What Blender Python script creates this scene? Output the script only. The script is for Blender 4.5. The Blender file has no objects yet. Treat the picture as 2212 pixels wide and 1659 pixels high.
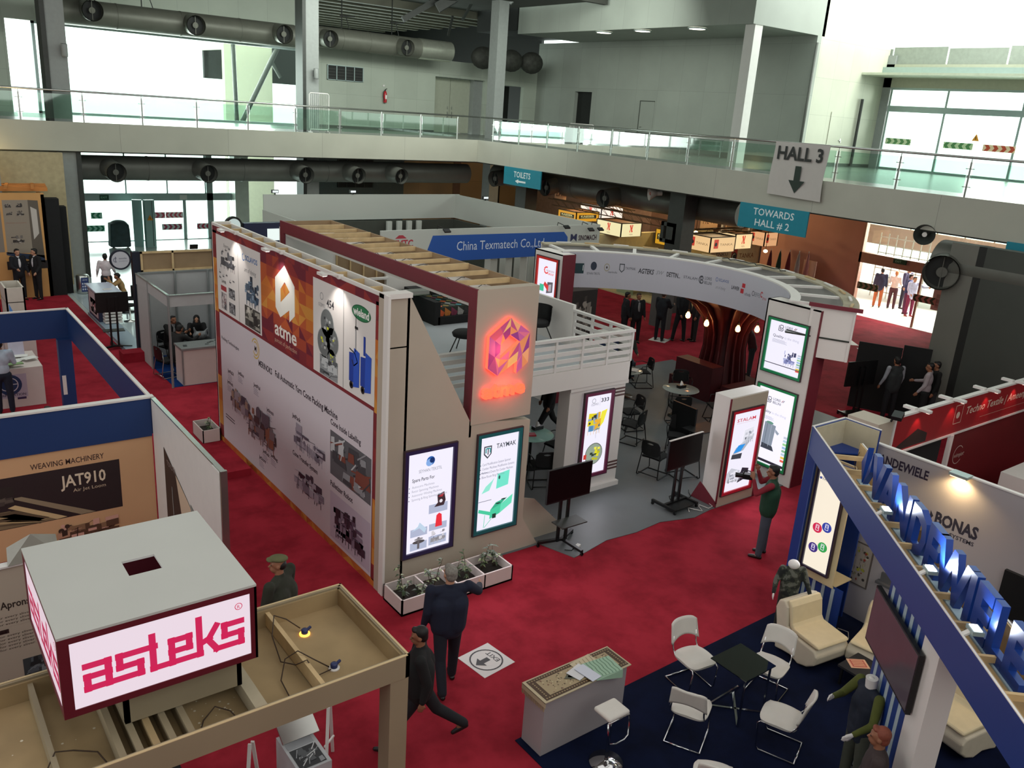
import bpy, math, random
from mathutils import Vector, Matrix
random.seed(7)
scene = bpy.context.scene
C = scene.collection
# ---------------------------------------------------------------- camera
cd = bpy.data.cameras.new('camera'); cam = bpy.data.objects.new('camera', cd); C.objects.link(cam)
cd.sensor_width = 36.0; cd.lens = 1831.8 / 2212 * 36.0; cd.clip_start = 0.1; cd.clip_end = 400
def cam_axes(p, r, y):
    f = Vector((math.sin(y)*math.cos(p), math.cos(y)*math.cos(p), -math.sin(p)))
    rt = Vector((math.cos(y), -math.sin(y), 0)); up = rt.cross(f)
    return math.cos(r)*rt + math.sin(r)*up, -math.sin(r)*rt + math.cos(r)*up, f
_r, _u, _f = cam_axes(math.radians(17.747), math.radians(4.029), math.radians(38.026))
cam.matrix_world = Matrix(((_r.x, _u.x, -_f.x, 0), (_r.y, _u.y, -_f.y, 0), (_r.z, _u.z, -_f.z, 7.2), (0, 0, 0, 1)))
scene.camera = cam
# ---------------------------------------------------------------- light
w = bpy.data.worlds.new('sky'); scene.world = w; w.use_nodes = True
bg = w.node_tree.nodes['Background']; bg.inputs[0].default_value = (0.86, 1.0, 0.93, 1); bg.inputs[1].default_value = 2.6
def area(name, loc, aim, sx, sy, power, col=(1, 1, 1), spread=180):
    d = bpy.data.lights.new(name, 'AREA'); d.shape = 'RECTANGLE'; d.size = sx; d.size_y = sy; d.energy = power; d.color = col
    d.spread = math.radians(spread)
    o = bpy.data.objects.new(name, d); C.objects.link(o); o.location = loc
    o.rotation_euler = (Vector(aim) - Vector(loc)).to_track_quat('-Z', 'Y').to_euler(); return o
def point(name, loc, power, col, r=0.05):
    d = bpy.data.lights.new(name, 'POINT'); d.energy = power; d.color = col; d.shadow_soft_size = r
    o = bpy.data.objects.new(name, d); C.objects.link(o); o.location = loc; return o
def spot(name, loc, aim, power, col, ang=60, r=0.05, blend=.6):
    d = bpy.data.lights.new(name, 'SPOT'); d.energy = power; d.color = col; d.shadow_soft_size = r; d.spot_size = math.radians(ang); d.spot_blend = blend
    o = bpy.data.objects.new(name, d); C.objects.link(o); o.location = loc
    o.rotation_euler = (Vector(aim) - Vector(loc)).to_track_quat('-Z', 'Y').to_euler(); return o
area('daylight_upper_left_window', (13, 45.6, 8.2), (13, 20, 3), 10.5, 4.2, 1500, (.95, 1, .95))
area('daylight_left_doors', (12, 46.3, 2.0), (11, 30, 0), 6.5, 3.2, 500, (.92, 1, .98))
area('daylight_upper_right_glass', (44.5, 17, 9.5), (28, 19, 6), 9, 5, 1800, (1, 1, .9))
area('daylight_right_doors', (37, 18.5, 3.0), (24, 15, 0), 4, 3.5, 900, (1, .93, .85))
area('overhead_fill_front', (8, 6, 13.2), (9, 8, 0), 26, 16, 1250, (1, .97, .93))  # added soft fill hung under the closed roof, no opening there
area('side_fill', (-13.4, 14, 8.2), (10, 18, 4.5), 30, 8, 2000, (.97, .99, .97))  # added fill for faces turned left; the closing wall has no window
area('front_fill', (12, -3.4, 9), (14, 20, 5), 28, 7, 1000, (1, .99, .95))  # added unseen fill from behind the camera, in front of a solid wall
area('gallery_fill', (20, 31, 12.4), (25, 44, 6.5), 16, 3, 1900, (.93, 1, .92))  # added lamp to brighten the back gallery wall and fascia
area('return_wall_fill', (39.5, 17, 14.5), (37.5, 24.3, 12), 5, 3, 900, (1, 1, .93))  # added lamp that whitens the upper part of the return wall
area('overhead_fill_back', (8, 24, 12.9), (9, 26, 0), 28, 14, 1900, (.95, 1, .95))  # added overhead fill for the rear of the hall, out of view
scene.view_settings.view_transform = 'Standard'; scene.view_settings.look = 'None'
scene.view_settings.exposure = 0.0; scene.view_settings.gamma = 1.0; scene.view_settings.use_curve_mapping = False
# ---------------------------------------------------------------- materials
MATS = {}
def srgb(h):
    h = h.lstrip('#'); v = [int(h[i:i+2], 16)/255 for i in (0, 2, 4)]
    return tuple(c/12.92 if c <= .04045 else ((c+.055)/1.055)**2.4 for c in v)
def M(name, col='#808080', rough=.6, metal=0., var=.06, scale=6., emit=0., trans=0., alpha=1., bump=0., ior=1.45, spec=.5):
    if name in MATS: return MATS[name]
    m = bpy.data.materials.new(name); m.use_nodes = True; nt = m.node_tree; p = nt.nodes['Principled BSDF']
    c = srgb(col) if isinstance(col, str) else col
    p.inputs['Roughness'].default_value = rough; p.inputs['Metallic'].default_value = metal; p.inputs['IOR'].default_value = ior
    p.inputs['Specular IOR Level'].default_value = spec
    if var > 0:
        tc = nt.nodes.new('ShaderNodeTexCoord'); n = nt.nodes.new('ShaderNodeTexNoise'); n.inputs['Scale'].default_value = scale; n.inputs['Detail'].default_value = 4
        r = nt.nodes.new('ShaderNodeValToRGB'); e = r.color_ramp.elements
        e[0].position = .3; e[1].position = .7
        e[0].color = (*[x*(1-var) for x in c], 1); e[1].color = (*[min(1, x*(1+var)) for x in c], 1)
        nt.links.new(tc.outputs['Object'], n.inputs['Vector']); nt.links.new(n.outputs['Fac'], r.inputs['Fac']); nt.links.new(r.outputs['Color'], p.inputs['Base Color'])
        if bump:
            b = nt.nodes.new('ShaderNodeBump'); b.inputs['Strength'].default_value = bump; nt.links.new(n.outputs['Fac'], b.inputs['Height']); nt.links.new(b.outputs['Normal'], p.inputs['Normal'])
    else: p.inputs['Base Color'].default_value = (*c, 1)
    if emit: p.inputs['Emission Color'].default_value = (*c, 1); p.inputs['Emission Strength'].default_value = emit
    if trans: p.inputs['Transmission Weight'].default_value = trans
    if alpha < 1: p.inputs['Alpha'].default_value = alpha
    MATS[name] = m; return m
def flat(col, k=''):      # printed ink
    return M('ink_' + col.lstrip('#') + k, col, .55, var=0)
def glow(col, s=1.0):     # backlit print
    n = 'backlit_%s_%g' % (col.lstrip('#'), s)
    if n in MATS: return MATS[n]
    m = M(n, col, .4, var=0, emit=s); b = m.node_tree.nodes['Principled BSDF'].inputs['Base Color']; b.default_value = (*[x*.15 for x in b.default_value[:3]], 1); return m
def glass(name, col=(.75, .9, .85), mix=.12, rough=.03, tint=None):
    if name in MATS: return MATS[name]
    m = bpy.data.materials.new(name); m.use_nodes = True; nt = m.node_tree; nt.nodes.clear()
    o = nt.nodes.new('ShaderNodeOutputMaterial'); mx = nt.nodes.new('ShaderNodeMixShader'); t = nt.nodes.new('ShaderNodeBsdfTransparent'); g = nt.nodes.new('ShaderNodeBsdfGlossy')
    f = nt.nodes.new('ShaderNodeFresnel'); f.inputs[0].default_value = 1.45
    ad = nt.nodes.new('ShaderNodeMath'); ad.operation = 'ADD'; ad.inputs[1].default_value = mix
    nt.links.new(f.outputs[0], ad.inputs[0])
    t.inputs[0].default_value = (*col, 1); g.inputs[0].default_value = (.9, .95, .93, 1); g.inputs['Roughness'].default_value = rough
    nt.links.new(ad.outputs[0], mx.inputs[0]); nt.links.new(t.outputs[0], mx.inputs[1]); nt.links.new(g.outputs[0], mx.inputs[2]); nt.links.new(mx.outputs[0], o.inputs[0])
    MATS[name] = m; return m
# ---------------------------------------------------------------- mesh building
class MB:
    def __init__(s): s.v = []; s.f = []; s.m = []; s.sm = []; s.mats = []; s.cur = 0; s.smooth = False
    def mat(s, m):
        if m not in s.mats: s.mats.append(m)
        s.cur = s.mats.index(m); return s
    def add(s, vs, fs, smooth=None):
        o = len(s.v); s.v += [tuple(v) for v in vs]
        for f in fs: s.f.append(tuple(i+o for i in f)); s.m.append(s.cur); s.sm.append(s.smooth if smooth is None else smooth)
        return s
    def box(s, x0, y0, z0, x1, y1, z1, m=None):
        if m: s.mat(m)
        if x0 > x1: x0, x1 = x1, x0
        if y0 > y1: y0, y1 = y1, y0
        if z0 > z1: z0, z1 = z1, z0
        v = [(x, y, z) for z in (z0, z1) for y in (y0, y1) for x in (x0, x1)]
        return s.add(v, [(0, 2, 3, 1), (4, 5, 7, 6), (0, 1, 5, 4), (2, 6, 7, 3), (0, 4, 6, 2), (1, 3, 7, 5)], False)
    def obox(s, c, ux, uy, uz, hx, hy, hz, m=None):      # oriented box: centre, unit axes, half sizes
        if m: s.mat(m)
        c = Vector(c); ux = Vector(ux); uy = Vector(uy); uz = Vector(uz)
        v = [c + ux*hx*a + uy*hy*b + uz*hz*d for d in (-1, 1) for b in (-1, 1) for a in (-1, 1)]
        return s.add(v, [(0, 2, 3, 1), (4, 5, 7, 6), (0, 1, 5, 4), (2, 6, 7, 3), (0, 4, 6, 2), (1, 3, 7, 5)], False)
    def bar(s, a, b, wd, ht=None, m=None, up=(0, 0, 1)):     # rectangular bar between two points
        a = Vector(a); b = Vector(b); d = (b-a); L = d.length; d.normalize(); ht = wd if ht is None else ht
        up = Vector(up)
        if abs(d.dot(up)) > .99: up = Vector((0, 1, 0))
        x = d.cross(up).normalized(); z = x.cross(d)
        return s.obox((a+b)/2, d, x, z, L/2, wd/2, ht/2, m)
    def quad(s, a, b, c, d, m=None):
        if m: s.mat(m)
        return s.add([a, b, c, d], [(0, 1, 2, 3)], False)
    def prism(s, poly, vec, m=None):      # 3D polygon extruded by vec
        if m: s.mat(m)
        n = len(poly); vec = Vector(vec); p = [Vector(q) for q in poly]
        return s.add(p + [q+vec for q in p], [tuple(range(n))[::-1], tuple(range(n, 2*n))] + [(i, (i+1) % n, n+(i+1) % n, n+i) for i in range(n)], False)
    def cyl(s, a, b, r, r2=None, n=16, m=None, caps=True):
        if m: s.mat(m)
        a = Vector(a); b = Vector(b); r2 = r if r2 is None else r2; d = (b-a).normalized()
        x = d.orthogonal().normalized(); y = d.cross(x)
        o = len(s.v)
        ring = lambda c, q: [c + (x*math.cos(2*math.pi*i/n) + y*math.sin(2*math.pi*i/n))*q for i in range(n)]
        s.add(ring(a, r) + ring(b, r2), [(i, (i+1) % n, n+(i+1) % n, n+i) for i in range(n)], True)
        if caps: s.add(ring(a, r), [tuple(range(n))[::-1]], False); s.add(ring(b, r2), [tuple(range(n))], False)
        return s
    def tube(s, pts, r, n=8, m=None, closed=False):
        if m: s.mat(m)
        P = [Vector(p) for p in pts]; N = len(P); rings = []; prev = None
        rr = r if isinstance(r, (list, tuple)) else [r]*N
        for i in range(N):
            if closed: d = P[(i+1) % N] - P[i-1]
            else: d = P[min(i+1, N-1)] - P[max(i-1, 0)]
            if d.length < 1e-9: d = Vector((0, 0, 1))
            d.normalize()
            x = d.orthogonal().normalized() if prev is None else (prev - d*prev.dot(d))
            if x.length < 1e-6: x = d.orthogonal()
            x.normalize(); prev = x; y = d.cross(x)
            rings.append([P[i] + (x*math.cos(2*math.pi*k/n) + y*math.sin(2*math.pi*k/n))*rr[i] for k in range(n)])
        vs = [v for q in rings for v in q]; fs = []
        for i in range(N if closed else N-1):
            j = (i+1) % N
            for k in range(n): fs.append((i*n+k, i*n+(k+1) % n, j*n+(k+1) % n, j*n+k))
        if not closed: fs += [tuple(range(n))[::-1], tuple((N-1)*n+k for k in range(n))]
        return s.add(vs, fs, True)
    def lathe(s, prof, c=(0, 0, 0), n=24, m=None):
        if m: s.mat(m)
        vs = [(c[0]+r*math.cos(2*math.pi*k/n), c[1]+r*math.sin(2*math.pi*k/n), c[2]+z) for r, z in prof for k in range(n)]
        fs = [(i*n+k, i*n+(k+1) % n, (i+1)*n+(k+1) % n, (i+1)*n+k) for i in range(len(prof)-1) for k in range(n)]
        return s.add(vs, fs, True)
    def ell(s, c, r, n=14, m=None, rot=None):
        if m: s.mat(m)
        c = Vector(c); h = n//2+1; vs = []; fs = []
        for i in range(h+1):
            t = math.pi*i/h
            for k in range(n):
                a = 2*math.pi*k/n; v = Vector((r[0]*math.sin(t)*math.cos(a), r[1]*math.sin(t)*math.sin(a), r[2]*math.cos(t)))
                if rot: v = rot @ v
                vs.append(c+v)
        for i in range(h):
            for k in range(n): fs.append((i*n+k, (i+1)*n+k, (i+1)*n+(k+1) % n, i*n+(k+1) % n))
        return s.add(vs, fs, True)
    def disc(s, c, r, n=24, nz=(0, 0, 1), m=None):
        if m: s.mat(m)
        nz = Vector(nz).normalized(); x = nz.orthogonal().normalized(); y = nz.cross(x); c = Vector(c)
        return s.add([c + (x*math.cos(2*math.pi*i/n)+y*math.sin(2*math.pi*i/n))*r for i in range(n)], [tuple(range(n))], False)
    def build(s, name, parent=None, bev=0., seg=2):
        me = bpy.data.meshes.new(name); off = Vector((0, 0, 0))
        if parent is not None: off = parent_world(parent)
        else:
            xs = [v[0] for v in s.v]; ys = [v[1] for v in s.v]; zs = [v[2] for v in s.v]
            off = Vector(((min(xs)+max(xs))/2, (min(ys)+max(ys))/2, min(zs)))
        me.from_pydata([tuple(Vector(v)-off) for v in s.v], [], s.f)
        for mt in s.mats: me.materials.append(mt)
        me.polygons.foreach_set('material_index', s.m); me.polygons.foreach_set('use_smooth', s.sm); me.update()
        o = bpy.data.objects.new(name, me); C.objects.link(o)
        if parent is not None: o.parent = parent; WP[o.name] = off
        else: o.location = off; WP[o.name] = off
        if bev:
            b = o.modifiers.new('bevel', 'BEVEL'); b.width = bev; b.segments = seg; b.limit_method = 'ANGLE'; b.angle_limit = math.radians(40)
        return o
WP = {}     # world position of each builder parent (all unrotated while building)
def parent_world(o): return WP.get(o.name, Vector(o.location))
def thing(name, label, cat, loc=(0, 0, 0), group=None):
    o = bpy.data.objects.new(name, None); C.objects.link(o); o.location = loc; WP[o.name] = Vector(loc)
    o.empty_display_size = .1
    return tag(o, label, cat, group)
def tag(o, label, cat, group=None, kind=None):
    o['label'] = label; o['category'] = cat
    if group: o['group'] = group
    if kind: o['kind'] = kind
    return o
def struct(o): o['kind'] = 'structure'; return o
def lab(o, t): o['label'] = t; return o
def sub(o, parent):
    """parent a mesh built in world space to an unrotated thing"""
    off = parent_world(parent); o.parent = parent; o.location = Vector(o.location) - off; return o
def dup(root, loc=None, rotz=None, label=None, group=None):
    r = root.copy(); C.objects.link(r)
    if loc is not None: r.location = loc
    if rotz is not None: r.rotation_euler = (0, 0, rotz)
    if label: r['label'] = label
    if group: r['group'] = group
    for ch in list(root.children):
        c = ch.copy(); C.objects.link(c); c.parent = r
        for g in ch.children:
            d = g.copy(); C.objects.link(d); d.parent = c
    return r
# ---------------------------------------------------------------- text and flat prints
_TX = {}
def text_mesh(t, bold=0., ext=0., shear=0.):
    k = (t, bold, ext, shear)
    if k not in _TX:
        cu = bpy.data.curves.new('t', 'FONT'); cu.body = t; cu.size = 1; cu.offset = bold; cu.extrude = ext; cu.resolution_u = 2; cu.shear = shear
        ob = bpy.data.objects.new('t', cu); C.objects.link(ob)
        dg = bpy.context.evaluated_depsgraph_get(); me = bpy.data.meshes.new_from_object(ob.evaluated_get(dg))
        vs = [tuple(v.co) for v in me.vertices]; fs = [tuple(p.vertices) for p in me.polygons]
        bpy.data.objects.remove(ob); bpy.data.curves.remove(cu); bpy.data.meshes.remove(me)
        if not vs: vs = [(0, 0, 0)]
        _TX[k] = (vs, fs, min(v[0] for v in vs), max(v[0] for v in vs), min(v[1] for v in vs), max(v[1] for v in vs))
    return _TX[k]
class Art:
    """flat print on a plane: o = lower-left corner, u = right, v = up, n = towards the viewer"""
    def __init__(s, o, u, v, mb=None, lit=0.):
        s.o = Vector(o); s.u = Vector(u).normalized(); s.v = Vector(v).normalized(); s.n = s.u.cross(s.v); s.mb = mb or MB(); s.k = 1; s.lit = lit
    def mt(s, c):
        if not isinstance(c, str): return c
        return glow(c, s.lit) if s.lit else flat(c)
    def P(s, x, y, d=None): return s.o + s.u*x + s.v*y + s.n*(s.k*.0015 if d is None else d)
    def poly(s, pts, c): s.mb.mat(s.mt(c)); s.mb.add([s.P(*p) for p in pts], [tuple(range(len(pts)))], False); return s
    def rect(s, x0, y0, x1, y1, c): return s.poly([(x0, y0), (x1, y0), (x1, y1), (x0, y1)], c)
    def circ(s, x, y, r, c, ry=None, n=24): ry = ry or r; return s.poly([(x+r*math.cos(2*math.pi*i/n), y+ry*math.sin(2*math.pi*i/n)) for i in range(n)], c)
    def ring(s, x, y, r, w, c, a0=0, a1=360, n=28):
        s.mb.mat(s.mt(c)); vs = []; fs = []
        for i in range(n+1):
            a = math.radians(a0+(a1-a0)*i/n)
            vs += [s.P(x+r*math.cos(a), y+r*math.sin(a)), s.P(x+(r-w)*math.cos(a), y+(r-w)*math.sin(a))]
        s.mb.add(vs, [(2*i, 2*i+1, 2*i+3, 2*i+2) for i in range(n)], False); return s
    def line(s, x0, y0, x1, y1, w, c):
        d = Vector((x1-x0, y1-y0)); d.normalize(); nx, ny = -d.y*w/2, d.x*w/2
        return s.poly([(x0+nx, y0+ny), (x0-nx, y0-ny), (x1-nx, y1-ny), (x1+nx, y1+ny)], c)
    def path(s, pts, w, c):
        for a, b in zip(pts, pts[1:]): s.line(*a, *b, w, c)
        return s
    def text(s, t, x, y, h, c, w=None, anchor='l', bold=.0, shear=0., rot=0.):
        vs, fs, x0, x1, y0, y1 = text_mesh(t, bold, 0., shear)
        sc = h/.73; sx = sc if w is None else w/max(1e-6, x1-x0)
        W = (x1-x0)*sx; ox = x if anchor == 'l' else (x-W/2 if anchor == 'c' else x-W)
        cr, sr = math.cos(rot), math.sin(rot)
        s.mb.mat(s.mt(c)); out = []
        for a, b, _ in vs:
            X = (a-x0)*sx; Y = b*sc; out.append(s.P(ox + X*cr - Y*sr, y + X*sr + Y*cr))
        s.mb.add(out, fs, False); return s
    def up(s, n=1): s.k += n; return s
def letters3d(t, o, u, v, h, depth, m, w=None, bold=.02, front=None):
    """extruded lettering standing proud of a plane"""
    vs, fs, x0, x1, y0, y1 = text_mesh(t, bold, .5, 0.)
    u = Vector(u).normalized(); v = Vector(v).normalized(); n = u.cross(v); sc = h/.73; sx = sc if w is None else w/(x1-x0)
    b = MB().mat(m); o = Vector(o)
    P = [o + u*((a-x0)*sx) + v*(c*sc) + n*((d+.5)*depth) for a, c, d in vs]
    if front:
        zf = max(q[2] for q in vs) - 1e-4
        b.add(P, [f for f in fs if not all(vs[i][2] > zf for i in f)], False); b.mat(front); b.add(P, [f for f in fs if all(vs[i][2] > zf for i in f)], False)
    else: b.add(P, fs, False)
    return b
# ---------------------------------------------------------------- organic shapes
def _capsule(a, ra, b, rb, n=14):
    a = Vector(a); b = Vector(b); mb = MB(); d = b-a; L = d.length
    if L < 1e-5: return MB().ell(a, (ra, ra, ra), n)
    d.normalize(); x = d.orthogonal().normalized(); y = d.cross(x); vs = []; fs = []; prof = []
    for i in range(5): t = math.pi/2*i/4; prof.append((-ra*math.cos(t), ra*math.sin(t)))
    for i in range(5): t = math.pi/2*i/4; prof.append((L + rb*math.sin(t), rb*math.cos(t)))
    for z, r in prof:
        r = max(r, 1e-4)
        for k in range(n): q = 2*math.pi*k/n; vs.append(a + d*z + (x*math.cos(q)+y*math.sin(q))*r)
    for i in range(len(prof)-1):
        for k in range(n): fs.append((i*n+k, i*n+(k+1) % n, (i+1)*n+(k+1) % n, (i+1)*n+k))
    fs += [tuple(range(n))[::-1], tuple((len(prof)-1)*n+k for k in range(n))]
    return mb.add(vs, fs)
def blob(name, prims, mat, parent=None, voxel=.02, smooth=3, cut=None):
    """union of capsules / ellipsoids / boxes melted into one continuous smooth mesh"""
    b = MB()
    for p in prims:
        if p[0] == 'c': q = _capsule(*p[1:])
        elif p[0] == 'e': q = MB().ell(p[1], p[2], 16, rot=(p[3] if len(p) > 3 else None))
        elif p[0] == 'p': q = MB().prism(p[1], p[2])
        b.add(q.v, q.f)
    b.mat(mat); b.m = [0]*len(b.f)
    o = b.build(name, parent)
    r = o.modifiers.new('r', 'REMESH'); r.mode = 'VOXEL'; r.voxel_size = voxel; r.use_smooth_shade = True
    if smooth: sm = o.modifiers.new('s', 'SMOOTH'); sm.iterations = smooth; sm.factor = .6
    dg = bpy.context.evaluated_depsgraph_get(); me = bpy.data.meshes.new_from_object(o.evaluated_get(dg))
    o.modifiers.clear(); old = o.data; o.data = me; bpy.data.meshes.remove(old)
    if not me.materials: me.materials.append(mat)
    for pl in me.polygons: pl.use_smooth = True
    return o
# ================================================================ building shell
def panel_mat(name, col, ax='x', pw=1.2, ph=1.2, line='#3a4038', rough=.55, gap=.006, var=.05, lw=.35):
    """large cladding panels with thin joints; ax = horizontal axis of the wall"""
    if name in MATS: return MATS[name]
    m = bpy.data.materials.new(name); m.use_nodes = True; nt = m.node_tree; p = nt.nodes['Principled BSDF']; p.inputs['Roughness'].default_value = rough
    g = nt.nodes.new('ShaderNodeNewGeometry'); sp = nt.nodes.new('ShaderNodeSeparateXYZ'); cb = nt.nodes.new('ShaderNodeCombineXYZ')
    nt.links.new(g.outputs['Position'], sp.inputs[0]); nt.links.new(sp.outputs['X' if ax == 'x' else 'Y'], cb.inputs[0]); nt.links.new(sp.outputs['Z'], cb.inputs[1])
    b = nt.nodes.new('ShaderNodeTexBrick'); b.offset = 0; b.inputs['Scale'].default_value = 1; b.inputs['Brick Width'].default_value = pw; b.inputs['Row Height'].default_value = ph
    b.inputs['Mortar Size'].default_value = gap; b.inputs['Mortar Smooth'].default_value = 0; c = srgb(col); l = srgb(line)
    b.inputs['Color1'].default_value = (*[x*(1-var) for x in c], 1); b.inputs['Color2'].default_value = (*[min(1, x*(1+var)) for x in c], 1)
    b.inputs['Mortar'].default_value = (*[a*(1-lw)+q*lw for a, q in zip(c, l)], 1)
    nt.links.new(cb.outputs[0], b.inputs['Vector'])
    n = nt.nodes.new('ShaderNodeTexNoise'); n.inputs['Scale'].default_value = .7; n.inputs['Detail'].default_value = 5
    nt.links.new(g.outputs['Position'], n.inputs['Vector'])
    mx = nt.nodes.new('ShaderNodeMixRGB'); mx.blend_type = 'MULTIPLY'; mx.inputs[0].default_value = .25
    nt.links.new(b.outputs['Color'], mx.inputs[1]); nt.links.new(n.outputs['Fac'], mx.inputs[2]); nt.links.new(mx.outputs[0], p.inputs['Base Color'])
    MATS[name] = m; return m
def carpet_mat(name, c1, c2, scale=1.6):
    m = bpy.data.materials.new(name); m.use_nodes = True; nt = m.node_tree; p = nt.nodes['Principled BSDF']; p.inputs['Roughness'].default_value = .95; p.inputs['Specular IOR Level'].default_value = .1
    tc = nt.nodes.new('ShaderNodeTexCoord'); n = nt.nodes.new('ShaderNodeTexNoise'); n.inputs['Scale'].default_value = scale; n.inputs['Detail'].default_value = 8; n.inputs['Roughness'].default_value = .62
    r = nt.nodes.new('ShaderNodeValToRGB'); e = r.color_ramp.elements; e[0].position = .36; e[1].position = .6; e[0].color = (*srgb(c1), 1); e[1].color = (*srgb(c2), 1)
    n2 = nt.nodes.new('ShaderNodeTexNoise'); n2.inputs['Scale'].default_value = 90; bm = nt.nodes.new('ShaderNodeBump'); bm.inputs['Strength'].default_value = .3
    nt.links.new(tc.outputs['Object'], n.inputs[0]); nt.links.new(tc.outputs['Object'], n2.inputs[0]); nt.links.new(n.outputs[0], r.inputs[0]); nt.links.new(r.outputs[0], p.inputs['Base Color'])
    nt.links.new(n2.outputs[0], bm.inputs['Height']); nt.links.new(bm.outputs[0], p.inputs['Normal']); MATS[name] = m; return m
mRed = carpet_mat('red_carpet', '#7c1a26', '#982634', 1.3); mNavy = carpet_mat('navy_carpet', '#080e22', '#0c142e', 2); mBlueC = carpet_mat('blue_carpet', '#0c2550', '#12336b', 2)
mTile = M('pale_floor_tile', '#b9c4c0', .18, var=.05, scale=.8); mConc = M('grey_vinyl_floor', '#5e6264', .5, var=.08, scale=1.5)
mWallX = panel_mat('cladding_x', '#b4bcae', 'x', 1.45, 1.5); mWallY = panel_mat('cladding_y', '#9aa097', 'y', 1.6, 2.2)
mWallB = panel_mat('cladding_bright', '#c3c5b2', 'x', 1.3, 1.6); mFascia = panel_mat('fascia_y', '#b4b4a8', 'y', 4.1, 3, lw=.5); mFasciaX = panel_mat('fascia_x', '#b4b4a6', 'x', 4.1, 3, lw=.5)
mDarkCeil = M('dark_soffit', '#3f403b', .8, var=.1, scale=.6); mCream = panel_mat('warm_cladding', '#a58a68', 'x', 2.4, 3, lw=.6); mGreyCol = M('grey_column', '#8b8f8c', .5, var=.05)
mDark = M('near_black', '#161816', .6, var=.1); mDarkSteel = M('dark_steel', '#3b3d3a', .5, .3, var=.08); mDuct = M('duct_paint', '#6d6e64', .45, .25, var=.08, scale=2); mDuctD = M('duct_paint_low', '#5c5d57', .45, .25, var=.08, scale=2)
mSteel = M('brushed_steel', '#b8bab6', .28, .95, var=.04); mAlu = M('aluminium_frame', '#9fb0ae', .4, .5, var=.04); mWhite = M('white_laminate', '#d6d3cf', .5, var=.02)
mGlass = glass('green_rail_glass', (.80, .93, .87), .06); mClear = glass('door_glass', (.93, .98, .96), .03); mSkirt = M('dark_skirting', '#4c4f49', .6, var=.08)
mPink = M('warm_plaster', '#c58d7c', .6, var=.05, scale=1); mBrown = M('brown_stone', '#6f5548', .55, var=.12, scale=1.5)
def S(b, name): return struct(b.build(name))
# floors: tile slab, red carpet runner sheets, grey vinyl, navy and blue carpets
S(MB().box(-14, -4, -.3, 42, 62, 0, mTile), 'floor')
def sheet(name, poly, z0, z1, m): return S(MB().prism([(x, y, z0) for x, y in poly], (0, 0, z1-z0), m), name)
sheet('floor', [(-14, -4), (33.1, -4), (33.1, 34), (19, 34), (19, 24.1), (5.45, 24.1), (5.45, 33.0), (-14, 33.0)], .001, .012, mRed)
# grey floor of the central stand with its wavy cut carpet edge
gp = [(6.0, 10.2), (8.2, 10.1), (8.75, 10.1), (8.98, 9.42), (9.28, 9.46), (9.9, 9.6), (10.6, 9.55), (11.3, 9.62), (12.04, 9.42), (12.6, 9.5), (14.9, 9.5), (20.1, 9.5), (20.1, 17.5), (6, 17.6)]
sheet('floor', gp, .013, .022, mConc)
sheet('floor', [(5.45, 6.42), (10.74, 6.5), (11.6, 6.4), (14.5, 6.4), (14.5, -1), (5.45, -1)], .013, .024, mNavy)
sheet('floor', [(5.75, 21.15), (8.6, 21.15), (8.6, 24.05), (5.75, 24.05)], .013, .024, mBlueC)
# outer walls, upper and lower, on the far side (y = 44)
YW = 44.0
S(MB().box(-14, YW, 5.75, 5.9, YW+.3, 12.4, mWallX).box(5.9, YW, 9.55, 19.7, YW+.3, 12.4, mWallX), 'wall_back')
S(MB().box(19.7, YW, 5.75, 27.3, YW+.3, 9.75, mWallX).box(27.3, YW, 8.85, 30.8, YW+.3, 9.75, mWallX).box(30.8, YW, 5.75, 32.0, YW+.3, 9.75, mWallX).box(32.0, YW, 8.7, 33.7, YW+.3, 9.75, mWallX).box(33.7, YW, 5.75, 35, YW+.3, 9.75, mWallX)
  .box(19.7, YW-.02, 5.75, 27.3, YW, 5.88, mSkirt), 'wall_back')
S(MB().box(27.3, YW+.8, 5.75, 30.8, YW+.9, 8.85, mWallX).box(30.2, YW+.3, 5.75, 30.8, YW+.8, 8.85, mGreyCol), 'wall_back')
S(MB().box(32.0, YW+1.5, 5.75, 33.7, YW+1.6, 8.7, mDark), 'wall_back')
# lower back wall: glass entrance left, white marble pier, dark wall with louvre, warm cladding right
S(MB().box(-14, YW, 0, 7.4, YW+.3, 4.75, mGreyCol), 'wall_back')
S(MB().box(15.3, YW-.6, 0, 16.0, YW+.3, 4.75, M('marble', '#c9d2c8', .3, var=.08, scale=2)), 'wall_back')
S(MB().box(19.9, YW, 0, 25.4, YW+.3, 4.75, M('dark_grey_wall', '#56605e', .6)).box(25.4, YW, 0, 38, YW+.3, 4.75, mCream).box(32.2, YW-.05, 0, 32.3, YW, 4.75, mDark).box(28.8, YW-.05, 0, 29.3, YW, 4.75, mBrown), 'wall_back')
b = MB().mat(mDark).box(21.2, YW-.06, 2.6, 23.4, YW, 4.2)
for i in range(5): b.box(21.2+i*.53, YW-.1, 2.6, 21.25+i*.53, YW-.05, 4.2, mDarkSteel)
S(b, 'window_1')
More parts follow.
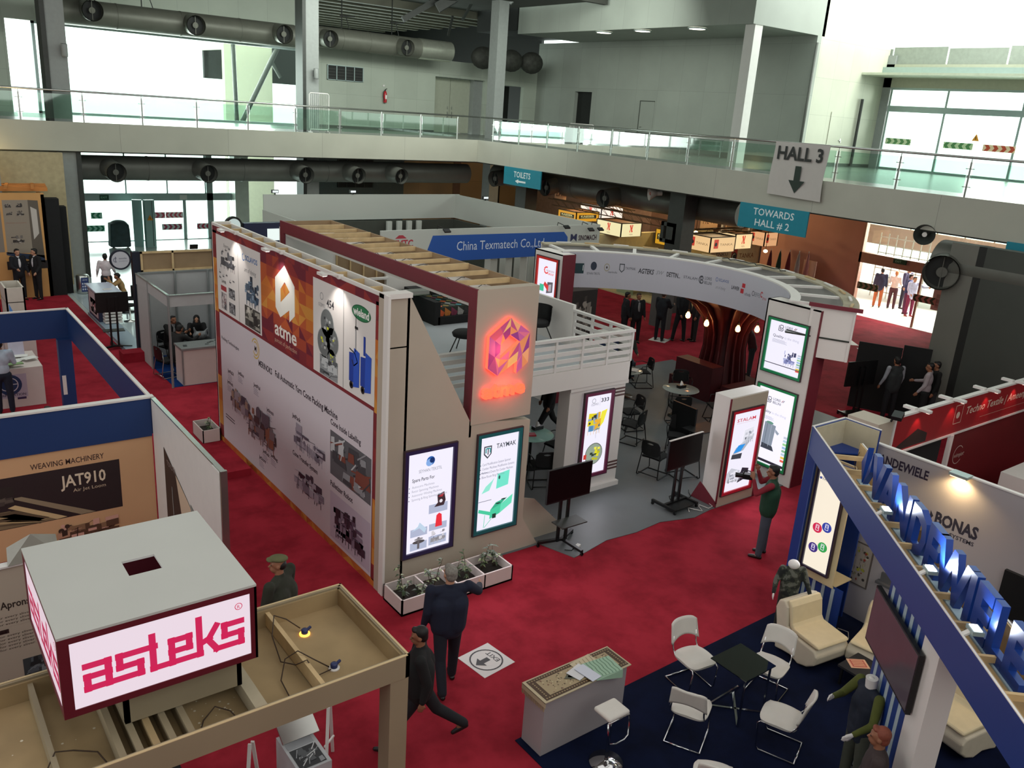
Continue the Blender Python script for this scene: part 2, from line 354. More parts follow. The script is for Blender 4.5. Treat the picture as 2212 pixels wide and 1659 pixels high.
# upper left window with mast and diagonal brace
b = MB().mat(mAlu)
for x in (6.9, 19.5): b.box(x, YW+.05, 5.75, x+.12, YW+.2, 9.55)
b.box(6.9, YW+.05, 9.45, 19.6, YW+.2, 9.57); b.box(6.9, YW+.05, 5.75, 19.6, YW+.2, 5.85)
S(b, 'window_2')
S(MB().box(7.0, YW+.12, 5.85, 19.5, YW+.14, 9.45, mClear), 'window_2')
b = MB().mat(mDarkSteel).cyl((16.25, YW+1.4, 4), (16.1, YW+1.4, 11), .11).cyl((16.5, YW+1.4, 5.8), (18.7, YW+1.4, 10), .13).cyl((18.1, YW+1.4, 8.9), (18.6, YW+1.4, 8.1), .09); tag(b.build('steel_brace'), 'grey steel mast and slanting brace standing outside the big upper window', 'brace')
tag(MB().box(16.9, YW+5, -1, 19.6, YW+5.4, 13, M('outside_render', '#e9e6cf', .8, var=.03)).build('neighbouring_building'), 'pale rendered wall of a building seen outside the upper left window', 'building')
# pillars carrying the upper deck
def pillar(x, y, w, d, m=mGreyCol, z1=12.6, z0=0):
    return S(MB().box(x, y, z0, x+w, y+d, z1, m), 'trim_1')
for (x, y) in ((6.05, 35.75), (16.45, 37.3), (27.5, 38.4)):
    pillar(x, y, .62, .7)
    if x > 20: continue
    S(MB().box(x-.16, y-.05, 0, x, y+.72, 12.6, mDarkSteel), 'trim_1')
S(MB().box(6.67, 35.7, 0, 6.83, 36.45, 4.75, mDarkSteel), 'trim_1')
# tan and dark wall left of the first pillar
S(MB().box(-14, 33.6, 0, 3.9, 33.9, 4.75, mGreyCol).box(3.9, 34.5, 0, 6.0, 34.7, 4.75, M('tan_wall', '#a79a78', .6, var=.1)), 'wall_left')
# upper deck slabs and fascias
mDeck = M('deck_tile', '#6f756f', .25, var=.08, scale=1)
YE, XE = 35.5, 24.6
S(MB().box(-14, YE+.1, 5.35, 35, YW, 5.75, mDeck), 'floor'); S(MB().box(XE+.1, -4, 5.35, 41, YE+.1, 5.75, mDeck), 'floor')
S(MB().box(-14, YE, 4.75, XE, YE+.1, 5.78, mFasciaX), 'trim_2'); S(MB().box(XE, -4, 4.75, XE+.1, YE+.1, 5.78, mFascia), 'trim_2')
S(MB().box(-14, YE+.1, 4.7, XE, YW, 4.8, mDarkCeil).box(XE+.1, -4, 4.7, 33, YW, 4.8, mDarkCeil), 'ceiling')
# right side: wall box with overhanging soffit, dark wall, sunlit return wall, glazed front
S(MB().box(34.7, 24.3, 5.75, 35.0, 38.8, 11.3, mWallY).box(34.7, 38.8, 8.6, 35, 40.3, 11.3, mWallY).box(34.7, 40.3, 5.75, 35, 44, 11.3, mWallY).box(34.68, 24.3, 5.75, 34.7, 38.8, 6.0, mSkirt), 'wall_right')
S(MB().box(34.95, 38.8, 5.75, 35.1, 40.3, 8.6, mDark), 'wall_right')
S(MB().box(30.2, 24.3, 11.3, 35.2, 40.3, 15, mWallY), 'wall_right')
S(MB().box(35, 24.3, 5.75, 40.7, 24.6, 15, mWallB).box(35, 24.28, 5.75, 40.6, 24.3, 5.9, mSkirt), 'wall_right')
S(MB().box(40.6, 23.9, 5.75, 40.9, 24.3, 11, mGreyCol).box(40.6, 9, 9.55, 40.9, 24.3, 10.6, M('lintel', '#a8a894', .6, var=.04)), 'wall_right')
S(MB().box(30.4, 24.35, 5.75, 30.9, 24.85, 11.3, mWhite), 'trim_1')
b = MB().mat(M('down_pipe', '#6a6c66', .5)).tube([(34.6, 24.2, 11), (34.55, 24.2, 6)], .06); b.cyl((38.9, 24.2, 5.8), (38.9, 24.2, 8.9), .07, m=mDarkSteel); S(b, 'trim_3')
# upper glazing
b = MB().mat(mAlu)
for y in (23.8, 21.0, 17.6, 14.2, 10.8): b.box(40.62, y-.05, 5.75, 40.72, y+.05, 9.55)
b.box(40.6, 9, 8.45, 40.75, 23.85, 8.72); b.box(40.6, 9, 9.45, 40.75, 23.85, 9.55); b.box(40.6, 9, 5.75, 40.75, 23.85, 5.85)
S(b, 'window_3'); S(MB().box(40.66, 9, 5.85, 40.68, 23.8, 9.5, mClear), 'window_3')
def chevrons(name, label, o, u, n, col, bgc, h=.28, w=1.1, flip=1, thick=.01, group=None):
    a = Art(o, u, (0, 0, 1)); mb = a.mb
    oo = Vector(o); uu = Vector(u).normalized()
    mb.obox(oo+uu*w/2+Vector((0, 0, h/2)), uu, uu.cross(Vector((0, 0, 1))), (0, 0, 1), w/2, .004, h/2, flat(bgc)); a.k = 5
    st = w/n
    for i in range(n):
        x = i*st + st*.15; q = st*.5; t = h/2*.8
        pts = [(x, 0), (x+q, 0), (x+q+t, h/2), (x+q, h), (x, h), (x+t, h/2)]
        if flip < 0: pts = [(w-px, py) for px, py in pts][::-1]
        pts = [(max(0, min(w, px)), py) for px, py in pts]
        a.poly(pts, col)
    return tag(mb.build(name), label, 'sticker', group)
U = (0, -1, 0)     # walls facing -x: right in the picture is -y
chevrons('arrow_sticker', 'green chevron strip on the upper right glazing, leftmost of three', (40.55, 23.6, 6.95), U, 4, '#5f8f5a', '#c9d8b0', w=1.3)
chevrons('arrow_sticker', 'green chevron strip on the upper right glazing, in the middle', (40.55, 20.7, 6.95), U, 4, '#4f8550', '#b9cfa4', w=1.35, flip=-1)
chevrons('arrow_sticker', 'red chevron strip on the upper right glazing beside the warning triangle', (40.55, 18.9, 6.95), U, 4, '#b5482f', '#e0c7a4', w=1.4)
def triangle(o, u, s, label):
    o = Vector(o); u = Vector(u).normalized(); b = MB().mat(flat('#d8912a')); n = u.cross(Vector((0, 0, 1)))
    b.prism([o, o+u*s, o+u*s/2+Vector((0, 0, s*.95))], n*.02); a = Art(o, u, (0, 0, 1), b); a.k = 15
    a.line(s*.52, s*.2, s*.46, s*.6, s*.09, '#2a2015'); return tag(b.build('warning_sign'), label, 'sign')
triangle((40.55, 19.45, 7.35), U, .32, 'orange warning triangle on the upper right glazing')
# sky-lit roof over the right gallery, gutter and roof beams
S(MB().box(40.3, 8, 10.15, 40.7, 27.9, 10.45, mAlu).box(38.6, 8, 9.98, 40.7, 26.5, 10.08, M('canopy_underside', '#c9cdb8', .6)), 'trim_4')
b = MB()
for i in range(7): b.box(40.72, 8+i*2.7, 10.5, 40.8, 10.62+i*2.7, 11.3+(.07 if i % 2 else 0), M('parapet_panel', '#8a9088', .6, var=.08))
S(b, 'trim_4')
S(MB().bar((40.4, 27.2, 15.5), (40.4, 27.2, 11.2), .18, m=mGreyCol).bar((40.4, 27.2, 11.2), (40.5, 26.3, 9.9), .18), 'trim_4')
# roof above the back gallery: dark deck with purlins, truss beside it
S(MB().box(-14, 33, 12.6, 30, 44.3, 12.8, mDarkCeil).box(19.9, 44.3, 12.6, 35, 62, 12.8, mDarkCeil), 'ceiling')
S(MB().box(19.7, 44.3, 9.75, 19.9, 62, 12.8, M('outer_side', '#e6e3cf', .8)), 'wall_left')
b = MB().mat(M('purlin', '#67675a', .6, var=.15, scale=1))
for i in range(11): b.box(19.95, 44.5+i*1.6, 12.2, 33, 44.95+i*1.6, 12.6)
S(b, 'ceiling')
S(MB().box(19.9, 61.7, 8, 35, 62, 13, mDark).box(35, 44.2, 5, 35.2, 62, 16, mDark), 'wall_back')
b = MB().mat(mGreyCol).bar((28.2, 38.6, 12.6), (31.5, 36, 16.5), .4, .35)
b.mat(mDarkSteel).bar((26, 42, 12.2), (31, 39, 16), .5).bar((24.5, 43, 11.5), (30.5, 41, 15.5), .3).bar((29.8, 42, 9.8), (30.6, 41.2, 16), .3)
for i in range(5): b.bar((27+i*.9, 42-i*.5, 11.9+i*.8), (27.4+i*.9, 43, 11+i*.9), .12)
S(b, 'trim_5')
S(MB().box(30.2, 40.4, 11.5, 35, 44.3, 16, mDark).box(-14, 33, 12.4, 30, 33.3, 13.4, mDarkCeil), 'wall_back')
b = MB().mat(mWhite)
for i in range(12): b.bar((29.5+i*.05, 39.5-i*.55, 15.0+i*.02), (31.5, 39.3-i*.55, 15.6), .12)
S(b, 'trim_5')
# closing walls and roof around the part of the hall the picture does not show
S(MB().box(-14.3, -4, 0, -14, 44, 13.4, mGreyCol), 'wall_left'); S(MB().box(-14, -4.3, 0, 42, -4, 16, mGreyCol), 'wall_front')
S(MB().box(-14, -4, 13.4, 30.2, 33.3, 13.6, M('hall_roof', '#8e908a', .8)), 'ceiling')
# lower right: glazed doors at x = 33.2, warm wall, stone piers
XD = 33.2
S(MB().box(XD, 19.5, 0, XD+.4, 24.4, 4.75, mPink), 'wall_right'); S(MB().box(XD, 8, 0, XD+.4, 13.6, 4.75, mPink), 'wall_right')
b = MB().mat(M('warm_frame', '#b58a76', .5, .2))
b.box(XD, 13.6, 2.2, XD+.3, 19.5, 2.62); b.box(XD, 19.4, 0, XD+.2, 19.5, 4.7); b.box(XD, 13.6, 3.95, XD+.1, 19.5, 4.1)
for y in (16.72, 14.2): b.box(XD+.05, y-.04, 0, XD+.12, y+.04, 2.2)
S(b, 'door_1')
S(MB().box(XD+.08, 13.6, 2.62, XD+.1, 19.4, 4.7, mClear).box(XD+.08, 13.6, .05, XD+.1, 16.7, 2.2, mClear), 'door_1')
mWA = M('pale_terrazzo', '#e8ddd0', .5, var=.03)
S(MB().box(33.1, 8, -.2, 50, 30, .02, mWA), 'floor')
b = MB().mat(M('outer_rail', '#cdbfae', .5)); 
for i in range(8): b.bar((40, 12+i*1.3, 3.1), (40, 12+i*1.3, 4.2), .05)
b.bar((40, 11, 4.2), (40, 23, 4.2), .06).bar((40, 11, 3.7), (40, 23, 3.7), .04); b.box(40, 10, 2.2, 40.3, 24, 3.1, M('outer_wall', '#d9bfae', .8))
tag(b.build('walkway'), 'pale walkway parapet with thin railing seen through the lit right doors', 'walkway')
b = MB().mat(M('grille', '#cfd4cc', .5))
for i in range(7): b.bar((38, 19.0+i*.4, 0), (38, 19.0+i*.4, 3), .04)
for i in range(8): b.bar((38, 19.0, .3+i*.36), (38, 21.4, .3+i*.36), .04)
tag(b.build('window_grille'), 'white grid of a window frame standing outside the lit right doors', 'grille')
chevrons('arrow_sticker', 'dark chevron strip on the glass left of the lit doorway', (XD-.02, 19.32, 1.12), U, 4, '#3c5a3a', '#9a8a74', w=.95)
chevrons('arrow_sticker', 'dark chevron strip on the glass right of the lit doorway', (XD-.02, 16.85, 1.1), U, 4, '#3c4a32', '#b98476', w=.95, flip=-1)
b = MB().box(XD-.06, 17.4, 2.42, XD, 17.95, 2.6, flat('#1f4a35')); a = Art((XD-.06, 17.95, 2.42), U, (0, 0, 1), b); a.text('EXIT', .1, .05, .09, '#9fd8b4'); tag(b.build('exit_sign'), 'small green exit sign on the beam over the lit right doorway', 'sign')
b = MB().box(XD+.03, 14.3, .9, XD+.05, 16.1, 2.1, flat('#c7a79a')); a = Art((XD+.03, 16.1, .9), U, (0, 0, 1), b); a.k = 4
a.ring(.45, .95, .2, .03, '#7a3a34'); a.poly([(.05, 1.15), (.3, 1.15), (.1, .85)], '#6a2f2a')
for i in range(5): a.rect(.8, .72+i*.08, 1.7, .75+i*.08, '#8a6a62')
for i in range(3):
    for j in range(3): a.rect(.15+j*.5, .1+i*.2, .5+j*.5, .24+i*.2, '#a58a80')
tag(b.build('notice_poster'), 'large pinkish printed notice with a ring emblem on the right glass door', 'poster')
# stone piers and panels between the doors and hall 2
for (y, w_, m_) in ((24.5, .5, mBrown), (26.2, .35, mGreyCol), (27.4, .9, mBrown), (29.5, .4, mPink), (30.4, 1.2, mBrown)):
    S(MB().box(XD, y, 0, XD+.7, y+w_, 4.75, m_), 'trim_6')
for y in (25.3, 26.9): S(MB().box(XD+.1, y, 0, XD+.2, y+.1, 4.75, mWhite), 'trim_6')
S(MB().box(XD+.7, 24.4, 0, XD+.9, 44, 4.75, M('pier_panel', '#a98a78', .6, var=.1)), 'wall_right')
# big dark pier and wall at the right, under the deck
mPierL = M('pier_light', '#66665f', .6, var=.05, scale=1); mPierD = M('pier_dark', '#3c403b', .6, var=.12, scale=.8)
S(MB().box(22.6, 10.05, 0, 23.0, 10.75, 4.75, mPierL).box(22.6, 9.85, 0, 23.0, 10.05, 4.75, mDark), 'trim_7')
S(MB().box(22.6, -4, 0, 22.9, 9.85, 4.75, mPierD), 'wall_right')
S(MB().box(25.2, 22.3, 0, 25.9, 23.1, 4.75, mDarkSteel), 'trim_1')
S(MB().box(25.2, 32.2, 0, 25.9, 33, 4.75, mDarkSteel), 'trim_1')
# ================================================================ balustrades, ducts, signs and fittings of the hall
def balustrade(label, p0, p1, posts, zf=5.78, zt=6.85):
    p0 = Vector(p0); p1 = Vector(p1); d = (p1-p0).normalized(); n = Vector((-d.y, d.x, 0))
    t = thing('glass_balustrade', label, 'balustrade', ((p0.x+p1.x)/2, (p0.y+p1.y)/2, zf))
    MB().mat(mSteel).tube([p0+Vector((0, 0, zt)), p1+Vector((0, 0, zt))], .035, 8).build('handrail', t)
    ps = []
    for q in posts:
        c = p0 + d*q; ps.append(c)
        b = MB().mat(mSteel).box(c.x-.012-abs(d.x)*.0, c.y-.012, zf, c.x+.012, c.y+.012, zt-.08)
        b.bar((c.x, c.y, zf), (c.x, c.y, zt-.12), .05, .018, up=n).bar((c.x, c.y, zt-.12), (c.x, c.y, zt-.03), .02)
        for z in (zf+.28, zt-.3): b.bar(c+Vector((0, 0, z))-d*.12, c+Vector((0, 0, z))+d*.12, .02)
        b.build('post', t)
    for a, c in zip(ps, ps[1:]):
        b = MB().mat(mGlass); A = a+d*.07+n*.0; B = c-d*.07
        b.bar((A+B)/2 - d*((B-A).length/2) + Vector((0, 0, (zf+.1+zt-.12)/2)), B + Vector((0, 0, (zf+.1+zt-.12)/2)), .012, zt-zf-.22)
        b.build('glass_panel', t)
    return t
balustrade('long green-glass balustrade along the upper gallery on the left', (-1, 35.55, 0), (24.65, 35.55, 0), [1.7+2.05*i+.15 for i in range(12)])
balustrade('long green-glass balustrade along the upper gallery running to the right', (24.65, 35.4, 0), (24.65, 5, 0), [1.05+2.06*i for i in range(15)])
# inner stair balustrade and barriers seen through the glass
balustrade('short green-glass balustrade deep on the right gallery before the grey wall', (33.2, 34.2, 0), (33.2, 27.5, 0), [.1+1.3*i for i in range(6)], zt=6.6)
def barrier(label, c, u, w_, h):
    t = thing('crowd_barrier', label, 'barrier', c); u = Vector(u).normalized(); c = Vector(c); m = mWhite
    P = lambda a, z: c+u*a+Vector((0, 0, z)); r = .06
    MB().tube([P(r, .12), P(w_-r, .12), P(w_, .12+r), P(w_, h-r), P(w_-r, h), P(r, h), P(0, h-r), P(0, .12+r)], .025, 8, m, closed=True).build('frame', t)
    b = MB().mat(m)
    n = int(w_/.085)
    for i in range(1, n): b.cyl(P(w_*i/n, .12), P(w_*i/n, h), .011, n=6)
    b.build('bars', t); MB().mat(m).bar(P(.05, .01)-u.cross(Vector((0, 0, 1)))*.2, P(.05, .01)+u.cross(Vector((0, 0, 1)))*.2, .04).bar(P(w_-.05, .01)-u.cross(Vector((0, 0, 1)))*.2, P(w_-.05, .01)+u.cross(Vector((0, 0, 1)))*.2, .04).bar(P(.05, 0), P(.05, .14), .03).bar(P(w_-.05, 0), P(w_-.05, .14), .03).build('foot', t)
    return t
barrier('tall white barred barrier stood on end beside the second gallery pillar', (16.3, 36.6, 5.76), (1, 0, 0), .92, 1.65)
barrier('white barred barrier on the gallery in front of the far dark doorway', (32.9, 38.4, 5.76), (0, -1, 0), 2.0, 1.05)
# upper air ducts
def duct(label, a, b_, r, nozzles, nd, mat, nr=.27, nl=.9, seams=4, endcap=True):
    a = Vector(a); b_ = Vector(b_); d = (b_-a).normalized(); t = thing('air_duct', label, 'duct', tuple((a+b_)/2 - Vector((0, 0, r))))
    q = MB().cyl(a, b_, r, n=28, m=mat)
    L = (b_-a).length
    for i in range(1, seams): c = a + d*L*i/seams; q.cyl(c-d*.03, c+d*.03, r+.015, n=28)
    q.build('duct_shell', t); nd = Vector(nd).normalized()
    for c in nozzles:
        c = Vector(c); q = MB().mat(mat).cyl(c-nd*nl, c, nr*1.02, nr, n=22, caps=False).cyl(c, c-nd*.25, nr*.93, nr*.9, n=22, caps=False)
        q.mat(mDark).disc(c-nd*.22, nr*.92, 22, nd)
        q.mat(mat).cyl(c-nd*.1, c-nd*.2, nr*.3, nr*.3, n=12).bar(c-nd*.1-Vector((0, 0, nr*.9)), c-nd*.1+Vector((0, 0, nr*.9)), .02)
        q.build('nozzle', t)
    return t
duct('thick pale air duct above the big upper left window', (7.2, 42, 9.95), (17.9, 42, 9.97), .52, [(8.75, 41.0, 10.02), (12.95, 41.0, 9.9), (17.05, 41.0, 9.95)], (0, -1, -.12), mDuct, .42, .75)
duct('shorter air duct above the louvred wall of the left gallery', (18.9, 42, 10.1), (24.9, 42, 10.08), .5, [(19.4, 41.0, 9.98), (23.7, 41.0, 9.98)], (0, -1, -.12), mDuct, .40, .75)
tag(MB().mat(M('galvanised', '#b9bcae', .25, .7)).cyl((24.9, 42, 10.08), (26.9, 42, 10.08), .52, n=26).build('duct_sleeve'), 'shiny bare metal duct sleeve at the end of the upper duct', 'duct')
b = MB().mat(M('old_foil', '#3a3b36', .7, .3, var=.3, scale=5))
for i, (x, y, z) in enumerate(((28.8, 41.5, 9.95), (30.6, 41.3, 9.95), (32.0, 41.2, 9.95))): b.ell((x, y, z), (.75, .5, .6))
tag(b.build('wrapped_duct'), 'dark bulging foil-wrapped duct behind the third gallery pillar', 'duct')
# lower ducts under the gallery edge
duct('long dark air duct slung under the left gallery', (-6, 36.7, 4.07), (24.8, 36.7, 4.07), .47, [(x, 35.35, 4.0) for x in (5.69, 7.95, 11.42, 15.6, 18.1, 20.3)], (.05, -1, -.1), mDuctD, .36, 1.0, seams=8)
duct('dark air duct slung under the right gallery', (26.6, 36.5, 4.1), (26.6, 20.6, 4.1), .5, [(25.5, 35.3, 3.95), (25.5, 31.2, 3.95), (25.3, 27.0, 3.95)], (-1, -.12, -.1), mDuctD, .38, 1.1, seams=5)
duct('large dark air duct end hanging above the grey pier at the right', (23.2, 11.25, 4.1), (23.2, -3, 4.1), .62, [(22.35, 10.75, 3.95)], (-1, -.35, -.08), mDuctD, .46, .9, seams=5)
# roof hangers and cable trays above upper duct
for i, (x, y) in enumerate(((20.6, 42.3), (23.4, 42.2), (11.0, 42.2))):
    tag(MB().mat(mDark).bar((x, y, 10.4), (x, y, 12.5), .04).bar((x+.5, y, 10.4), (x+.2, y, 11.3), .03).bar((x-.1, y, 11.2), (x+.7, y, 11.25), .06).build('duct_hanger'),
        ('thin dark hanger on the left of the shorter upper duct', 'thin dark hanger on the right of the shorter upper duct', 'thin dark hanger above the long upper duct')[i], 'hanger')
# wall louvre, extinguisher, double door on the upper back wall
t = thing('wall_vent', 'dark louvred vent high on the pale upper wall', 'vent', (21.6, 43.93, 8.2))
MB().mat(mDark).box(20.6, 43.93, 8.2, 22.66, 43.99, 8.9).build('louvre', t)
b = MB().mat(mAlu)
for i in range(5): b.box(20.58+i*.515, 43.9, 8.18, 20.62+i*.515, 43.95, 8.92)
for z in (8.18, 8.9): b.box(20.58, 43.9, z, 22.68, 43.95, z+.03)
b.build('frame', t)
for i in range(4):
    q = MB().mat(mDarkSteel)
    for k in range(4): q.box(20.63+i*.515, 43.92, 8.27+k*.15, 21.06+i*.515, 43.94, 8.3+k*.15)
    q.build('slat', t)
def extinguisher(label, x, y, z, s=1.):
    t = thing('fire_extinguisher', label, 'fire extinguisher', (x, y, z))
    MB().mat(M('extinguisher_red', '#b3202a', .35)).lathe([(0, .02), (.085*s, .02), (.09*s, .05*s), (.09*s, .48*s), (.06*s, .56*s), (.03*s, .6*s), (0, .6*s)], (x, y, z), 18).build('cylinder', t)
    MB().mat(mDark).cyl((x, y, z+.6*s), (x, y, z+.66*s), .025*s, n=10).bar((x-.02, y, z+.66*s), (x+.1*s, y, z+.72*s), .03*s).build('valve', t)
    MB().tube([(x-.02, y-.02, z+.63*s), (x-.13*s, y-.03, z+.55*s), (x-.14*s, y-.05, z+.3*s), (x-.08*s, y-.08, z+.1*s)], .013*s, 6, mDark).build('hose', t)
    a = Art((x-.04, y-.095*s, z+.2*s), (1, 0, 0), (0, 0, 1)); a.rect(0, 0, .09*s, .2*s, '#e6e2dc'); a.mb.build('paper_label', t)
extinguisher('red fire extinguisher hanging on the pale upper wall', 24.0, 43.86, 7.2, 1.05)
b = MB().mat(mWhite).box(23.9, 43.95, 8.05, 24.02, 43.99, 8.15); tag(b.build('wall_call_point'), 'tiny white square fitting above the upper wall extinguisher', 'fitting')
t = thing('double_door', 'tall pale double door set back in the upper wall', 'door', (28.7, 44.78, 5.75))
for i, x in enumerate((27.35, 28.82)):
    lf = MB().mat(M('door_leaf', '#a9ad9c', .5, var=.04)).box(x, 44.74, 5.78, x+1.44, 44.79, 8.8).build('door_leaf', t)
    q = MB().mat(mSteel).box(28.62+i*.3, 44.68, 6.6, 28.66+i*.3, 44.73, 6.95).box(28.62+i*.3, 44.7, 7.1, 28.66+i*.3, 44.73, 7.25).build('handle', lf)
t = thing('flush_door', 'closed flush door outlined in the dark upper right wall', 'door', (34.66, 34.3, 5.77))
MB().mat(M('door_line', '#454a44', .6)).box(34.66, 34.75, 5.95, 34.69, 34.8, 8.25).box(34.66, 33.7, 8.22, 34.69, 34.8, 8.26).build('door_frame', t)
lf = MB().mat(mWallY).box(34.68, 33.7, 5.95, 34.695, 34.75, 8.22).build('door_leaf', t); MB().mat(mSteel).bar((34.64, 34.65, 6.9), (34.64, 34.5, 6.9), .03).bar((34.64, 34.65, 6.9), (34.69, 34.65, 6.9), .02).build('handle', lf)
t = thing('flush_door', 'pale flush door with a lever in the sunlit upper right wall', 'door', (37.2, 24.27, 5.9))
lf = MB().mat(mWallB).box(36.7, 24.27, 5.92, 37.9, 24.295, 8.2).build('door_leaf', t); MB().mat(mSteel).bar((37.75, 24.24, 6.95), (37.6, 24.24, 6.95), .03).bar((37.75, 24.24, 6.85), (37.75, 24.29, 7.05), .03).build('handle', lf)
# downlights in the soffit
for i, y in enumerate((33.9, 31.2, 27.8)):
    t = thing('downlight', 'glowing oval downlight in the overhanging soffit, %s' % ('leftmost of three', 'middle of three', 'rightmost of three')[i], 'downlight', (30.75, y, 11.24), 'downlights in the soffit')
    MB().mat(mAlu).lathe([(.42, .05), (.42, 0), (.36, 0)], (30.75, y, 11.24), 24).build('trim_ring', t)
    MB().mat(glow('#fff6e0', 4)).disc((30.75, y, 11.245), .38, 24, (0, 0, -1)).build('lens', t)
    spot('downlight_beam', (30.75, y, 11.2), (30.75, y, 0), 60, (1, .93, .8), 100)
# uplighters on the pillars
for x, y, s_ in ((6.55, 35.6, 'first'), (16.85, 37.15, 'second')):
    t = thing('wall_lamp', 'small cylindrical uplighter on the %s gallery pillar' % s_, 'wall lamp', (x, y, 8.0))
    MB().mat(mGreyCol).lathe([(0, 0), (.1, 0), (.11, .05), (.11, .42), (.09, .45), (.09, .3)], (x, y-.05, 8.0), 16).build('shade', t)
    MB().mat(mDarkSteel).box(x-.06, y, 8.1, x+.06, y+.14, 8.35).build('bracket', t)
    MB().mat(glow('#ffcf9a', 1.5)).disc((x, y-.05, 8.003), .08, 12, (0, 0, -1)).build('bulb', t)
# public address horns
def horn(label, c, d, r, m, cap=None):
    c = Vector(c); d = Vector(d).normalized(); t = thing('horn_speaker', label, 'loudspeaker', tuple(c))
    MB().mat(m).cyl(c, c-d*r*.5, r, r*.75, n=20, caps=False).cyl(c-d*r*.5, c-d*r*1.2, r*.75, r*.3, n=20, caps=False).cyl(c-d*r*1.2, c-d*r*1.9, r*.35, n=14).build('horn', t)
    MB().mat(cap or mDark).cyl(c-d*r*.9, c-d*r*.1, .04*r/.3, .07*r/.3, n=10).build('driver', t)
    MB().mat(mDarkSteel).bar(c-d*r*1.4, c-d*r*1.4+Vector((0, 0, .45)), .05).build('bracket', t); return t
horn('white horn loudspeaker under the gallery edge beside the toilets sign', (24.95, 24.0, 4.5), (-1, .6, -.1), .27, M('pale_horn', '#a9a59c', .4), M('pink_cap', '#a8665a', .5))
horn('grey horn loudspeaker hanging above the lit right doorway', (24.5, 12.5, 4.62), (-1, -.4, -.1), .3, M('grey_horn', '#3e423f', .4), mWhite)
# a grey portal frame hanging near the toilets sign
b = MB().mat(mDarkSteel).bar((25.3, 22.95, 4.75), (25.3, 22.95, 3.6), .12).box(25.2, 22.6, 2.75, 25.4, 22.75, 3.5).box(25.2, 23.25, 2.75, 25.4, 23.4, 3.5).box(25.2, 22.6, 3.35, 25.4, 23.4, 3.5).box(25.2, 22.6, 2.7, 25.4, 23.4, 2.85)
tag(b.build('hanging_projector_frame'), 'dark square frame hanging on a pole under the right gallery', 'frame')
# ---- hanging signs
def board(name, label, cat, o, u, w_, h, col, th=.05, frame=None):
    o = Vector(o); u = Vector(u).normalized(); n = u.cross(Vector((0, 0, 1))); b = MB()
    b.obox(o+u*w_/2+Vector((0, 0, h/2))-n*th/2, u, n, (0, 0, 1), w_/2, th/2, h/2, flat(col) if isinstance(col, str) else col)
    t = thing(name, label, cat, tuple(o)); b.build('board', t); return t, Art(o, u, (0, 0, 1))
teal = M('teal_sign', '#1b7f93', .5, var=.03)
t, a = board('hanging_sign', 'teal toilets sign with a left arrow under the gallery edge', 'sign', (24.56, 33.16, 3.95), U, 2.8, .8, teal)
a.text('TOILETS', 1.4, .38, .27, '#dfe9ea', 1.25, 'c', .01); a.poly([(.9, .2), (1.15, .3), (1.15, .24), (1.7, .24), (1.7, .16), (1.15, .16), (1.15, .1)], '#dfe9ea'); a.mb.build('lettering', t)
t, a = board('hanging_sign', 'teal towards hall 2 sign under the gallery edge', 'sign', (24.56, 19.22, 3.93), U, 2.78, .83, teal)
a.text('TOWARDS', 1.42, .48, .24, '#d5e3e6', 1.65, 'c', .01); a.text('HALL # 2', 1.42, .12, .24, '#d5e3e6', 1.4, 'c', .01); a.mb.build('lettering', t)
t, a = board('hanging_sign', 'teal sign cut off by the right edge of the view', 'sign', (24.56, 10.25, 3.98), U, 2.78, .8, teal)
a.text('ST', .38, .28, .26, '#d5e3e6', None, 'l', .01); a.mb.build('lettering', t)
for y0 in (33.16, 19.22, 10.25):
    pass
# HALL 3 banner draped over the balustrade
t = thing('fabric_banner', 'white hall 3 banner with a down arrow tied to the balustrade', 'banner', (24.5, 17.1, 5.15))
b = MB().mat(M('banner_cloth', '#b6b2ae', .8, var=.02)); N = 14; vs = []; fs = []
for j in range(13):
    for i in range(N+1):
        u_ = i/N; v_ = j/12; vs.append((24.5+.018*math.sin(u_*9+v_*3) - .03*(1-v_), 18.12-2.06*u_ + .03*math.sin(v_*5), 5.17+1.7*v_ - .05*u_*(1-v_)))
for j in range(12):
    for i in range(N): k = j*(N+1)+i; fs.append((k, k+1, k+N+2, k+N+1))
b.add(vs, fs, True); b.add([(x+.006, y, z) for x, y, z in vs], [f[::-1] for f in fs], True); b.build('cloth', t)
a = Art((24.44, 18.12, 5.17), U, (0, 0, 1)); a.text('HALL 3', 1.06, 1.16, .42, '#2b2d2c', 1.72, 'c', .03)
a.poly([(.97, .98), (1.2, .98), (1.2, .52), (1.4, .52), (1.08, .12), (.78, .52), (.97, .52)], '#25332c'); a.mb.build('lettering', t)
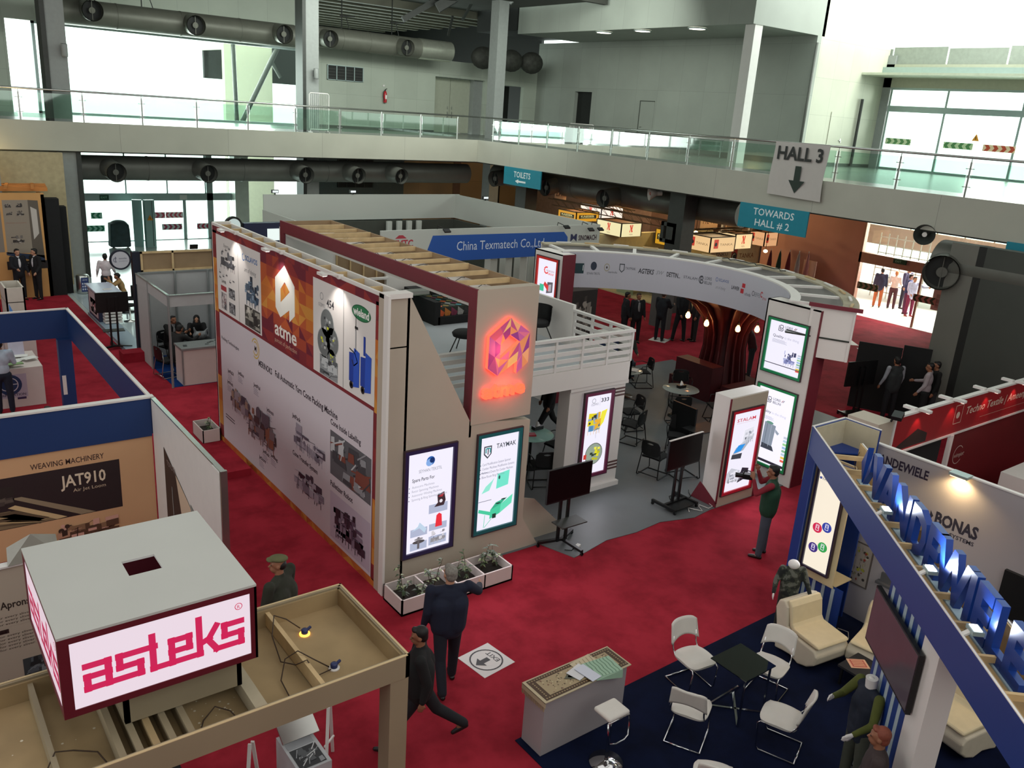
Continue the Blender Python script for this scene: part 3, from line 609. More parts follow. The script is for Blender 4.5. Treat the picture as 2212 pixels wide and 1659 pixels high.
# ================================================================ central two-storey stand
mBeige = M('beige_board', '#b0a595', .6, var=.03, scale=1.2); mMaroon = M('maroon_paint', '#6e2430', .5, var=.04); mWood = M('raw_timber', '#a5855b', .7, var=.15, scale=5); mWoodL = M('pale_timber', '#c0a67c', .7, var=.12, scale=6)
mPly = M('plywood', '#8f775a', .7, var=.1, scale=3); mBoardW = M('white_board', '#d8d4cf', .55, var=.02, scale=1); mBlk = M('black_plastic', '#101112', .4, var=.05); mBlkF = M('black_fabric', '#151617', .9, var=.1)
LG = [(.5, 1), (1, .7), (1, .17), (.72, 0), (.72, .22), (.25, 0), (0, .15), (0, .71), (.5, .7), (.75, .56), (.28, .29), (.28, .54)]
LF = [(0, 7, 11, 8), (0, 8, 9, 1), (7, 6, 5, 10, 11), (10, 5, 4, 9), (1, 9, 4, 3, 2)]
def mosaic(a, x0, y0, x1, y1, nx, ny, pal, rnd):
    dx, dy = (x1-x0)/nx, (y1-y0)/ny
    for i in range(nx):
        for j in range(ny):
            X, Y = x0+i*dx, y0+j*dy
            t = (Y-y0)/(y1-y0)
            c1, c2 = pal(t, rnd), pal(t, rnd)
            if (i+j) % 2: a.poly([(X, Y), (X+dx, Y), (X+dx, Y+dy)], c1).poly([(X, Y), (X+dx, Y+dy), (X, Y+dy)], c2)
            else: a.poly([(X, Y), (X+dx, Y), (X, Y+dy)], c1).poly([(X+dx, Y), (X+dx, Y+dy), (X, Y+dy)], c2)
_warm = ['#7a2a30', '#8a3030', '#6a2230', '#a0432e', '#b3552f', '#c2702f', '#c98a3c', '#ba6a30']
def pal_panel(t, r):
    m = 1-abs(t-.5)*2
    k = min(7, max(0, int(m*6 + r.random()*2.4 - .3))); return _warm[k]
def pal_edge(t, r): return _warm[int(r.random()*2) + (5 if math.sin(t*11) > .1 else 0)]
def machine(a, x, y, w_, h, cols, seed, n=26):
    """a printed picture of a machine: body blocks, rollers, legs and small fittings"""
    r = random.Random(seed)
    for i in range(n):
        c = r.choice(cols); k = r.random(); bx = x + w_*r.random()*.82; by = y + h*(.12+.6*r.random()); bw = w_*(.06+.2*r.random()); bh = h*(.06+.25*r.random())
        a.k = 4 + i*.15
        if k < .45: a.poly([(bx, by), (min(x+w_, bx+bw), by+bh*.12), (min(x+w_, bx+bw), min(y+h, by+bh*1.1)), (bx, min(y+h, by+bh))], c)
        elif k < .65: a.circ(bx+bw/2, by+bh/2, min(bw, bh)*.5, c, n=12)
        elif k < .85: a.line(bx, by, min(x+w_, bx+bw*1.4), min(y+h, by+bh*.4), h*.018, c)
        else: a.line(bx, y+h*.05, bx+bw*.1, by, w_*.015, c)
    a.k = 4; a.poly([(x+w_*.1, y+h*.18), (x+w_*.9, y+h*.2), (x+w_*.95, y+h*.42), (x+w_*.12, y+h*.45)], cols[0])
    for i in range(5): a.line(x+w_*(.1+.2*i), y+h*.02, x+w_*(.1+.2*i), y+h*.2, w_*.02, cols[-1])
def photo(a, x0, y0, x1, y1, cols, seed, n=30):
    """a small printed photograph built of soft tonal shapes"""
    a.rect(x0, y0, x1, y1, cols[0]); r = random.Random(seed); W, H = x1-x0, y1-y0; k0 = a.k
    for i in range(n):
        a.k = k0+1+i*.1; bx = x0+W*r.random()*.8; by = y0+H*r.random()*.8; bw = min(x1-bx, W*(.08+.3*r.random())); bh = min(y1-by, H*(.08+.3*r.random()))
        if r.random() < .6: a.poly([(bx, by), (bx+bw, by+bh*.2*r.random()), (bx+bw*.9, by+bh), (bx+bw*.1, by+bh*.9)], r.choice(cols[1:]))
        else: a.line(bx, by, bx+bw, by+bh, min(W, H)*.035, r.choice(cols[1:]))
    a.k = k0
GREY = ['#55585c', '#7c7f83', '#3a3c40', '#9a9da1', '#6a6d72']
def greek(a, x, y, w_, n, dy, c, seed=1, hh=.012):
    r = random.Random(seed)
    for i in range(n): a.rect(x, y-i*dy, x+w_*(.6+.4*r.random()), y-i*dy+hh, c)
# ---- big printed wall
T = thing('exhibition_wall', 'tall printed side wall of the central stand with an orange patterned logo panel', 'exhibition wall', (5.8, 13.8, 0))
MB().mat(mBoardW).box(5.62, 10.15, .0, 5.66, 17.42, 4.69).box(5.98, 10.15, 0, 6.02, 17.42, 4.66).box(5.62, 17.38, 0, 6.02, 17.42, 4.69).box(5.66, 10.15, 3.9, 5.98, 17.38, 3.92).build('board', T)
b = MB().mat(mWoodL)
for i in range(13): b.box(5.66, 10.3+i*.58, 4.4, 5.98, 10.35+i*.58, 4.64)
b.build('timber_framing', T, 0)
a = Art((5.618, 17.42, 0), U, (0, 0, 1)); rn = random.Random(5)
Y_ = lambda y: 17.42-y
a.rect(.09, .03, 7.22, 4.62, '#7a2a30'); a.up()
mosaic(a, .09, .12, .32, 4.55, 1, 16, pal_edge, rn); mosaic(a, Y_(10.4), .12, Y_(10.22), 4.55, 1, 16, pal_edge, rn); mosaic(a, .09, .0, 7.2, .14, 30, 1, lambda t, r: _warm[4+int(r.random()*4)], rn)
mosaic(a, .09, 4.5, 7.2, 4.64, 26, 1, lambda t, r: _warm[int(r.random()*3)], rn)
a.up(); mosaic(a, Y_(14.75), 2.95, Y_(12.5), 4.55, 8, 8, pal_panel, rn)
a.rect(.3, 2.96, Y_(14.75), 4.5, '#d9d6d2').rect(Y_(12.5), 2.96, Y_(10.4), 4.5, '#d9d6d2')
a.rect(.34, .14, Y_(10.42), 2.9, '#cbc3c9').up()
a.rect(Y_(15.9)-.008, 2.96, Y_(15.9)+.008, 4.5, '#8a8a88').rect(Y_(11.41)-.008, 2.96, Y_(11.41)+.008, 4.5, '#8a8a88')
# logo and name on the orange panel
s_, ox, oy = .95, Y_(14.07), 3.52
for f in LF: a.up(0).poly([(ox+LG[i][0]*s_*.88, oy+LG[i][1]*s_) for i in f], '#dfe0d8')
a.text('atme', Y_(14.13), 3.17, .27, '#e3ddd4', .96, 'l', .02).text('pursuit of perfection', Y_(14.13), 3.03, .085, '#c9a08c', .96)
# posters left
a.text('Enerra', .75, 4.3, .07, '#7d7f80', .28); machine(a, .45, 3.85, .95, .4, GREY, 3, 22)
for i in range(9): a.k = 4; machine(a, .42+.12*(i % 5)*1.6, 3.62+(i % 3)*.05+(.55 if i > 5 else 0), .12, .09, GREY, 40+i, 5)
a.text('LAWER', .56, 3.56, .06, '#33363a', .26, 'l', .02); a.rect(.5, 3.4, .82, 3.5, '#a03a40'); photo(a, .5, 3.02, .82, 3.36, ['#a7a0a0', '#6f3a40', '#cfc8c6', '#55585c'], 8, 16)
photo(a, .95, 3.33, 1.3, 3.53, ['#6a6d70', '#9da0a2', '#2f3236'], 9, 12); photo(a, .95, 3.02, 1.3, 3.24, ['#77797c', '#b0b2b4', '#3a3c40'], 10, 12)
a.k = 4; a.ring(1.82, 4.28, .07, .02, '#2f6aa8', 90, 330); a.text('SCLAVOS', 1.92, 4.24, .1, '#2f6aa8', .6, 'l', .02); a.text('art of dyeing', 1.85, 4.02, .09, '#8b8d8f', .6, 'l', 0, .4)
machine(a, 1.85, 3.38, .75, .6, ['#3f5468', '#5d7388', '#2b3947', '#7f92a3', '#4a5a6a'], 12, 44)
photo(a, 1.82, 2.98, 2.6, 3.38, ['#4a4a46', '#9a988e', '#2c2c2a', '#c9c6bb'], 13, 26)
# posters right
a.k = 4; a.ring(Y_(12.18), 4.25, .06, .012, '#8c8f92'); a.text('OZIMO', Y_(12.3), 4.08, .06, '#9a9c9e', .24); a.text('454', Y_(12.0), 4.12, .13, '#3a3d40', .26, 'l', .02)
for (yy, zz, r_, sd) in ((11.98, 3.85, .23, 1), (11.8, 3.6, .22, 2), (12.1, 3.52, .23, 3), (11.82, 3.32, .15, 4)):
    a.k = 4; a.circ(Y_(yy), zz, r_+.02, '#c9cac8'); a.k = 5; a.circ(Y_(yy), zz, r_, '#6a7070'); r = random.Random(sd)
    for i in range(10):
        a.k = 6+i*.1; q = r_*.62; bx = Y_(yy)+(r.random()-.6)*q*1.3; bz = zz+(r.random()-.6)*q*1.3; a.rect(bx, bz, bx+q*.45, bz+q*.3, r.choice(['#9aa0a0', '#3a4042', '#c8cf3a', '#7f8688', '#b9bdbb']))
a.k = 4; photo(a, Y_(12.25), 2.97, Y_(11.6), 3.3, ['#8d9294', '#3b4042', '#b9bfc0', '#5a6062'], 21, 20)
a.k = 4; a.circ(Y_(10.84), 4.27, .3, '#1f5f3c', .12); a.k = 5; a.circ(Y_(10.84), 4.27, .28, '#2f7d52', .105); a.k = 6; a.text('wieland', Y_(10.84), 4.22, .12, '#eef0ea', .5, 'c', .03)
bl = ['#1c3f9c', '#2a55bd', '#15307a']
for (cx, dz) in ((11.05, 0), (10.68, .02)):
    a.k = 5; X = Y_(cx); a.poly([(X-.16, 3.15+dz), (X+.0, 3.15+dz), (X+.02, 3.62+dz), (X-.16, 3.6+dz)], bl[0]); a.k = 6; a.poly([(X-.02, 3.08+dz), (X+.17, 3.12+dz), (X+.18, 3.66+dz), (X+.0, 3.7+dz)], bl[1])
    a.k = 7; a.circ(X-.08, 3.1+dz, .06, '#1a1a1c', n=14); a.circ(X-.08, 3.1+dz, .025, '#9a9c9e', n=10)
a.k = 6; a.line(Y_(11.0), 3.65, Y_(11.0), 4.05, .025, '#8d9092').line(Y_(11.0), 3.98, Y_(11.0), 4.2, .014, '#2a2c2e').rect(Y_(11.03), 4.0, Y_(10.93), 4.04, '#2a2c2e').line(Y_(10.72), 3.66, Y_(10.72), 3.95, .06, bl[0])
a.path([(Y_(11.2), 3.66), (Y_(11.02), 3.62), (Y_(10.93), 3.5), (Y_(11.05), 3.42), (Y_(11.12), 3.5)], .02, '#2a2c2e')
# lower poster
a.k = 4; a.ring(Y_(15.1), 2.63, .2, .025, '#c9a94e', -120, 150).ring(Y_(15.1), 2.63, .14, .025, '#c9a94e', -150, 120); a.text('M', Y_(15.1), 2.58, .1, '#3a3226', .1, 'c', .03)
a.text('MERINOKS', Y_(14.95), 2.34, .12, '#2c2830', .65, 'l', .02)
a.text('Packing Technologies', .42, 2.35, .07, '#2c2830', 1.0, 'l', .01); a.text('Full Automatic Yarn Cone Packing Machine', Y_(14.15), 2.36, .12, '#2a2630', 2.55, 'l', .02)
for (t_, yy, zz) in (('JetPaDI', 16.7, 1.72), ('JetBox', 16.1, 1.85), ('JetPal', 15.25, 1.85), ('JetWork', 16.75, 1.47), ('JetStretch', 14.6, 1.55), ('JetPack', 14.85, .62), ('JetBag', 14.45, .68), ('JetStore', 15.05, .42)):
    a.k = 4; a.text(t_, Y_(yy), zz, .075, '#2c2830', .34, 'l', .02); greek(a, Y_(yy), zz-.05, .3, 4, .035, '#8f8896', 3)
a.k = 4; machine(a, Y_(16.6), .95, 1.1, .62, ['#8a6a58', '#6f6470', '#a08878', '#4a4450', '#9a9098'], 31, 60)
machine(a, Y_(15.75), .7, 1.6, .8, ['#7a6e72', '#59525c', '#a39aa2', '#4a3a3c', '#8c5c48'], 32, 80)
a.text('JetPack', Y_(13.4), 1.83, .08, '#2c2830', .36, 'l', .02); machine(a, Y_(13.35), 1.28, 1.3, .5, ['#9a94a0', '#706a78', '#4f4a56', '#b3adb8'], 33, 36)
a.k = 4; a.text('Cone Transfer System', Y_(13.4), 1.12, .09, '#2a2630', 1.05, 'l', .02); machine(a, Y_(13.35), .5, 1.25, .5, ['#7c7684', '#3f3a46', '#a7a1ae', '#2f2430'], 34, 46)
a.k = 4; a.text('Cone Inside Labelling', Y_(11.85), 2.22, .1, '#2a2630', 1.05, 'l', .02); photo(a, Y_(11.86), 1.35, Y_(10.45), 2.12, ['#5a5c60', '#2e3034', '#8c8e92', '#7a4438', '#b9bbbd', '#3f4246'], 35, 40)
a.k = 4; a.text('Palletizer Robot', Y_(11.85), 1.14, .1, '#2a2630', .8, 'l', .02); a.rect(Y_(11.86), .2, Y_(10.45), 1.05, '#b9aebd'); machine(a, Y_(11.75), .25, 1.15, .75, ['#3a2c3a', '#5d4c60', '#85788a', '#2a1e2a'], 36, 50)
a.k = 4; greek(a, .5, .72, .55, 2, .06, '#2c2830', 2, .02)
a.mb.build('printed_graphics', T)
# clip-on spot lamps lighting the wall
def clip_lamp(label, x, y, z, dirv, on=True, grp=None, e=45):
    t = thing('arm_spotlight', label, 'spotlight', (x, y, z), grp); d = Vector(dirv)
    MB().mat(mWhite).bar((x+.06, y, z+.02), (x+d.x*.22, y+d.y*.22, z+.06), .025).box(x-.03, y-.03, z-.03, x+.05, y+.03, z+.03).build('arm', t)
    c = Vector((x, y, z+.06)) + d*.28; u_ = d.cross(Vector((0, 0, 1)))
    MB().mat(mWhite).obox(c, d, u_, (0, 0, 1), .04, .1, .02).build('lamp_head', t)
    if on:
        MB().mat(glow('#fff4ea', 6)).obox(c-Vector((0, 0, .022)), d, u_, (0, 0, 1), .03, .09, .003).build('lens', t)
        spot('lamp_beam', tuple(c-Vector((0, 0, .03))), tuple(c-d*.22-Vector((0, 0, 1))), e, (1, .92, .86), 95, .04)
    return t
for y, w_ in ((15.93, 'leftmost'), (13.73, 'middle'), (11.53, 'rightmost')): clip_lamp('%s of the three lamps over the tall printed wall' % w_, 5.6, y, 4.68, (-1, 0, 0))
# ---- front wall with slanted top, and the sign column
T = thing('exhibition_wall', 'beige front wall of the central stand with a slanted top edge', 'exhibition wall', (6.6, 10.2, 0))
b = MB().mat(mBeige); b.prism([(5.61, 10.15, 0), (8.75, 10.15, 0), (8.37, 10.15, .6), (8.37, 10.15, 2.4), (7.17, 10.15, 2.55), (6.03, 10.15, 4.63), (5.61, 10.15, 4.69)], (0, .16, 0)); b.build('board', T)
MB().mat(mBoardW).box(5.6, 10.02, 0, 5.64, 10.15, 4.69).box(5.61, 10.10, 4.63, 6.03, 10.3, 4.7).build('corner_strip', T)
T = thing('sign_column', 'tall beige column with the glowing red hexagonal logo and name', 'column', (7.74, 10.2, 0))
MB().mat(mBeige).box(7.17, 10.14, 2.5, 8.345, 10.34, 4.65).build('board', T)
o = Vector((7.38, 10.139, 3.28)); W_, H_ = .78, .92; b = MB(); red = M('red_led_edge', (1, .04, .02), .5, var=0, emit=5); rr = random.Random(2)
pk = ['#b04a78', '#c9566a', '#d98a5a', '#e0b06a', '#9a3a74', '#d06a86', '#8a3a80', '#e4a070', '#b85a90']
pm = [M('logo_face_%d' % i, c, .4, var=0, emit=.35) for i, c in enumerate(pk)]
for f in LF:
    P = [o + Vector((LG[i][0]*W_, 0, LG[i][1]*H_)) for i in f]; b.mat(red); b.add(P + [p+Vector((0, -.07, 0)) for p in P], [(i, (i+1) % len(P), len(P)+(i+1) % len(P), len(P)+i) for i in range(len(P))], False)
    cen = sum(P, Vector())/len(P) + Vector((0, -.071, 0))
    for i in range(len(P)):
        p, q = P[i]+Vector((0, -.071, 0)), P[(i+1) % len(P)]+Vector((0, -.071, 0)); m_ = (p+q)/2
        b.mat(rr.choice(pm)); b.add([p, m_, cen], [(0, 1, 2)]); b.mat(rr.choice(pm)); b.add([m_, q, cen], [(0, 1, 2)])
b.build('logo', T)
letters3d('atme', (7.33, 10.139, 2.93), (1, 0, 0), (0, 0, 1), .24, .07, red, .82, .03, front=M('red_led_face', '#ff5a3a', .5, var=0, emit=1.6)).build('lettering', T)
point('sign_glow', (7.75, 9.97, 3.05), 5, (1, .1, .05), .12); point('sign_glow', (7.6, 9.97, 3.7), 3, (1, .2, .15), .12)
# ---- red framed overhead beam with open timber top
T = thing('overhead_beam', 'long maroon framed beam with an open timber top over the central stand', 'beam', (7.7, 13.9, 4.35))
MB().mat(mMaroon).box(7.15, 10.34, 4.42, 7.19, 17.6, 4.66).box(7.15, 17.4, 2.5, 7.19, 17.6, 4.42).box(7.15, 10.15, 2.3, 7.19, 10.34, 4.66).build('red_frame', T)
b = MB().mat(mPly).box(8.29, 10.34, 4.4, 8.32, 17.55, 4.65).box(7.19, 17.52, 4.4, 8.3, 17.55, 4.65).box(7.19, 10.34, 4.4, 7.21, 17.5, 4.6); b.mat(mBoardW).box(7.19, 10.34, 4.36, 8.3, 17.55, 4.4); b.mat(mBoardW).box(7.19, 17.42, 2.5, 8.3, 17.6, 4.36).build('board', T)
for i in range(11): MB().mat(mWoodL).box(7.2, 10.85+i*.6, 4.56+.02*(i % 2), 8.3, 10.9+i*.6, 4.64+.01*(i % 3)).build('timber_rail', T)
b = MB(); r = random.Random(4)
for i in range(9):
    y = 11.1+i*.62; b.tube([(7.5, y, 4.42), (7.65+.1*r.random(), y+.1, 4.5), (7.8, y+.25*r.random(), 4.42), (8.0, y+.1, 4.48), (8.2, y+.3, 4.42)], .006, 5, mDark)
b.build('wiring', T)
# ---- upper floor, balcony and stairs
T = thing('mezzanine_floor', 'pale grey upper floor of the central stand with a white edge', 'floor', (9.5, 14, 2.3))
MB().mat(M('pale_vinyl', '#a9afb3', .35, var=.05, scale=1)).prism([(6.03, 10.4, 2.5), (8.3, 11.36, 2.5), (11.76, 11.36, 2.5), (11.76, 17.5, 2.5), (6.03, 17.5, 2.5)], (0, 0, .02)).build('vinyl_sheet', T)
MB().mat(mBoardW).box(8.3, 11.3, 2.3, 11.82, 11.36, 2.68).box(11.76, 11.3, 2.3, 11.82, 17.5, 2.68).box(6.03, 11.36, 2.32, 11.76, 17.5, 2.49).build('edge_board', T)
def slat_rail(label, p0, p1, z0, z1, n, posts, grp=None):
    p0 = Vector(p0); p1 = Vector(p1); t = thing('slatted_balustrade', label, 'balustrade', ((p0.x+p1.x)/2, (p0.y+p1.y)/2, z0)); L = (p1-p0).length; d = (p1-p0)/L
    MB().mat(mWhite).bar(p0+Vector((0, 0, z1)), p1+Vector((0, 0, z1)), .09, .05).build('top_rail', t)
    for i in range(n): z = z0+(z1-z0)*(i+.35)/(n+.35); MB().mat(mWhite).bar(p0+Vector((0, 0, z)), p1+Vector((0, 0, z)), .03, .075).build('slat', t)
    for i in range(posts+1): c = p0+d*(.03+(L-.06)*i/posts); MB().mat(mWhite).bar(c+Vector((0, 0, z0)), c+Vector((0, 0, z1)), .05).build('post', t)
    return t
slat_rail('white slatted balustrade on the front edge of the upper floor', (7.2, 11.33, 0), (11.8, 11.33, 0), 2.68, 3.3, 4, 7)
slat_rail('white slatted balustrade on the right edge of the upper floor', (11.79, 11.4, 0), (11.79, 13.1, 0), 2.68, 3.3, 4, 3)
tag(MB().mat(mBoardW).box(11.74, 13.1, 2.3, 11.82, 17.5, 3.42).box(9.7, 17.5, 2.3, 11.8, 17.58, 3.42).build('parapet'), 'solid white parapet at the back right of the upper floor', 'parapet')
slat_rail('white slatted balustrade at the far back of the upper floor', (6.1, 17.4, 0), (9.7, 17.4, 0), 2.68, 3.3, 3, 4)
T = thing('back_panel', 'white and brown ribbed back wall behind the upper floor', 'exhibition wall', (8.5, 17.75, 0))
MB().mat(mBoardW).box(7.2, 17.7, 0, 8.5, 17.76, 4.5).build('board', T)
b = MB().mat(mPly).box(8.5, 17.7, 0, 9.9, 17.74, 3.95)
for i in range(5): b.mat(mWoodL).box(8.5+i*.34, 17.66, 0, 8.53+i*.34, 17.7, 3.95)
b.build('ribbed_panel', T)
T = thing('staircase', 'small grey-white staircase beside the sign column', 'staircase', (8.9, 10.7, 0))
for i in range(9):
    x1 = 9.45-.25*i; b = MB().mat(mBoardW).box(x1-.25, 10.34, .19*i if i else 0, x1, 11.2, .19*(i+1)-.02); b.mat(mConc).box(x1-.26, 10.33, .19*(i+1)-.02, x1+.01, 11.2, .19*(i+1)); b.build('step', T)
MB().mat(mBeige).prism([(8.42, 10.325, 0), (9.46, 10.325, 0), (9.46, 10.325, .1), (8.75, 10.325, .8), (8.42, 10.325, .9)], (0, .012, 0)).build('side_board', T)
# ---- lower block with the 333 light box
T = thing('exhibition_block', 'white ground-floor block carrying the upper floor, with louvre slots', 'exhibition wall', (11.0, 12, 0))
b = MB().mat(mBoardW).box(10.3, 11.36, .02, 11.76, 11.68, 2.3).box(10.28, 11.32, 2.22, 11.8, 11.36, 2.3); b.box(10.3, 11.28, .02, 11.78, 11.36, .12); b.build('body', T)
b = MB().mat(M('slot_brown', '#5a3f3c', .6))
for q in ((2.1, 2.03, 1.96), (.52, .45, .38)):
    b = MB().mat(M('slot_brown', '#5a3f3c', .6))
    for z in q: b.box(11.5, 11.35, z, 11.76, 11.362, z+.035)
    b.build('louvre_slots', T)
# ---- light boxes
def lightbox(label, o, u, w_, h, frame, draw, fr=.06, bgc='#e9e6f4', s=1.05, name='light_box', edge='#3a2a30', e=14):
    o = Vector(o); u = Vector(u).normalized(); n = u.cross(Vector((0, 0, 1))); t = thing(name, label, 'light box', tuple(o))
    fm = M('frame_'+frame.lstrip('#'), frame, .4, var=.02); b = MB().mat(fm); Z = Vector((0, 0, 1)); c = o + n*.02
    for (q0, q1, r0, r1) in ((0, w_, 0, fr), (0, w_, h-fr, h), (0, fr, fr, h-fr), (w_-fr, w_, fr, h-fr)):
        b.obox(c+u*(q0+q1)/2+Z*(r0+r1)/2, u, n, Z, (q1-q0)/2, .025, (r1-r0)/2)
    b.mat(M('frame_edge_'+edge.lstrip('#'), edge, .5, var=0))
    for (q0, q1, r0, r1) in ((-.015, w_+.015, -.015, 0), (-.015, w_+.015, h, h+.015), (-.015, 0, 0, h), (w_, w_+.015, 0, h)):
        b.obox(c+u*(q0+q1)/2+Z*(r0+r1)/2, u, n, Z, (q1-q0)/2, .026, (r1-r0)/2)
    b.build('frame', t)
    a = Art(o+n*.012+u*fr+Z*fr, u, Z, lit=s); a.k = 0; a.rect(0, 0, w_-2*fr, h-2*fr, bgc); a.k = 2; draw(a, w_-2*fr, h-2*fr); a.mb.build('backlit_print', t)
    area('light_box_light', tuple(o+n*.12+u*w_/2+Z*h/2), tuple(o+n+u*w_/2+Z*h/2), w_-2*fr, h-2*fr, e, (.93, .92, 1))
    return t
R_ = (1, 0, 0)
def d1(a, w_, h):
    a.circ(w_*.5, h*.9, .075, '#2b5fa8'); a.k = 3; a.circ(w_*.47, h*.885, .06, '#7fa6dc'); a.k = 4; a.circ(w_*.53, h*.905, .045, '#122f63')
    a.text('SEYHAN TEKSTIL', w_*.5, h*.8, .055, '#8a8c96', w_*.52, 'c'); a.text('Spare Parts For', w_*.1, h*.72, .06, '#3c3c44', w_*.5, 'l', .01)
    for i, (s1, q) in enumerate((('Autocoro Machines', .5), ('Rotor Spinning Machines', .6), ('Autoconer Winding Machines', .68), ('Spinning & Ring Spinning Machines', .8))):
        a.text(s1, w_*.1, h*(.66-.042*i), .042, '#9c9ca8', w_*q); a.circ(w_*.04, h*(.667-.042*i), .009, '#55556a', n=8)
    for (x0, y0, x1, y1) in ((.5, .36, .93, .45), (.1, .16, .48, .24), (.52, .18, .93, .25), (.1, .0+.02, .48, .1), (.52, .03, .93, .12)):
        a.k = 2; a.rect(w_*x0, h*y0, w_*x1, h*y1, '#a9b0c8')
    a.k = 3; a.poly([(w_*.62, h*.42), (w_*.84, h*.42), (w_*.88, h*.47), (w_*.84, h*.56), (w_*.68, h*.54), (w_*.7, h*.46)], '#3a2a30'); a.k = 4; a.poly([(w_*.7, h*.52), (w_*.84, h*.55), (w_*.8, h*.51)], '#a8323c').circ(w_*.77, h*.47, .03, '#d9d4dc')
    a.k = 3; a.poly([(w_*.66, h*.21), (w_*.82, h*.21), (w_*.8, h*.33), (w_*.74, h*.35), (w_*.68, h*.33)], '#e0303c'); a.poly([(w_*.12, h*.22), (w_*.3, h*.24), (w_*.42, h*.18), (w_*.46, h*.22), (w_*.3, h*.3), (w_*.26, h*.26)], '#b9cde0')
    a.circ(w_*.29, h*.1, .11, '#4a4548', .03); a.k = 4; a.rect(w_*.26, h*.03, w_*.31, h*.15, '#5e585c'); a.circ(w_*.29, h*.13, .08, '#8f8a8e', .02)
    a.k = 3; machine(a, w_*.52, h*.03, w_*.4, h*.16, ['#8d8a90', '#c9c6cc', '#45424a', '#a9a6ac'], 5, 16)
lightbox('purple-framed light box with a blue globe logo and small part pictures', (6.0, 10.15, .48), R_, .92, 1.8, '#2e2450', d1)
def d2(a, w_, h):
    x, y, s = w_*.1, h*.8, .17
    a.poly([(x, y+s), (x+s*.9, y+s), (x+s*.9, y+.03), (x+s*.45, y-.05), (x, y+.03)], '#3a4048'); a.k = 3; a.poly([(x+.02, y+s-.02), (x+s*.9-.02, y+s-.02), (x+s*.9-.02, y+.04), (x+s*.45, y-.02), (x+.02, y+.04)], '#e9e6f4')
    a.k = 4; a.path([(x+.04, y+.05), (x+.04, y+.13), (x+.12, y+.13), (x+.12, y+.05)], .02, '#1d8c8c').line(x+.08, y+.13, x+.08, y+.02, .02, '#3a4048')
    a.k = 3; a.text('TAYMAK', w_*.42, h*.86, .085, '#3a4048', w_*.52, 'l', .01)
    for i, (s1, q) in enumerate((('Card Modification System Spinner', .75), ('Comber Machines Modification Systems', .85), ('Perforated Drums For Comber Machines', .82), ('Blow Room Ring Machines', .6))):
        a.text(s1, w_*.08, h*(.7-.045*i), .045, '#7c7c8c', w_*q); a.circ(w_*.035, h*(.708-.045*i), .009, '#55556a', n=8)
    g = ['#46c49a', '#63d6b2', '#35a884', '#8fe6cc', '#2a7a64']
    a.k = 3; a.poly([(w_*.48, h*.42), (w_*.8, h*.44), (w_*.82, h*.6), (w_*.5, h*.58)], '#6fdcc4'); a.k = 4; a.circ(w_*.55, h*.54, .018, '#2a4a48', .035)
    a.k = 3; a.poly([(w_*.1, h*.4), (w_*.3, h*.42), (w_*.42, h*.55), (w_*.36, h*.52), (w_*.2, h*.47)], '#8fe0cc'); greek(a, w_*.05, h*.62, .2, 1, .03, '#8c8c9c'); greek(a, w_*.03, h*.31, .4, 1, .03, '#8c8c9c')
    a.poly([(w_*.35, h*.1), (w_*.62, h*.14), (w_*.64, h*.24), (w_*.36, h*.2)], g[0]); a.poly([(w_*.62, h*.14), (w_*.93, h*.22), (w_*.95, h*.32), (w_*.64, h*.24)], g[1]); a.poly([(w_*.0+.03, h*.2), (w_*.36, h*.14), (w_*.36, h*.18), (w_*.0+.04, h*.235)], g[0])
    a.k = 4; a.poly([(w_*.36, h*.2), (w_*.64, h*.24), (w_*.8, h*.3), (w_*.5, h*.27)], g[2]); a.k = 5; a.circ(w_*.56, h*.255, .05, '#1f2f2c', .012).circ(w_*.7, h*.29, .05, '#1f2f2c', .012); a.rect(w_*.42, h*.1, w_*.52, h*.15, '#1f3a30')
    a.line(w_*.2, h*.02, w_*.22, h*.16, .01, g[0]).line(w_*.22, h*.02, w_*.4, h*.1, .01, g[0])
lightbox('teal-framed light box with a shield logo and green machine pictures', (7.32, 10.15, .54), R_, .88, 1.77, '#17656a', d2)
def d3(a, w_, h):
    a.ring(w_*.3, h*.93, .05, .012, '#9c9ca4'); a.text('OZIMO', w_*.2, h*.87, .05, '#7c7c84', w_*.3); a.rect(w_*.55, h*.86, w_*.557, h*.97, '#8c8c94'); a.text('333', w_*.6, h*.9, .08, '#2a2a30', w_*.32, 'l', .02)
    yl = ['#d9c81e', '#e6dc3a', '#c99a20', '#8ca0b0', '#4f6a80', '#2e3238', '#e0a82e']
    a.k = 3; a.poly([(w_*.12, h*.62), (w_*.6, h*.6), (w_*.62, h*.76), (w_*.15, h*.78)], yl[0]); a.k = 4; a.poly([(w_*.55, h*.55), (w_*.78, h*.64), (w_*.9, h*.8), (w_*.66, h*.78)], yl[1]); a.k = 4.5; a.poly([(w_*.42, h*.56), (w_*.66, h*.6), (w_*.66, h*.7), (w_*.44, h*.68)], yl[6])
    machine(a, w_*.1, h*.5, w_*.6, h*.28, yl[3:], 15, 18); a.k = 5; a.rect(w_*.2, h*.55, w_*.36, h*.62, '#4f86b0').line(w_*.5, h*.54, w_*.5, h*.45, .006, '#8a8a92')
    a.k = 3; a.circ(w_*.5, h*.25, w_*.36, '#3a3a34', w_*.36); a.k = 3.5; a.circ(w_*.5, h*.25, w_*.34, '#8d9a8a'); r = random.Random(6)
    for i in range(16): a.k = 4+i*.1; q = w_*.22; bx = w_*.5+(r.random()-.6)*q*1.8; by = h*.25+(r.random()-.6)*q*1.8; a.rect(bx, by, bx+q*.5, by+q*.35, r.choice(['#d8d024', '#b8b41e', '#2c3a2a', '#6f7a6a', '#e2dc50']))
    a.k = 4; a.rect(w_*.08, h*.2, w_*.2, h*.26, '#c23a30')
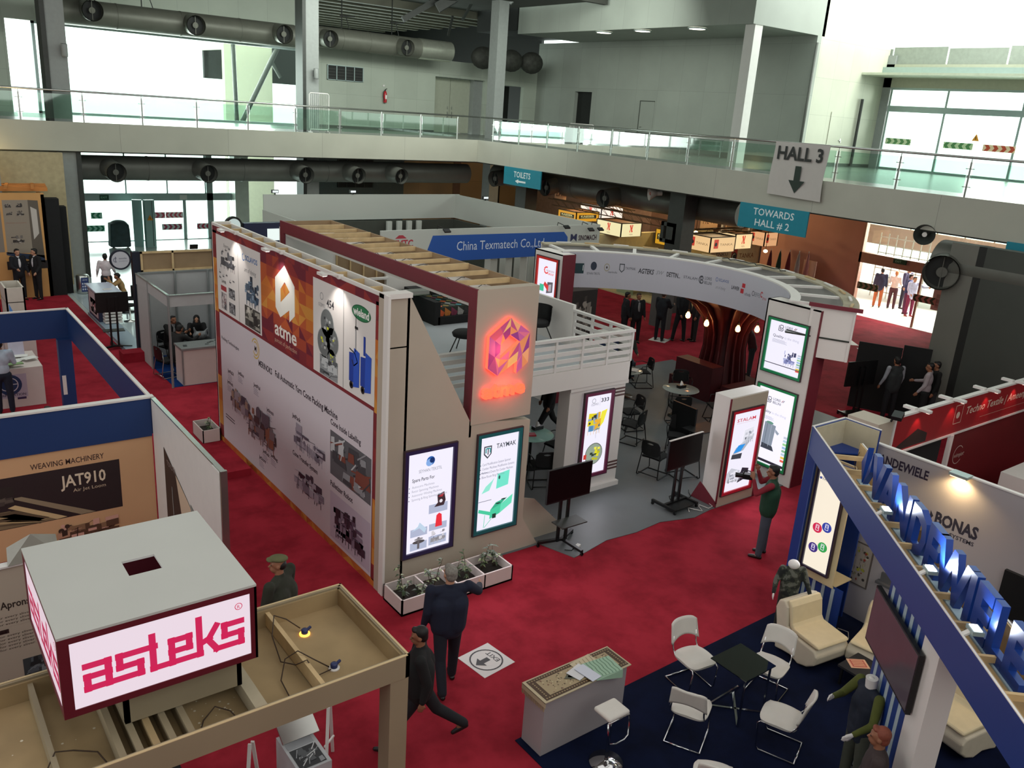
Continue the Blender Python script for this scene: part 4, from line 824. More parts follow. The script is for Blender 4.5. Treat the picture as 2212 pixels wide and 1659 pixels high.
lightbox('maroon-framed light box numbered 333 with a yellow machine', (10.62, 11.3, .38), R_, .76, 1.78, '#6e2348', d3)
# ---- planter troughs with plants
T = thing('planter_trough', 'long white planter trough in front of the beige wall', 'planter', (6.6, 9.6, 0))
b = MB().mat(M('pinkish_white', '#c9bdb8', .5, var=.02)); x0, x1, y0, y1 = 5.58, 7.62, 9.38, 9.94
b.box(x0, y0, .02, x1, y0+.025, .28).box(x0, y1-.025, .02, x1, y1, .28).box(x0, y0, .02, x0+.025, y1, .28).box(x1-.025, y0, .02, x1, y1, .28).box(x0, y0, .02, x1, y1, .05)
for x in (6.1, 6.55, 7.06): b.box(x, y0, .03, x+.025, y1, .275)
b.build('trough', T); MB().mat(M('soil', '#221c16', .95, var=.3, scale=20)).box(x0+.025, y0+.025, .05, x1-.025, y1-.025, .13).build('soil', T)
mLeaf = M('leaf_green', '#3c4a30', .5, var=.25, scale=12); mLeafL = M('leaf_pale', '#7f8a62', .5, var=.2, scale=12); mStem = M('plant_stem', '#4a3c28', .8)
def plant(label, x, y, z, h, n, seed, spread=.2):
    r = random.Random(seed); t = thing('leafy_plant', label, 'plant', (x, y, z)); b = MB().mat(mStem); lf = MB(); L = []
    for s in range(3):
        p = Vector((x+(r.random()-.5)*.04, y+(r.random()-.5)*.04, z)); pts = [p]; dx, dy = (r.random()-.5)*spread, (r.random()-.5)*spread
        for i in range(5): p = p+Vector((dx*.25+(r.random()-.5)*.02, dy*.25+(r.random()-.5)*.02, h*(.13+.07*(s == 0)))); pts.append(p)
        b.tube(pts, [.008, .007, .006, .005, .004, .003], 5)
        for i in range(n):
            k = 1+r.random()*4; q = pts[int(k)].lerp(pts[min(5, int(k)+1)], k % 1); an = r.random()*6.28; ln = .07+.05*r.random()
            d = Vector((math.cos(an), math.sin(an), .1+.6*r.random()-.3)).normalized(); sd = d.cross(Vector((0, 0, 1))).normalized()*ln*.24; up_ = Vector((0, 0, .012))
            lf.mat(mLeafL if r.random() < .25 else mLeaf); v = [q, q+d*ln*.45+sd+up_, q+d*ln+Vector((0, 0, -.02)), q+d*ln*.45-sd+up_, q+d*ln*.5]
            lf.add(v, [(0, 4, 1), (1, 4, 2), (0, 3, 4), (4, 3, 2)], True)
    b.build('stem', t); lf.build('foliage', t); return t
for i, (x, y, h, n, lb) in enumerate(((5.78, 9.66, .5, 14, 'tall bushy potted plant at the left end of the planter trough'), (5.98, 9.55, .3, 10, 'low drooping plant right next to the tall one in the first trough bay'), (6.3, 9.7, .5, 9, 'slender upright plant in the second trough bay'), (6.75, 9.75, .3, 6, 'small plant mostly hidden behind the grey-haired man'), (6.93, 9.66, .42, 10, 'dark-leaved plant in the third trough bay'), (7.28, 9.75, .46, 12, 'pale leafy plant in the last trough bay'), (7.52, 9.76, .4, 9, 'thin leaning plant at the right end of the planter trough'))):
    plant(lb, x, y, .13, h, n, 60+i)
T = thing('planter_trough', 'short white planter at the far end of the printed wall', 'planter', (5.3, 17.5, 0))
MB().mat(M('pinkish_white')).box(5.2, 17.2, .02, 5.58, 17.22, .3).box(5.2, 17.2, .02, 5.22, 17.9, .3).box(5.56, 17.2, .02, 5.58, 17.9, .3).box(5.2, 17.88, .02, 5.58, 17.9, .3).build('trough', T)
MB().mat(M('soil')).box(5.22, 17.22, .02, 5.56, 17.88, .15).build('soil', T); plant('sparse reddish plant in the short far planter', 5.4, 17.5, .15, .4, 8, 91)
# ================================================================ ring canopy, columns, tree and meeting area
mLap = M('grey_print', '#b7b6c0', .5, var=.02, scale=1)
CX, CY, RI, RO, ZT = 13.2, 12.9, 3.3, 4.6, 3.95
def pol(r, a, z): return (CX+r*math.cos(a), CY+r*math.sin(a), z)
A0, A1 = math.radians(77), math.radians(-63); NS = 56
def arc_wall(b, r0, r1, z0, z1, a0=A0, a1=A1, n=NS, m=None):
    if m: b.mat(m)
    vs = []
    for i in range(n+1):
        a = a0+(a1-a0)*i/n; vs += [pol(r0, a, z0), pol(r1, a, z0), pol(r1, a, z1), pol(r0, a, z1)]
    fs = [(0, 1, 2, 3), (4*n+3, 4*n+2, 4*n+1, 4*n)]
    for i in range(n):
        k = 4*i
        for j in range(4): fs.append((k+j, k+4+j, k+4+(j+1) % 4, k+(j+1) % 4))
    b.add(vs, fs, False); return b
T = thing('ring_canopy', 'big curved white overhead canopy printed with a row of small company logos', 'canopy', (15.5, 12.9, 3.0))
arc_wall(MB(), RI, RI+.03, 3.05, ZT, A0, math.radians(-49), m=mLap).build('inner_fascia', T)
arc_wall(MB(), RO-.03, RO, 3.3, ZT, m=mBoardW).build('outer_fascia', T)
b = MB(); arc_wall(b, RI, RI+.2, ZT, ZT+.03, m=mWhite); arc_wall(b, RO-.28, RO+.03, ZT, ZT+.04, m=M('weathered_ply', '#a39b86', .8, var=.15, scale=3))
b.build('top_ring', T)
arc_wall(MB(), RI+.03, RO-.03, 3.3, 3.33, m=M('canopy_inside', '#2c312b', .8, var=.1)).build('soffit_panel', T)
for i in range(10):
    a = A0+(A1-A0)*(i+.12)/9.2; p0, p1 = pol(RI+.1, a, ZT), pol(RO-.15, a, ZT); MB().mat(mWhite).bar(p0, p1, .09, .05).build('cross_rib', T)
b = MB()
for i in range(14):
    a = A0+(A1-A0)*(i+.5)/14; p = Vector(pol(RO-.1, a, ZT+.06)); q = Vector(pol(RO-.12, a-.09, ZT+.06)); MB().bar(p, q, .05, .03, mWoodL if i % 2 else mWhite).build('loose_batten', T)
b.mat(mDark); pts = [pol(RO-.25+.06*math.sin(i*2.1), A0+(A1-A0)*(.45+.012*i), ZT+.06+.02*(i % 2)) for i in range(16)]; b.tube(pts, .012, 5)
b.build('loose_cable', T)
class ArcArt(Art):
    def __init__(s, r, a0, z0): super().__init__((0, 0, 0), (1, 0, 0), (0, 0, 1)); s.r, s.a0, s.z0 = r, a0, z0
    def P(s, x, y, d=None): return Vector(pol(s.r-(s.k*.0015 if d is None else d), s.a0-x/s.r, s.z0+y))
a = ArcArt(RI, A0, 3.05)
_P = a.P; a.P = lambda x, y, d=None: _P(x*.73+.16, y, d)
def lg(t, x, y, h, w_, c='#3d4048', b_=.0, sh=0): a.text(t, x, y, h, c, w_, 'l', b_, sh)

a.rect(.12, .36, .6, .62, '#1d3a40'); a.k = 2; lg('OMMI', .14, .44, .14, .44, '#e0e4e6', .02); a.k = 1
a.circ(.95, .56, .11, '#2c3446'); lg('SEYHAN TEKSTIL', .72, .34, .06, .48); a.ring(1.42, .54, .1, .02, '#9c9478'); a.k = 2; a.circ(1.42, .54, .03, '#4a4440'); a.k = 1; lg('merinoks', 1.48, .4, .06, .32)
a.poly([(1.86, .66), (2.04, .66), (2.04, .5), (1.95, .43), (1.86, .5)], '#3a4048'); a.k = 2; a.poly([(1.885, .635), (2.015, .635), (2.015, .51), (1.95, .46), (1.885, .51)], '#b7b6c0'); a.line(1.95, .6, 1.95, .5, .04, '#3a4048'); a.k = 1; lg('TAYMAK', 2.07, .52, .07, .36)
lg('AGTEKS', 2.52, .46, .13, .55, '#24262c', .02, .2); lg('SW', 3.14, .48, .1, .28, '#8a8a92', .01, .4); lg('DETTIN...', 3.52, .46, .12, .48, '#24262c', .02); lg('STALAM', 4.12, .48, .07, .5)
a.ring(4.78, .52, .1, .025, '#3a3c44', 60, 300); lg('B', 4.74, .42, .2, .12, '#3a3c44'); lg('LORIS', 4.9, .54, .08, .26); lg('BELLINI', 4.9, .43, .08, .28); a.ring(5.36, .6, .05, .012, '#3a5a96'); lg('SCLAVOS', 5.44, .57, .07, .4, '#33528c', .01)
lg('art of dyeing', 5.35, .38, .08, .4, '#8a8a92', 0, .4); lg('LAWER', 5.98, .46, .09, .34, '#2a2c34', .02); a.rect(6.42, .56, 6.56, .66, '#b83038').rect(6.38, .42, 6.52, .53, '#b83038'); lg('schoda', 6.58, .4, .08, .28); a.ring(6.98, .5, .06, .015, '#3a3c44'); lg('EFFE', 7.06, .45, .1, .28, '#6a6c74')
a.ring(7.42, .54, .07, .03, '#b03a40', 30, 320); lg('group', 7.5, .45, .07, .2, '#b03a40')
a.mb.build('logo_print', T)
# curved printed skirt at the right end of the canopy
MB().mat(mBoardW).prism([pol(3.75, A1+.005, 2.9), pol(RO, A1+.005, 2.9), pol(RO, A1+.005, ZT), pol(3.75, A1+.005, ZT)], (.02, .03, 0)).build('end_board', T)
MB().mat(mMaroon).prism([pol(3.7, A1-.005, ZT-.02), pol(RO+.1, A1-.005, ZT-.02), pol(RO+.1, A1-.005, ZT+.06), pol(3.7, A1-.005, ZT+.06)], (-.02, -.03, 0)).build('end_trim', T)
t = thing('curved_fascia', 'white curved outer fascia panel with dark lettering at the right end of the canopy', 'fascia', (16.2, 9.6, 3.0))
b = MB().mat(mBoardW); arc_wall(b, RO-.05, RO-.02, 2.9, 3.3, math.radians(-28), A1, 20); b.build('board', t)
aa = ArcArt(RO+.012, 0, 2.9)
aa.P = lambda x, y, d=None: Vector(pol(RO-.02+.004, math.radians(-50)+x/RO, 2.95+y))
aa.text('Dettin', .0, .15, .14, '#2a2c34', .5, 'l', .02, .3); aa.text('AGTEKS', .0, .0, .1, '#2a2c34', .5, 'l', .02); aa.mb.build('lettering', t)
def d_red(a, w_, h):
    a.ring(w_*.45, h*.82, .09, .03, '#e03a34', 60, 330); 
    for i in range(7): an = math.radians(70+i*38); a.rect(w_*.45+.09*math.cos(an)-.012, h*.82+.09*math.sin(an)-.012, w_*.45+.09*math.cos(an)+.012, h*.82+.09*math.sin(an)+.012, '#e03a34')
    a.text('MACHINE GROUP', w_*.45, h*.8, .05, '#9a4a48', w_*.42); a.text('GROUP', w_*.55, h*.75, .05, '#e03a34', w_*.3, 'l', .02)
    a.k = 3; a.poly([(w_*.52, h*.42), (w_*.85, h*.46), (w_*.85, h*.64), (w_*.56, h*.62)], '#5a565e'); a.k = 4; a.poly([(w_*.35, h*.56), (w_*.62, h*.46), (w_*.68, h*.54), (w_*.42, h*.62)], '#d03a38'); a.poly([(w_*.15, h*.44), (w_*.38, h*.44), (w_*.38, h*.56), (w_*.15, h*.56)], '#3fb890')
    a.k = 5; a.poly([(w_*.62, h*.46), (w_*.78, h*.47), (w_*.78, h*.6), (w_*.64, h*.58)], '#a9a4ac'); a.k = 3; a.rect(0, 0, w_, h*.3, '#2c3850'); machine(a, w_*.1, h*.04, w_*.75, h*.22, ['#8fa0b4', '#4a5c78', '#c0ccd8', '#1a2236'], 9, 16)
def d_lb(up_):
    def f(a, w_, h):
        x, y, s = w_*.25, h*.82, .1
        a.k = 3; a.path([(x, y+s*1.1), (x, y), (x+s*.9, y), (x+s*1.1, y+s*.3), (x+s*.9, y+s*.6), (x+s*1.1, y+s*.9), (x+s*.9, y+s*1.2), (x+s*.3, y+s*1.2), (x+s*.3, y+s*.3), (x+s*.8, y+s*.3)], .014, '#4a4a52'); a.line(x+s*.3, y+s*.6, x+s*.9, y+s*.6, .014, '#4a4a52')
        a.text('LORIS', x+.15, y+.075, .055, '#5a5a62', .18, 'l', .01); a.text('BELLINI', x+.15, y, .055, '#5a5a62', .2, 'l', .01); a.line(x+.36, y+.08, x+.4, y+.13, .012, '#8a3038').line(x+.39, y+.08, x+.43, y+.13, .012, '#5a5a62')
        a.text('Quality', w_*.12, h*.68, .06, '#6a6a78', w_*.3, 'l', .01); a.text('is the thing', w_*.45, h*.68, .055, '#b0b0c0', w_*.4); greek(a, w_*.12, h*.63, w_*.5, 4, .02, '#a9a9bc', 3, .008)
        cols = ['#b9bccc', '#a9c4d4', '#8fc48a', '#8fb0d0', '#7fae8a', '#a9c0d0', '#d8b84a', '#d85a48']
        for i, c in enumerate(cols): a.rect(w_*.88, h*(.42-.045*i), w_, h*(.45-.045*i), c)
        a.k = 3
        if up_: machine(a, w_*.5, h*.17, w_*.34, h*.3, ['#7c80b0', '#5a5e86', '#a9acd0', '#3a3c5c'], 17, 26); a.k = 4; a.rect(0, h*.135, w_, h*.15, '#3a3444')
        else:
            a.poly([(w_*.28, h*.24), (w_*.58, h*.24), (w_*.62, h*.54), (w_*.3, h*.56)], '#7f8896'); a.k = 4; a.poly([(w_*.28, h*.2), (w_*.66, h*.2), (w_*.6, h*.26), (w_*.3, h*.27)], '#3a3e48'); a.poly([(w_*.62, h*.5), (w_*.74, h*.46), (w_*.7, h*.43), (w_*.62, h*.46)], '#8f98a6'); a.circ(w_*.44, h*.56, .09, '#5f8a7a', .03)
            a.line(w_*.36, h*.24, w_*.38, h*.54, .012, '#5a6270').line(w_*.48, h*.24, w_*.5, h*.54, .012, '#9aa2b0'); a.rect(0, h*.02, w_, h*.055, '#2a2430')
    return f
def d_st(a, w_, h):
    a.text('STALAM', w_*.5, h*.88, .07, '#c03040', w_*.7, 'c', .01); a.rect(w_*.15, h*.86, w_*.85, h*.863, '#c9a0b0'); a.k = 3
    a.poly([(w_*.45, h*.58), (w_*.82, h*.6), (w_*.84, h*.78), (w_*.5, h*.76)], '#dcdce6'); a.poly([(w_*.15, h*.47), (w_*.55, h*.5), (w_*.8, h*.62), (w_*.55, h*.62), (w_*.25, h*.55)], '#a9adb8'); a.k = 4; a.poly([(w_*.18, h*.49), (w_*.46, h*.5), (w_*.6, h*.58), (w_*.34, h*.58)], '#2f8fe0'); a.poly([(w_*.12, h*.42), (w_*.5, h*.4), (w_*.52, h*.47), (w_*.14, h*.475)], '#3a3e48')
    machine(a, w_*.5, h*.58, w_*.4, h*.2, ['#c0c2cc', '#8a8e9a', '#5a5e68'], 19, 16)
    a.k = 3; a.poly([(w_*.08, h*.12), (w_*.5, h*.1), (w_*.55, h*.24), (w_*.2, h*.3), (w_*.05, h*.24)], '#c0c2cc'); a.k = 4; a.poly([(w_*.5, h*.08), (w_*.88, h*.12), (w_*.88, h*.24), (w_*.62, h*.27)], '#2c2834'); machine(a, w_*.1, h*.1, w_*.7, h*.16, ['#dcdce6', '#8a8e9a', '#3a3a44', '#2a2a34'], 23, 20)
def column(label, x, y0, y1, ztop, dx, boxes):
    t = thing('exhibition_column', label, 'column', (x+.2, (y0+y1)/2, 0))
    MB().mat(mBoardW).box(x, y0, 0, x+.03, y1, ztop).box(x, y0, ztop-.03, x+dx, y1, ztop).box(x+dx-.03, y0, 0, x+dx, y1, ztop).box(x, y1-.03, 0, x+dx, y1, ztop).build('board', t)
    MB().mat(mMaroon).box(x+.03, y0-.012, 0, x+dx, y0+.01, ztop-.01).build('maroon_side', t); return t
column('tall white column with a maroon side carrying the red-framed light box', 13.68, 15.85, 16.92, 3.93, .45, 0)
column('tall white column with a maroon side carrying two green-framed light boxes', 14.94, 9.36, 10.62, 3.86, .42, 0)
lightbox('small red-framed light box high on the far column, with a red gear logo', (13.68, 16.78, 2.2), U, .85, 1.58, '#e2342c', d_red, e=10)
lightbox('upper green-framed light box on the near column, showing a machine at lower right', (14.94, 10.5, 2.34), U, .97, 1.16, '#1f8f5a', d_lb(True), fr=.05)
lightbox('lower green-framed light box on the near column, showing a tall grey machine', (14.94, 10.5, .28), U, .98, 1.77, '#1f9a58', d_lb(False), fr=.05, s=1.15)
T = thing('display_block', 'white and beige freestanding block with the red-framed light box and maroon plinth', 'display block', (13.3, 9.8, 0))
MB().mat(mBoardW).box(12.75, 9.52, 0, 13.89, 9.9, 2.31).build('body', T); MB().mat(mBeige).box(12.77, 9.505, 0, 13.88, 9.52, 2.29).build('front_panel', T)
MB().mat(mMaroon).prism([(12.745, 9.5, 0), (12.745, 10.15, 0), (12.745, 9.95, .42), (12.745, 9.5, .12)], (-.012, 0, 0)).box(13.88, 9.5, 0, 13.95, 9.92, .3).box(12.733, 9.5, .1, 12.77, 9.518, 2.29).build('plinth', T)
lightbox('tall red-framed light box on the freestanding block, with a blue conveyor picture', (12.83, 9.505, .26), R_, .92, 1.77, '#c9243a', d_st, fr=.055)
# sculpted maroon tree with hanging bulbs
T = thing('sculpted_tree', 'dark maroon ribbed tree-shaped tower flaring out under the canopy', 'sculpture', (19.0, 14.7, 0))
mTree = M('tree_maroon', '#43161c', .5, var=.15, scale=3); tc_ = Vector((19.0, 14.7, 0))
MB().mat(mTree).lathe([(.6, .1), (.52, .6), (.45, 1.2), (.45, 1.7), (.55, 2.1), (.85, 2.5), (1.3, 2.75), (1.7, 2.85), (1.7, 2.88), (0, 2.9)], tuple(tc_), 32).build('trunk', T)
for i in range(18):
    an = 2*math.pi*i/18+.1; d = Vector((math.cos(an), math.sin(an), 0)); pr = [(.4, .1), (.75, .1), (.68, .7), (.6, 1.3), (.62, 1.75), (.78, 2.15), (1.15, 2.55), (1.75, 2.85), (1.75, 3.0), (.4, 3.0)]
    sd = d.cross(Vector((0, 0, 1)))*.018; P = [tc_+d*r+Vector((0, 0, z)) for r, z in pr]
    MB().mat(mTree).prism([p-sd for p in P], sd*2).build('fin', T)
MB().mat(mTree).box(18.0, 13.7, 0, 20.0, 15.7, .35).build('base', T)
tag(MB().mat(mTree).box(17.75, 14.0, 0, 18.2, 15.3, 1.0).box(17.95, 13.35, 0, 19.4, 13.8, .55).build('planter_bench'), 'dark maroon bench and box built around the foot of the tree tower', 'bench')
for i, (px, q) in enumerate((((18.05, 15.35), 2.05), ((18.15, 14.75), 1.95), ((18.5, 13.95), 1.95), ((19.0, 13.7), 1.95))):
    t = thing('hanging_bulb', 'glowing pear-shaped bulb hanging from the tree tower, %s' % ('leftmost of four', 'second from the left', 'third from the left', 'rightmost of four')[i], 'light bulb', (px[0], px[1], q), 'bulbs hung round the tree tower')
    MB().mat(M('warm_bulb', (1, .5, .15), .4, var=0, emit=9)).lathe([(0, 0), (.05, .02), (.07, .07), (.06, .13), (.03, .18), (.025, .2)], (px[0], px[1], q), 14).build('bulb', t)
    MB().mat(mDark).cyl((px[0], px[1], q+.2), (px[0], px[1], q+.27), .028, n=10).tube([(px[0], px[1], q+.27), (px[0], px[1], 2.9)], .006, 5).build('cord', t)
    point('bulb_glow', (px[0]-.12, px[1]-.1, q+.05), 5, (1, .32, .12), .08)
# ---- furniture of the meeting area
def sled_chair(label, loc, rz, arms=True):
    t = thing('sled_chair', label, 'chair', (0, 0, 0)); r = .012
    b = MB().mat(mBlkF)
    vs = []; n1, n2 = 7, 5
    for j in range(n2+1):
        for i in range(n1+1):
            x = -.22+.44*i/n1; y = -.2+.42*j/n2; vs.append((x*(1-.04*(j == n2)), y, .45+.015*math.cos(x*6)-.02*(j/n2 < .2)))
    top = [(i+j*(n1+1), i+1+j*(n1+1), i+1+(j+1)*(n1+1), i+(j+1)*(n1+1)) for j in range(n2) for i in range(n1)]
    b.add(vs, top, True); b.add([(x, y, z-.035) for x, y, z in vs], [f[::-1] for f in top], True)
    b.box(-.22, -.2, .415, .22, .22, .44); b.build('seat', t)
    b = MB().mat(mBlk); pts = []
    for s in (0, .022):
        ring = []
        for k in range(20):
            an = 2*math.pi*k/20; x = .22*math.copysign(abs(math.cos(an))**.5, math.cos(an)); z = .66+.17*math.copysign(abs(math.sin(an))**.5, math.sin(an)); ring.append((x, -.23-.06*(z-.5)-.06*(1-(x/.24)**2)*.6-s, z))
        pts.append(ring)
    hole = [[(.07*math.cos(2*math.pi*k/20), p[0][1]-.035, .765+.018*math.sin(2*math.pi*k/20)) for k in range(20)] for p in pts]
    b.add(pts[0]+hole[0], [(k, (k+1) % 20, 20+(k+1) % 20, 20+k) for k in range(20)], True); b.add(pts[1]+hole[1], [(k, 20+k, 20+(k+1) % 20, (k+1) % 20) for k in range(20)], True)
    b.add(pts[0]+pts[1], [(k, 20+k, 20+(k+1) % 20, (k+1) % 20) for k in range(20)], True); b.add(hole[0]+hole[1], [(k, (k+1) % 20, 20+(k+1) % 20, 20+k) for k in range(20)], True); b.build('backrest', t)
    for s in (-1, 1):
        MB().mat(mBlk).tube([(s*.2, -.25, .72), (s*.22, -.22, .5), (s*.23, -.26, .3), (s*.25, -.3, .03), (s*.25, -.26, .012), (s*.25, .22, .012), (s*.25, .26, .03), (s*.23, .16, .42)], r, 7).build('leg', t)
        if arms:
            f = MB().mat(mBlk).tube([(s*.23, .14, .43), (s*.27, .1, .64), (s*.26, -.1, .66), (s*.22, -.25, .62)], r, 7).build('armrest', t)
    MB().mat(mBlk).tube([(-.23, .2, .012), (.23, .2, .012)], r, 7).tube([(-.23, -.26, .06), (.23, -.26, .06)], r, 7).tube([(-.22, .1, .41), (.22, .1, .41)], r, 7).build('stretcher', t)
    t.location = loc; t.rotation_euler = (0, 0, math.radians(rz)); return t
ch0 = sled_chair('black sled chair with a slotted back nearest the TV, facing right', (12.85, 11.3, .022), -75)
GRP = 'black sled chairs of the central stand'
ch0['group'] = GRP
def put(label, loc, rz): return dup(ch0, loc, math.radians(rz), label, GRP)
put('black sled chair seen from behind, pulled up beside the TV on the grey floor', (13.35, 10.95, .022), -12)
put('black sled chair right beside the louvred corner of the white block', (14.35, 13.6, .022), 75)
put('black sled chair seen from behind, half hidden by the white block corner', (13.75, 12.95, .022), 20)
put('black sled chair farthest up by the laden table and the red carpet', (17.1, 15.95, .022), 65)
put('black sled chair behind the round glass table, its back facing away', (17.1, 14.45, .022), 140)
put('black sled chair in front of the round glass table, seen from behind', (15.7, 13.25, .022), -30)
put('black sled chair between the round glass table and the freestanding block', (16.75, 12.9, .022), 60)
put('black sled chair behind the TV screen, only its arms showing', (14.2, 11.9, .022), 130)
put('black sled chair peeping out between the TV and the freestanding block', (14.95, 11.0, .022), 100)
put('black sled chair in front of the pale green table under the upper floor', (10.35, 12.05, .022), -25)
put('black sled chair behind the pale green table under the upper floor', (10.85, 13.75, .022), 165)
put('black sled chair to the right of the pale green table in the shade', (11.35, 12.75, .022), 95)
put('black sled chair deep in the shade under the upper floor', (11.0, 15.4, .022), 200)
def round_table(label, x, y, z0, mtop, r=.45):
    t = thing('round_table', label, 'table', (x, y, z0))
    MB().mat(mtop).lathe([(0, .735), (r-.01, .735), (r, .742), (r-.01, .75), (0, .75)], (x, y, z0), 40).build('tabletop', t)
    MB().mat(mBlk).lathe([(.03, .0), (.03, .735)], (x, y, z0), 14).lathe([(.14, .72), (.14, .734), (0, .734)], (x, y, z0), 20).build('pedestal', t)
    b = MB().mat(mBlk).lathe([(.25, 0), (.25, .012), (.04, .03), (.03, .05)], (x, y, z0), 24).build('base', t); return t
mFrost = M('frosted_glass', '#a9d8cb', .12, var=.02, alpha=1); mGTop = M('grey_glass_top', '#8c938e', .15, var=.05)
round_table('round pale green glass table under the upper floor', 10.7, 12.9, .022, mFrost, .48)
round_table('round grey glass table in the middle of the meeting area', 16.15, 13.65, .022, mGTop, .47)
round_table('dark table laden with papers at the left edge of the meeting area', 16.0, 15.5, .022, mGTop, .45)
def tissue(label, x, y, z, rz=0):
    t = thing('tissue_box', label, 'tissue box', (x, y, z)); MB().mat(mBlk).box(x-.12, y-.06, z, x+.12, y+.06, z+.07).build('box', t)
    MB().mat(M('tissue', '#e8e6e2', .9)).add([(x-.06, y-.03, z+.07), (x+.06, y-.02, z+.07), (x+.05, y+.03, z+.07), (x-.05, y+.02, z+.07), (x-.02, y+.01, z+.19), (x+.03, y, z+.15)], [(0, 1, 5, 4), (1, 2, 5), (2, 3, 4, 5), (3, 0, 4)], True).build('tissue', t); t.rotation_euler = (0, 0, rz)
tissue('black tissue box with a white tissue on the pale green table', 10.98, 13.05, .775, .0)
tissue('black and white tissue box on the grey glass table', 16.22, 13.7, .775)
tag(MB().mat(M('red_notebook', '#c0283a', .5)).obox((10.62, 12.83, .79), (.9, -.4, 0), (.4, .9, 0), (0, 0, 1), .11, .08, .014).build('notebook'), 'red notebook lying on the pale green table', 'notebook')
b = MB().mat(M('paper', '#d8d8d4', .8, var=.03)); r = random.Random(8)
for i in range(5):
    an = r.random()*3; b.obox((16.0+(r.random()-.5)*.4, 15.5+(r.random()-.5)*.4, .776+.006*i), (math.cos(an), math.sin(an), 0), (-math.sin(an), math.cos(an), 0), (0, 0, 1), .15, .1, .003)
tag(b.build('loose_papers'), 'loose white papers spread over the dark table', 'papers', kind='stuff')
tag(MB().mat(mBlk).box(14.35, 11.6, .022, 14.4, 12.3, 1.15).box(14.05, 11.2, .72, 14.9, 11.7, .745).bar((14.45, 11.45, .022), (14.45, 11.45, .72), .06).build('side_table'), 'dark table hidden behind the TV in the meeting area', 'table')
# upper floor furniture
t = thing('patterned_sofa', 'black sofa with a patchwork covered base on the upper floor', 'sofa', (11.0, 16.3, 2.52))
MB().mat(mBlkF).box(10.05, 15.7, 2.52, 11.7, 16.0, 2.7).box(9.95, 15.7, 2.52, 10.1, 17.2, 3.05).box(10.05, 17.0, 2.52, 11.7, 17.25, 3.1).build('frame', t)
b = MB(); cols = ['#b5502a', '#3f7a80', '#6a2a40', '#7a6a3a', '#2a2a2a', '#a8662c', '#4a5a56', '#8a8a86']; r = random.Random(12)
for i in range(9):
    for j in range(6):
        b.mat(M('patch_'+cols[(i*3+j) % 8][1:], cols[(i*3+j) % 8], .8, var=.2, scale=20)); x0_ = 10.1+i*.175; y0_ = 15.8+j*.2; b.add([(x0_, y0_+.1, 2.91), (x0_+.0875, y0_, 2.91), (x0_+.175, y0_+.1, 2.91), (x0_+.0875, y0_+.2, 2.91)], [(0, 1, 2, 3)])
    b.mat(M('patch_'+cols[(i*5) % 8][1:])); b.add([(10.1+i*.175, 15.79, 2.9), (10.02+i*.175+.08, 15.79, 2.72), (10.19+i*.175, 15.79, 2.6), (10.275+i*.175, 15.79, 2.78)], [(0, 1, 2, 3)])
b.mat(M('patch_base', '#2c3028', .9)).box(10.1, 15.8, 2.6, 11.7, 17.0, 2.9); b.build('patchwork_cushion', t)
t = thing('glass_table', 'low glass coffee table with small items on the upper floor', 'table', (10.3, 16.5, 2.52))
MB().mat(glass('table_glass', (.75, .85, .8), .1)).box(9.5, 16.2, 3.1, 10.9, 16.9, 3.115).build('tabletop', t); b = MB().mat(mBlk)
for x in (9.55, 10.85):
    for y in (16.25, 16.85): MB().mat(mBlk).bar((x, y, 2.52), (x, y, 3.1), .03).build('leg', t)
tissue('black tissue box with a white tissue on the upper floor glass table', 10.45, 16.5, 3.115)
for i, (x, y, rz, lb_) in enumerate(((9.35, 13.55, 40, 'black tub chair seen from behind through the maroon frame'), (11.3, 13.75, 100, 'black tub chair just right of the sign column on the upper floor'), (8.8, 16.7, -60, 'black tub chair at the far left of the upper floor'))):
    t = thing('tub_chair', lb_, 'chair', (0, 0, 0), 'tub chairs of the upper floor')
    prof = []; b = MB().mat(mBlk); n = 20; vs = []
    for k in range(n+1):
        an = math.radians(200+140*k/n) - math.pi*0
        for (rr, z) in ((.27, .36), (.3, .5), (.31, .78)): vs.append((rr*math.cos(an), rr*math.sin(an)*.95, z))
    b.add(vs, [(3*k+j, 3*k+3+j, 3*k+4+j, 3*k+1+j) for k in range(n) for j in range(2)], True); b.add([(x*1.06, y*1.06, z) for x, y, z in vs], [(3*k+j, 3*k+1+j, 3*k+4+j, 3*k+3+j) for k in range(n) for j in range(2)], True); b.build('backrest', t)
    MB().mat(mBlkF).lathe([(0, .36), (.27, .36), (.29, .42), (.25, .46), (0, .46)], (0, 0, 0), 24).build('seat', t)
    for sx, sy in ((1, 1), (1, -1), (-1, 1), (-1, -1)): MB().mat(mBlk).tube([(sx*.14, sy*.14, .38), (sx*.27, sy*.27, 0)], .012, 6).build('leg', t)
    t.location = (x, y, 2.52); t.rotation_euler = (0, 0, math.radians(rz))
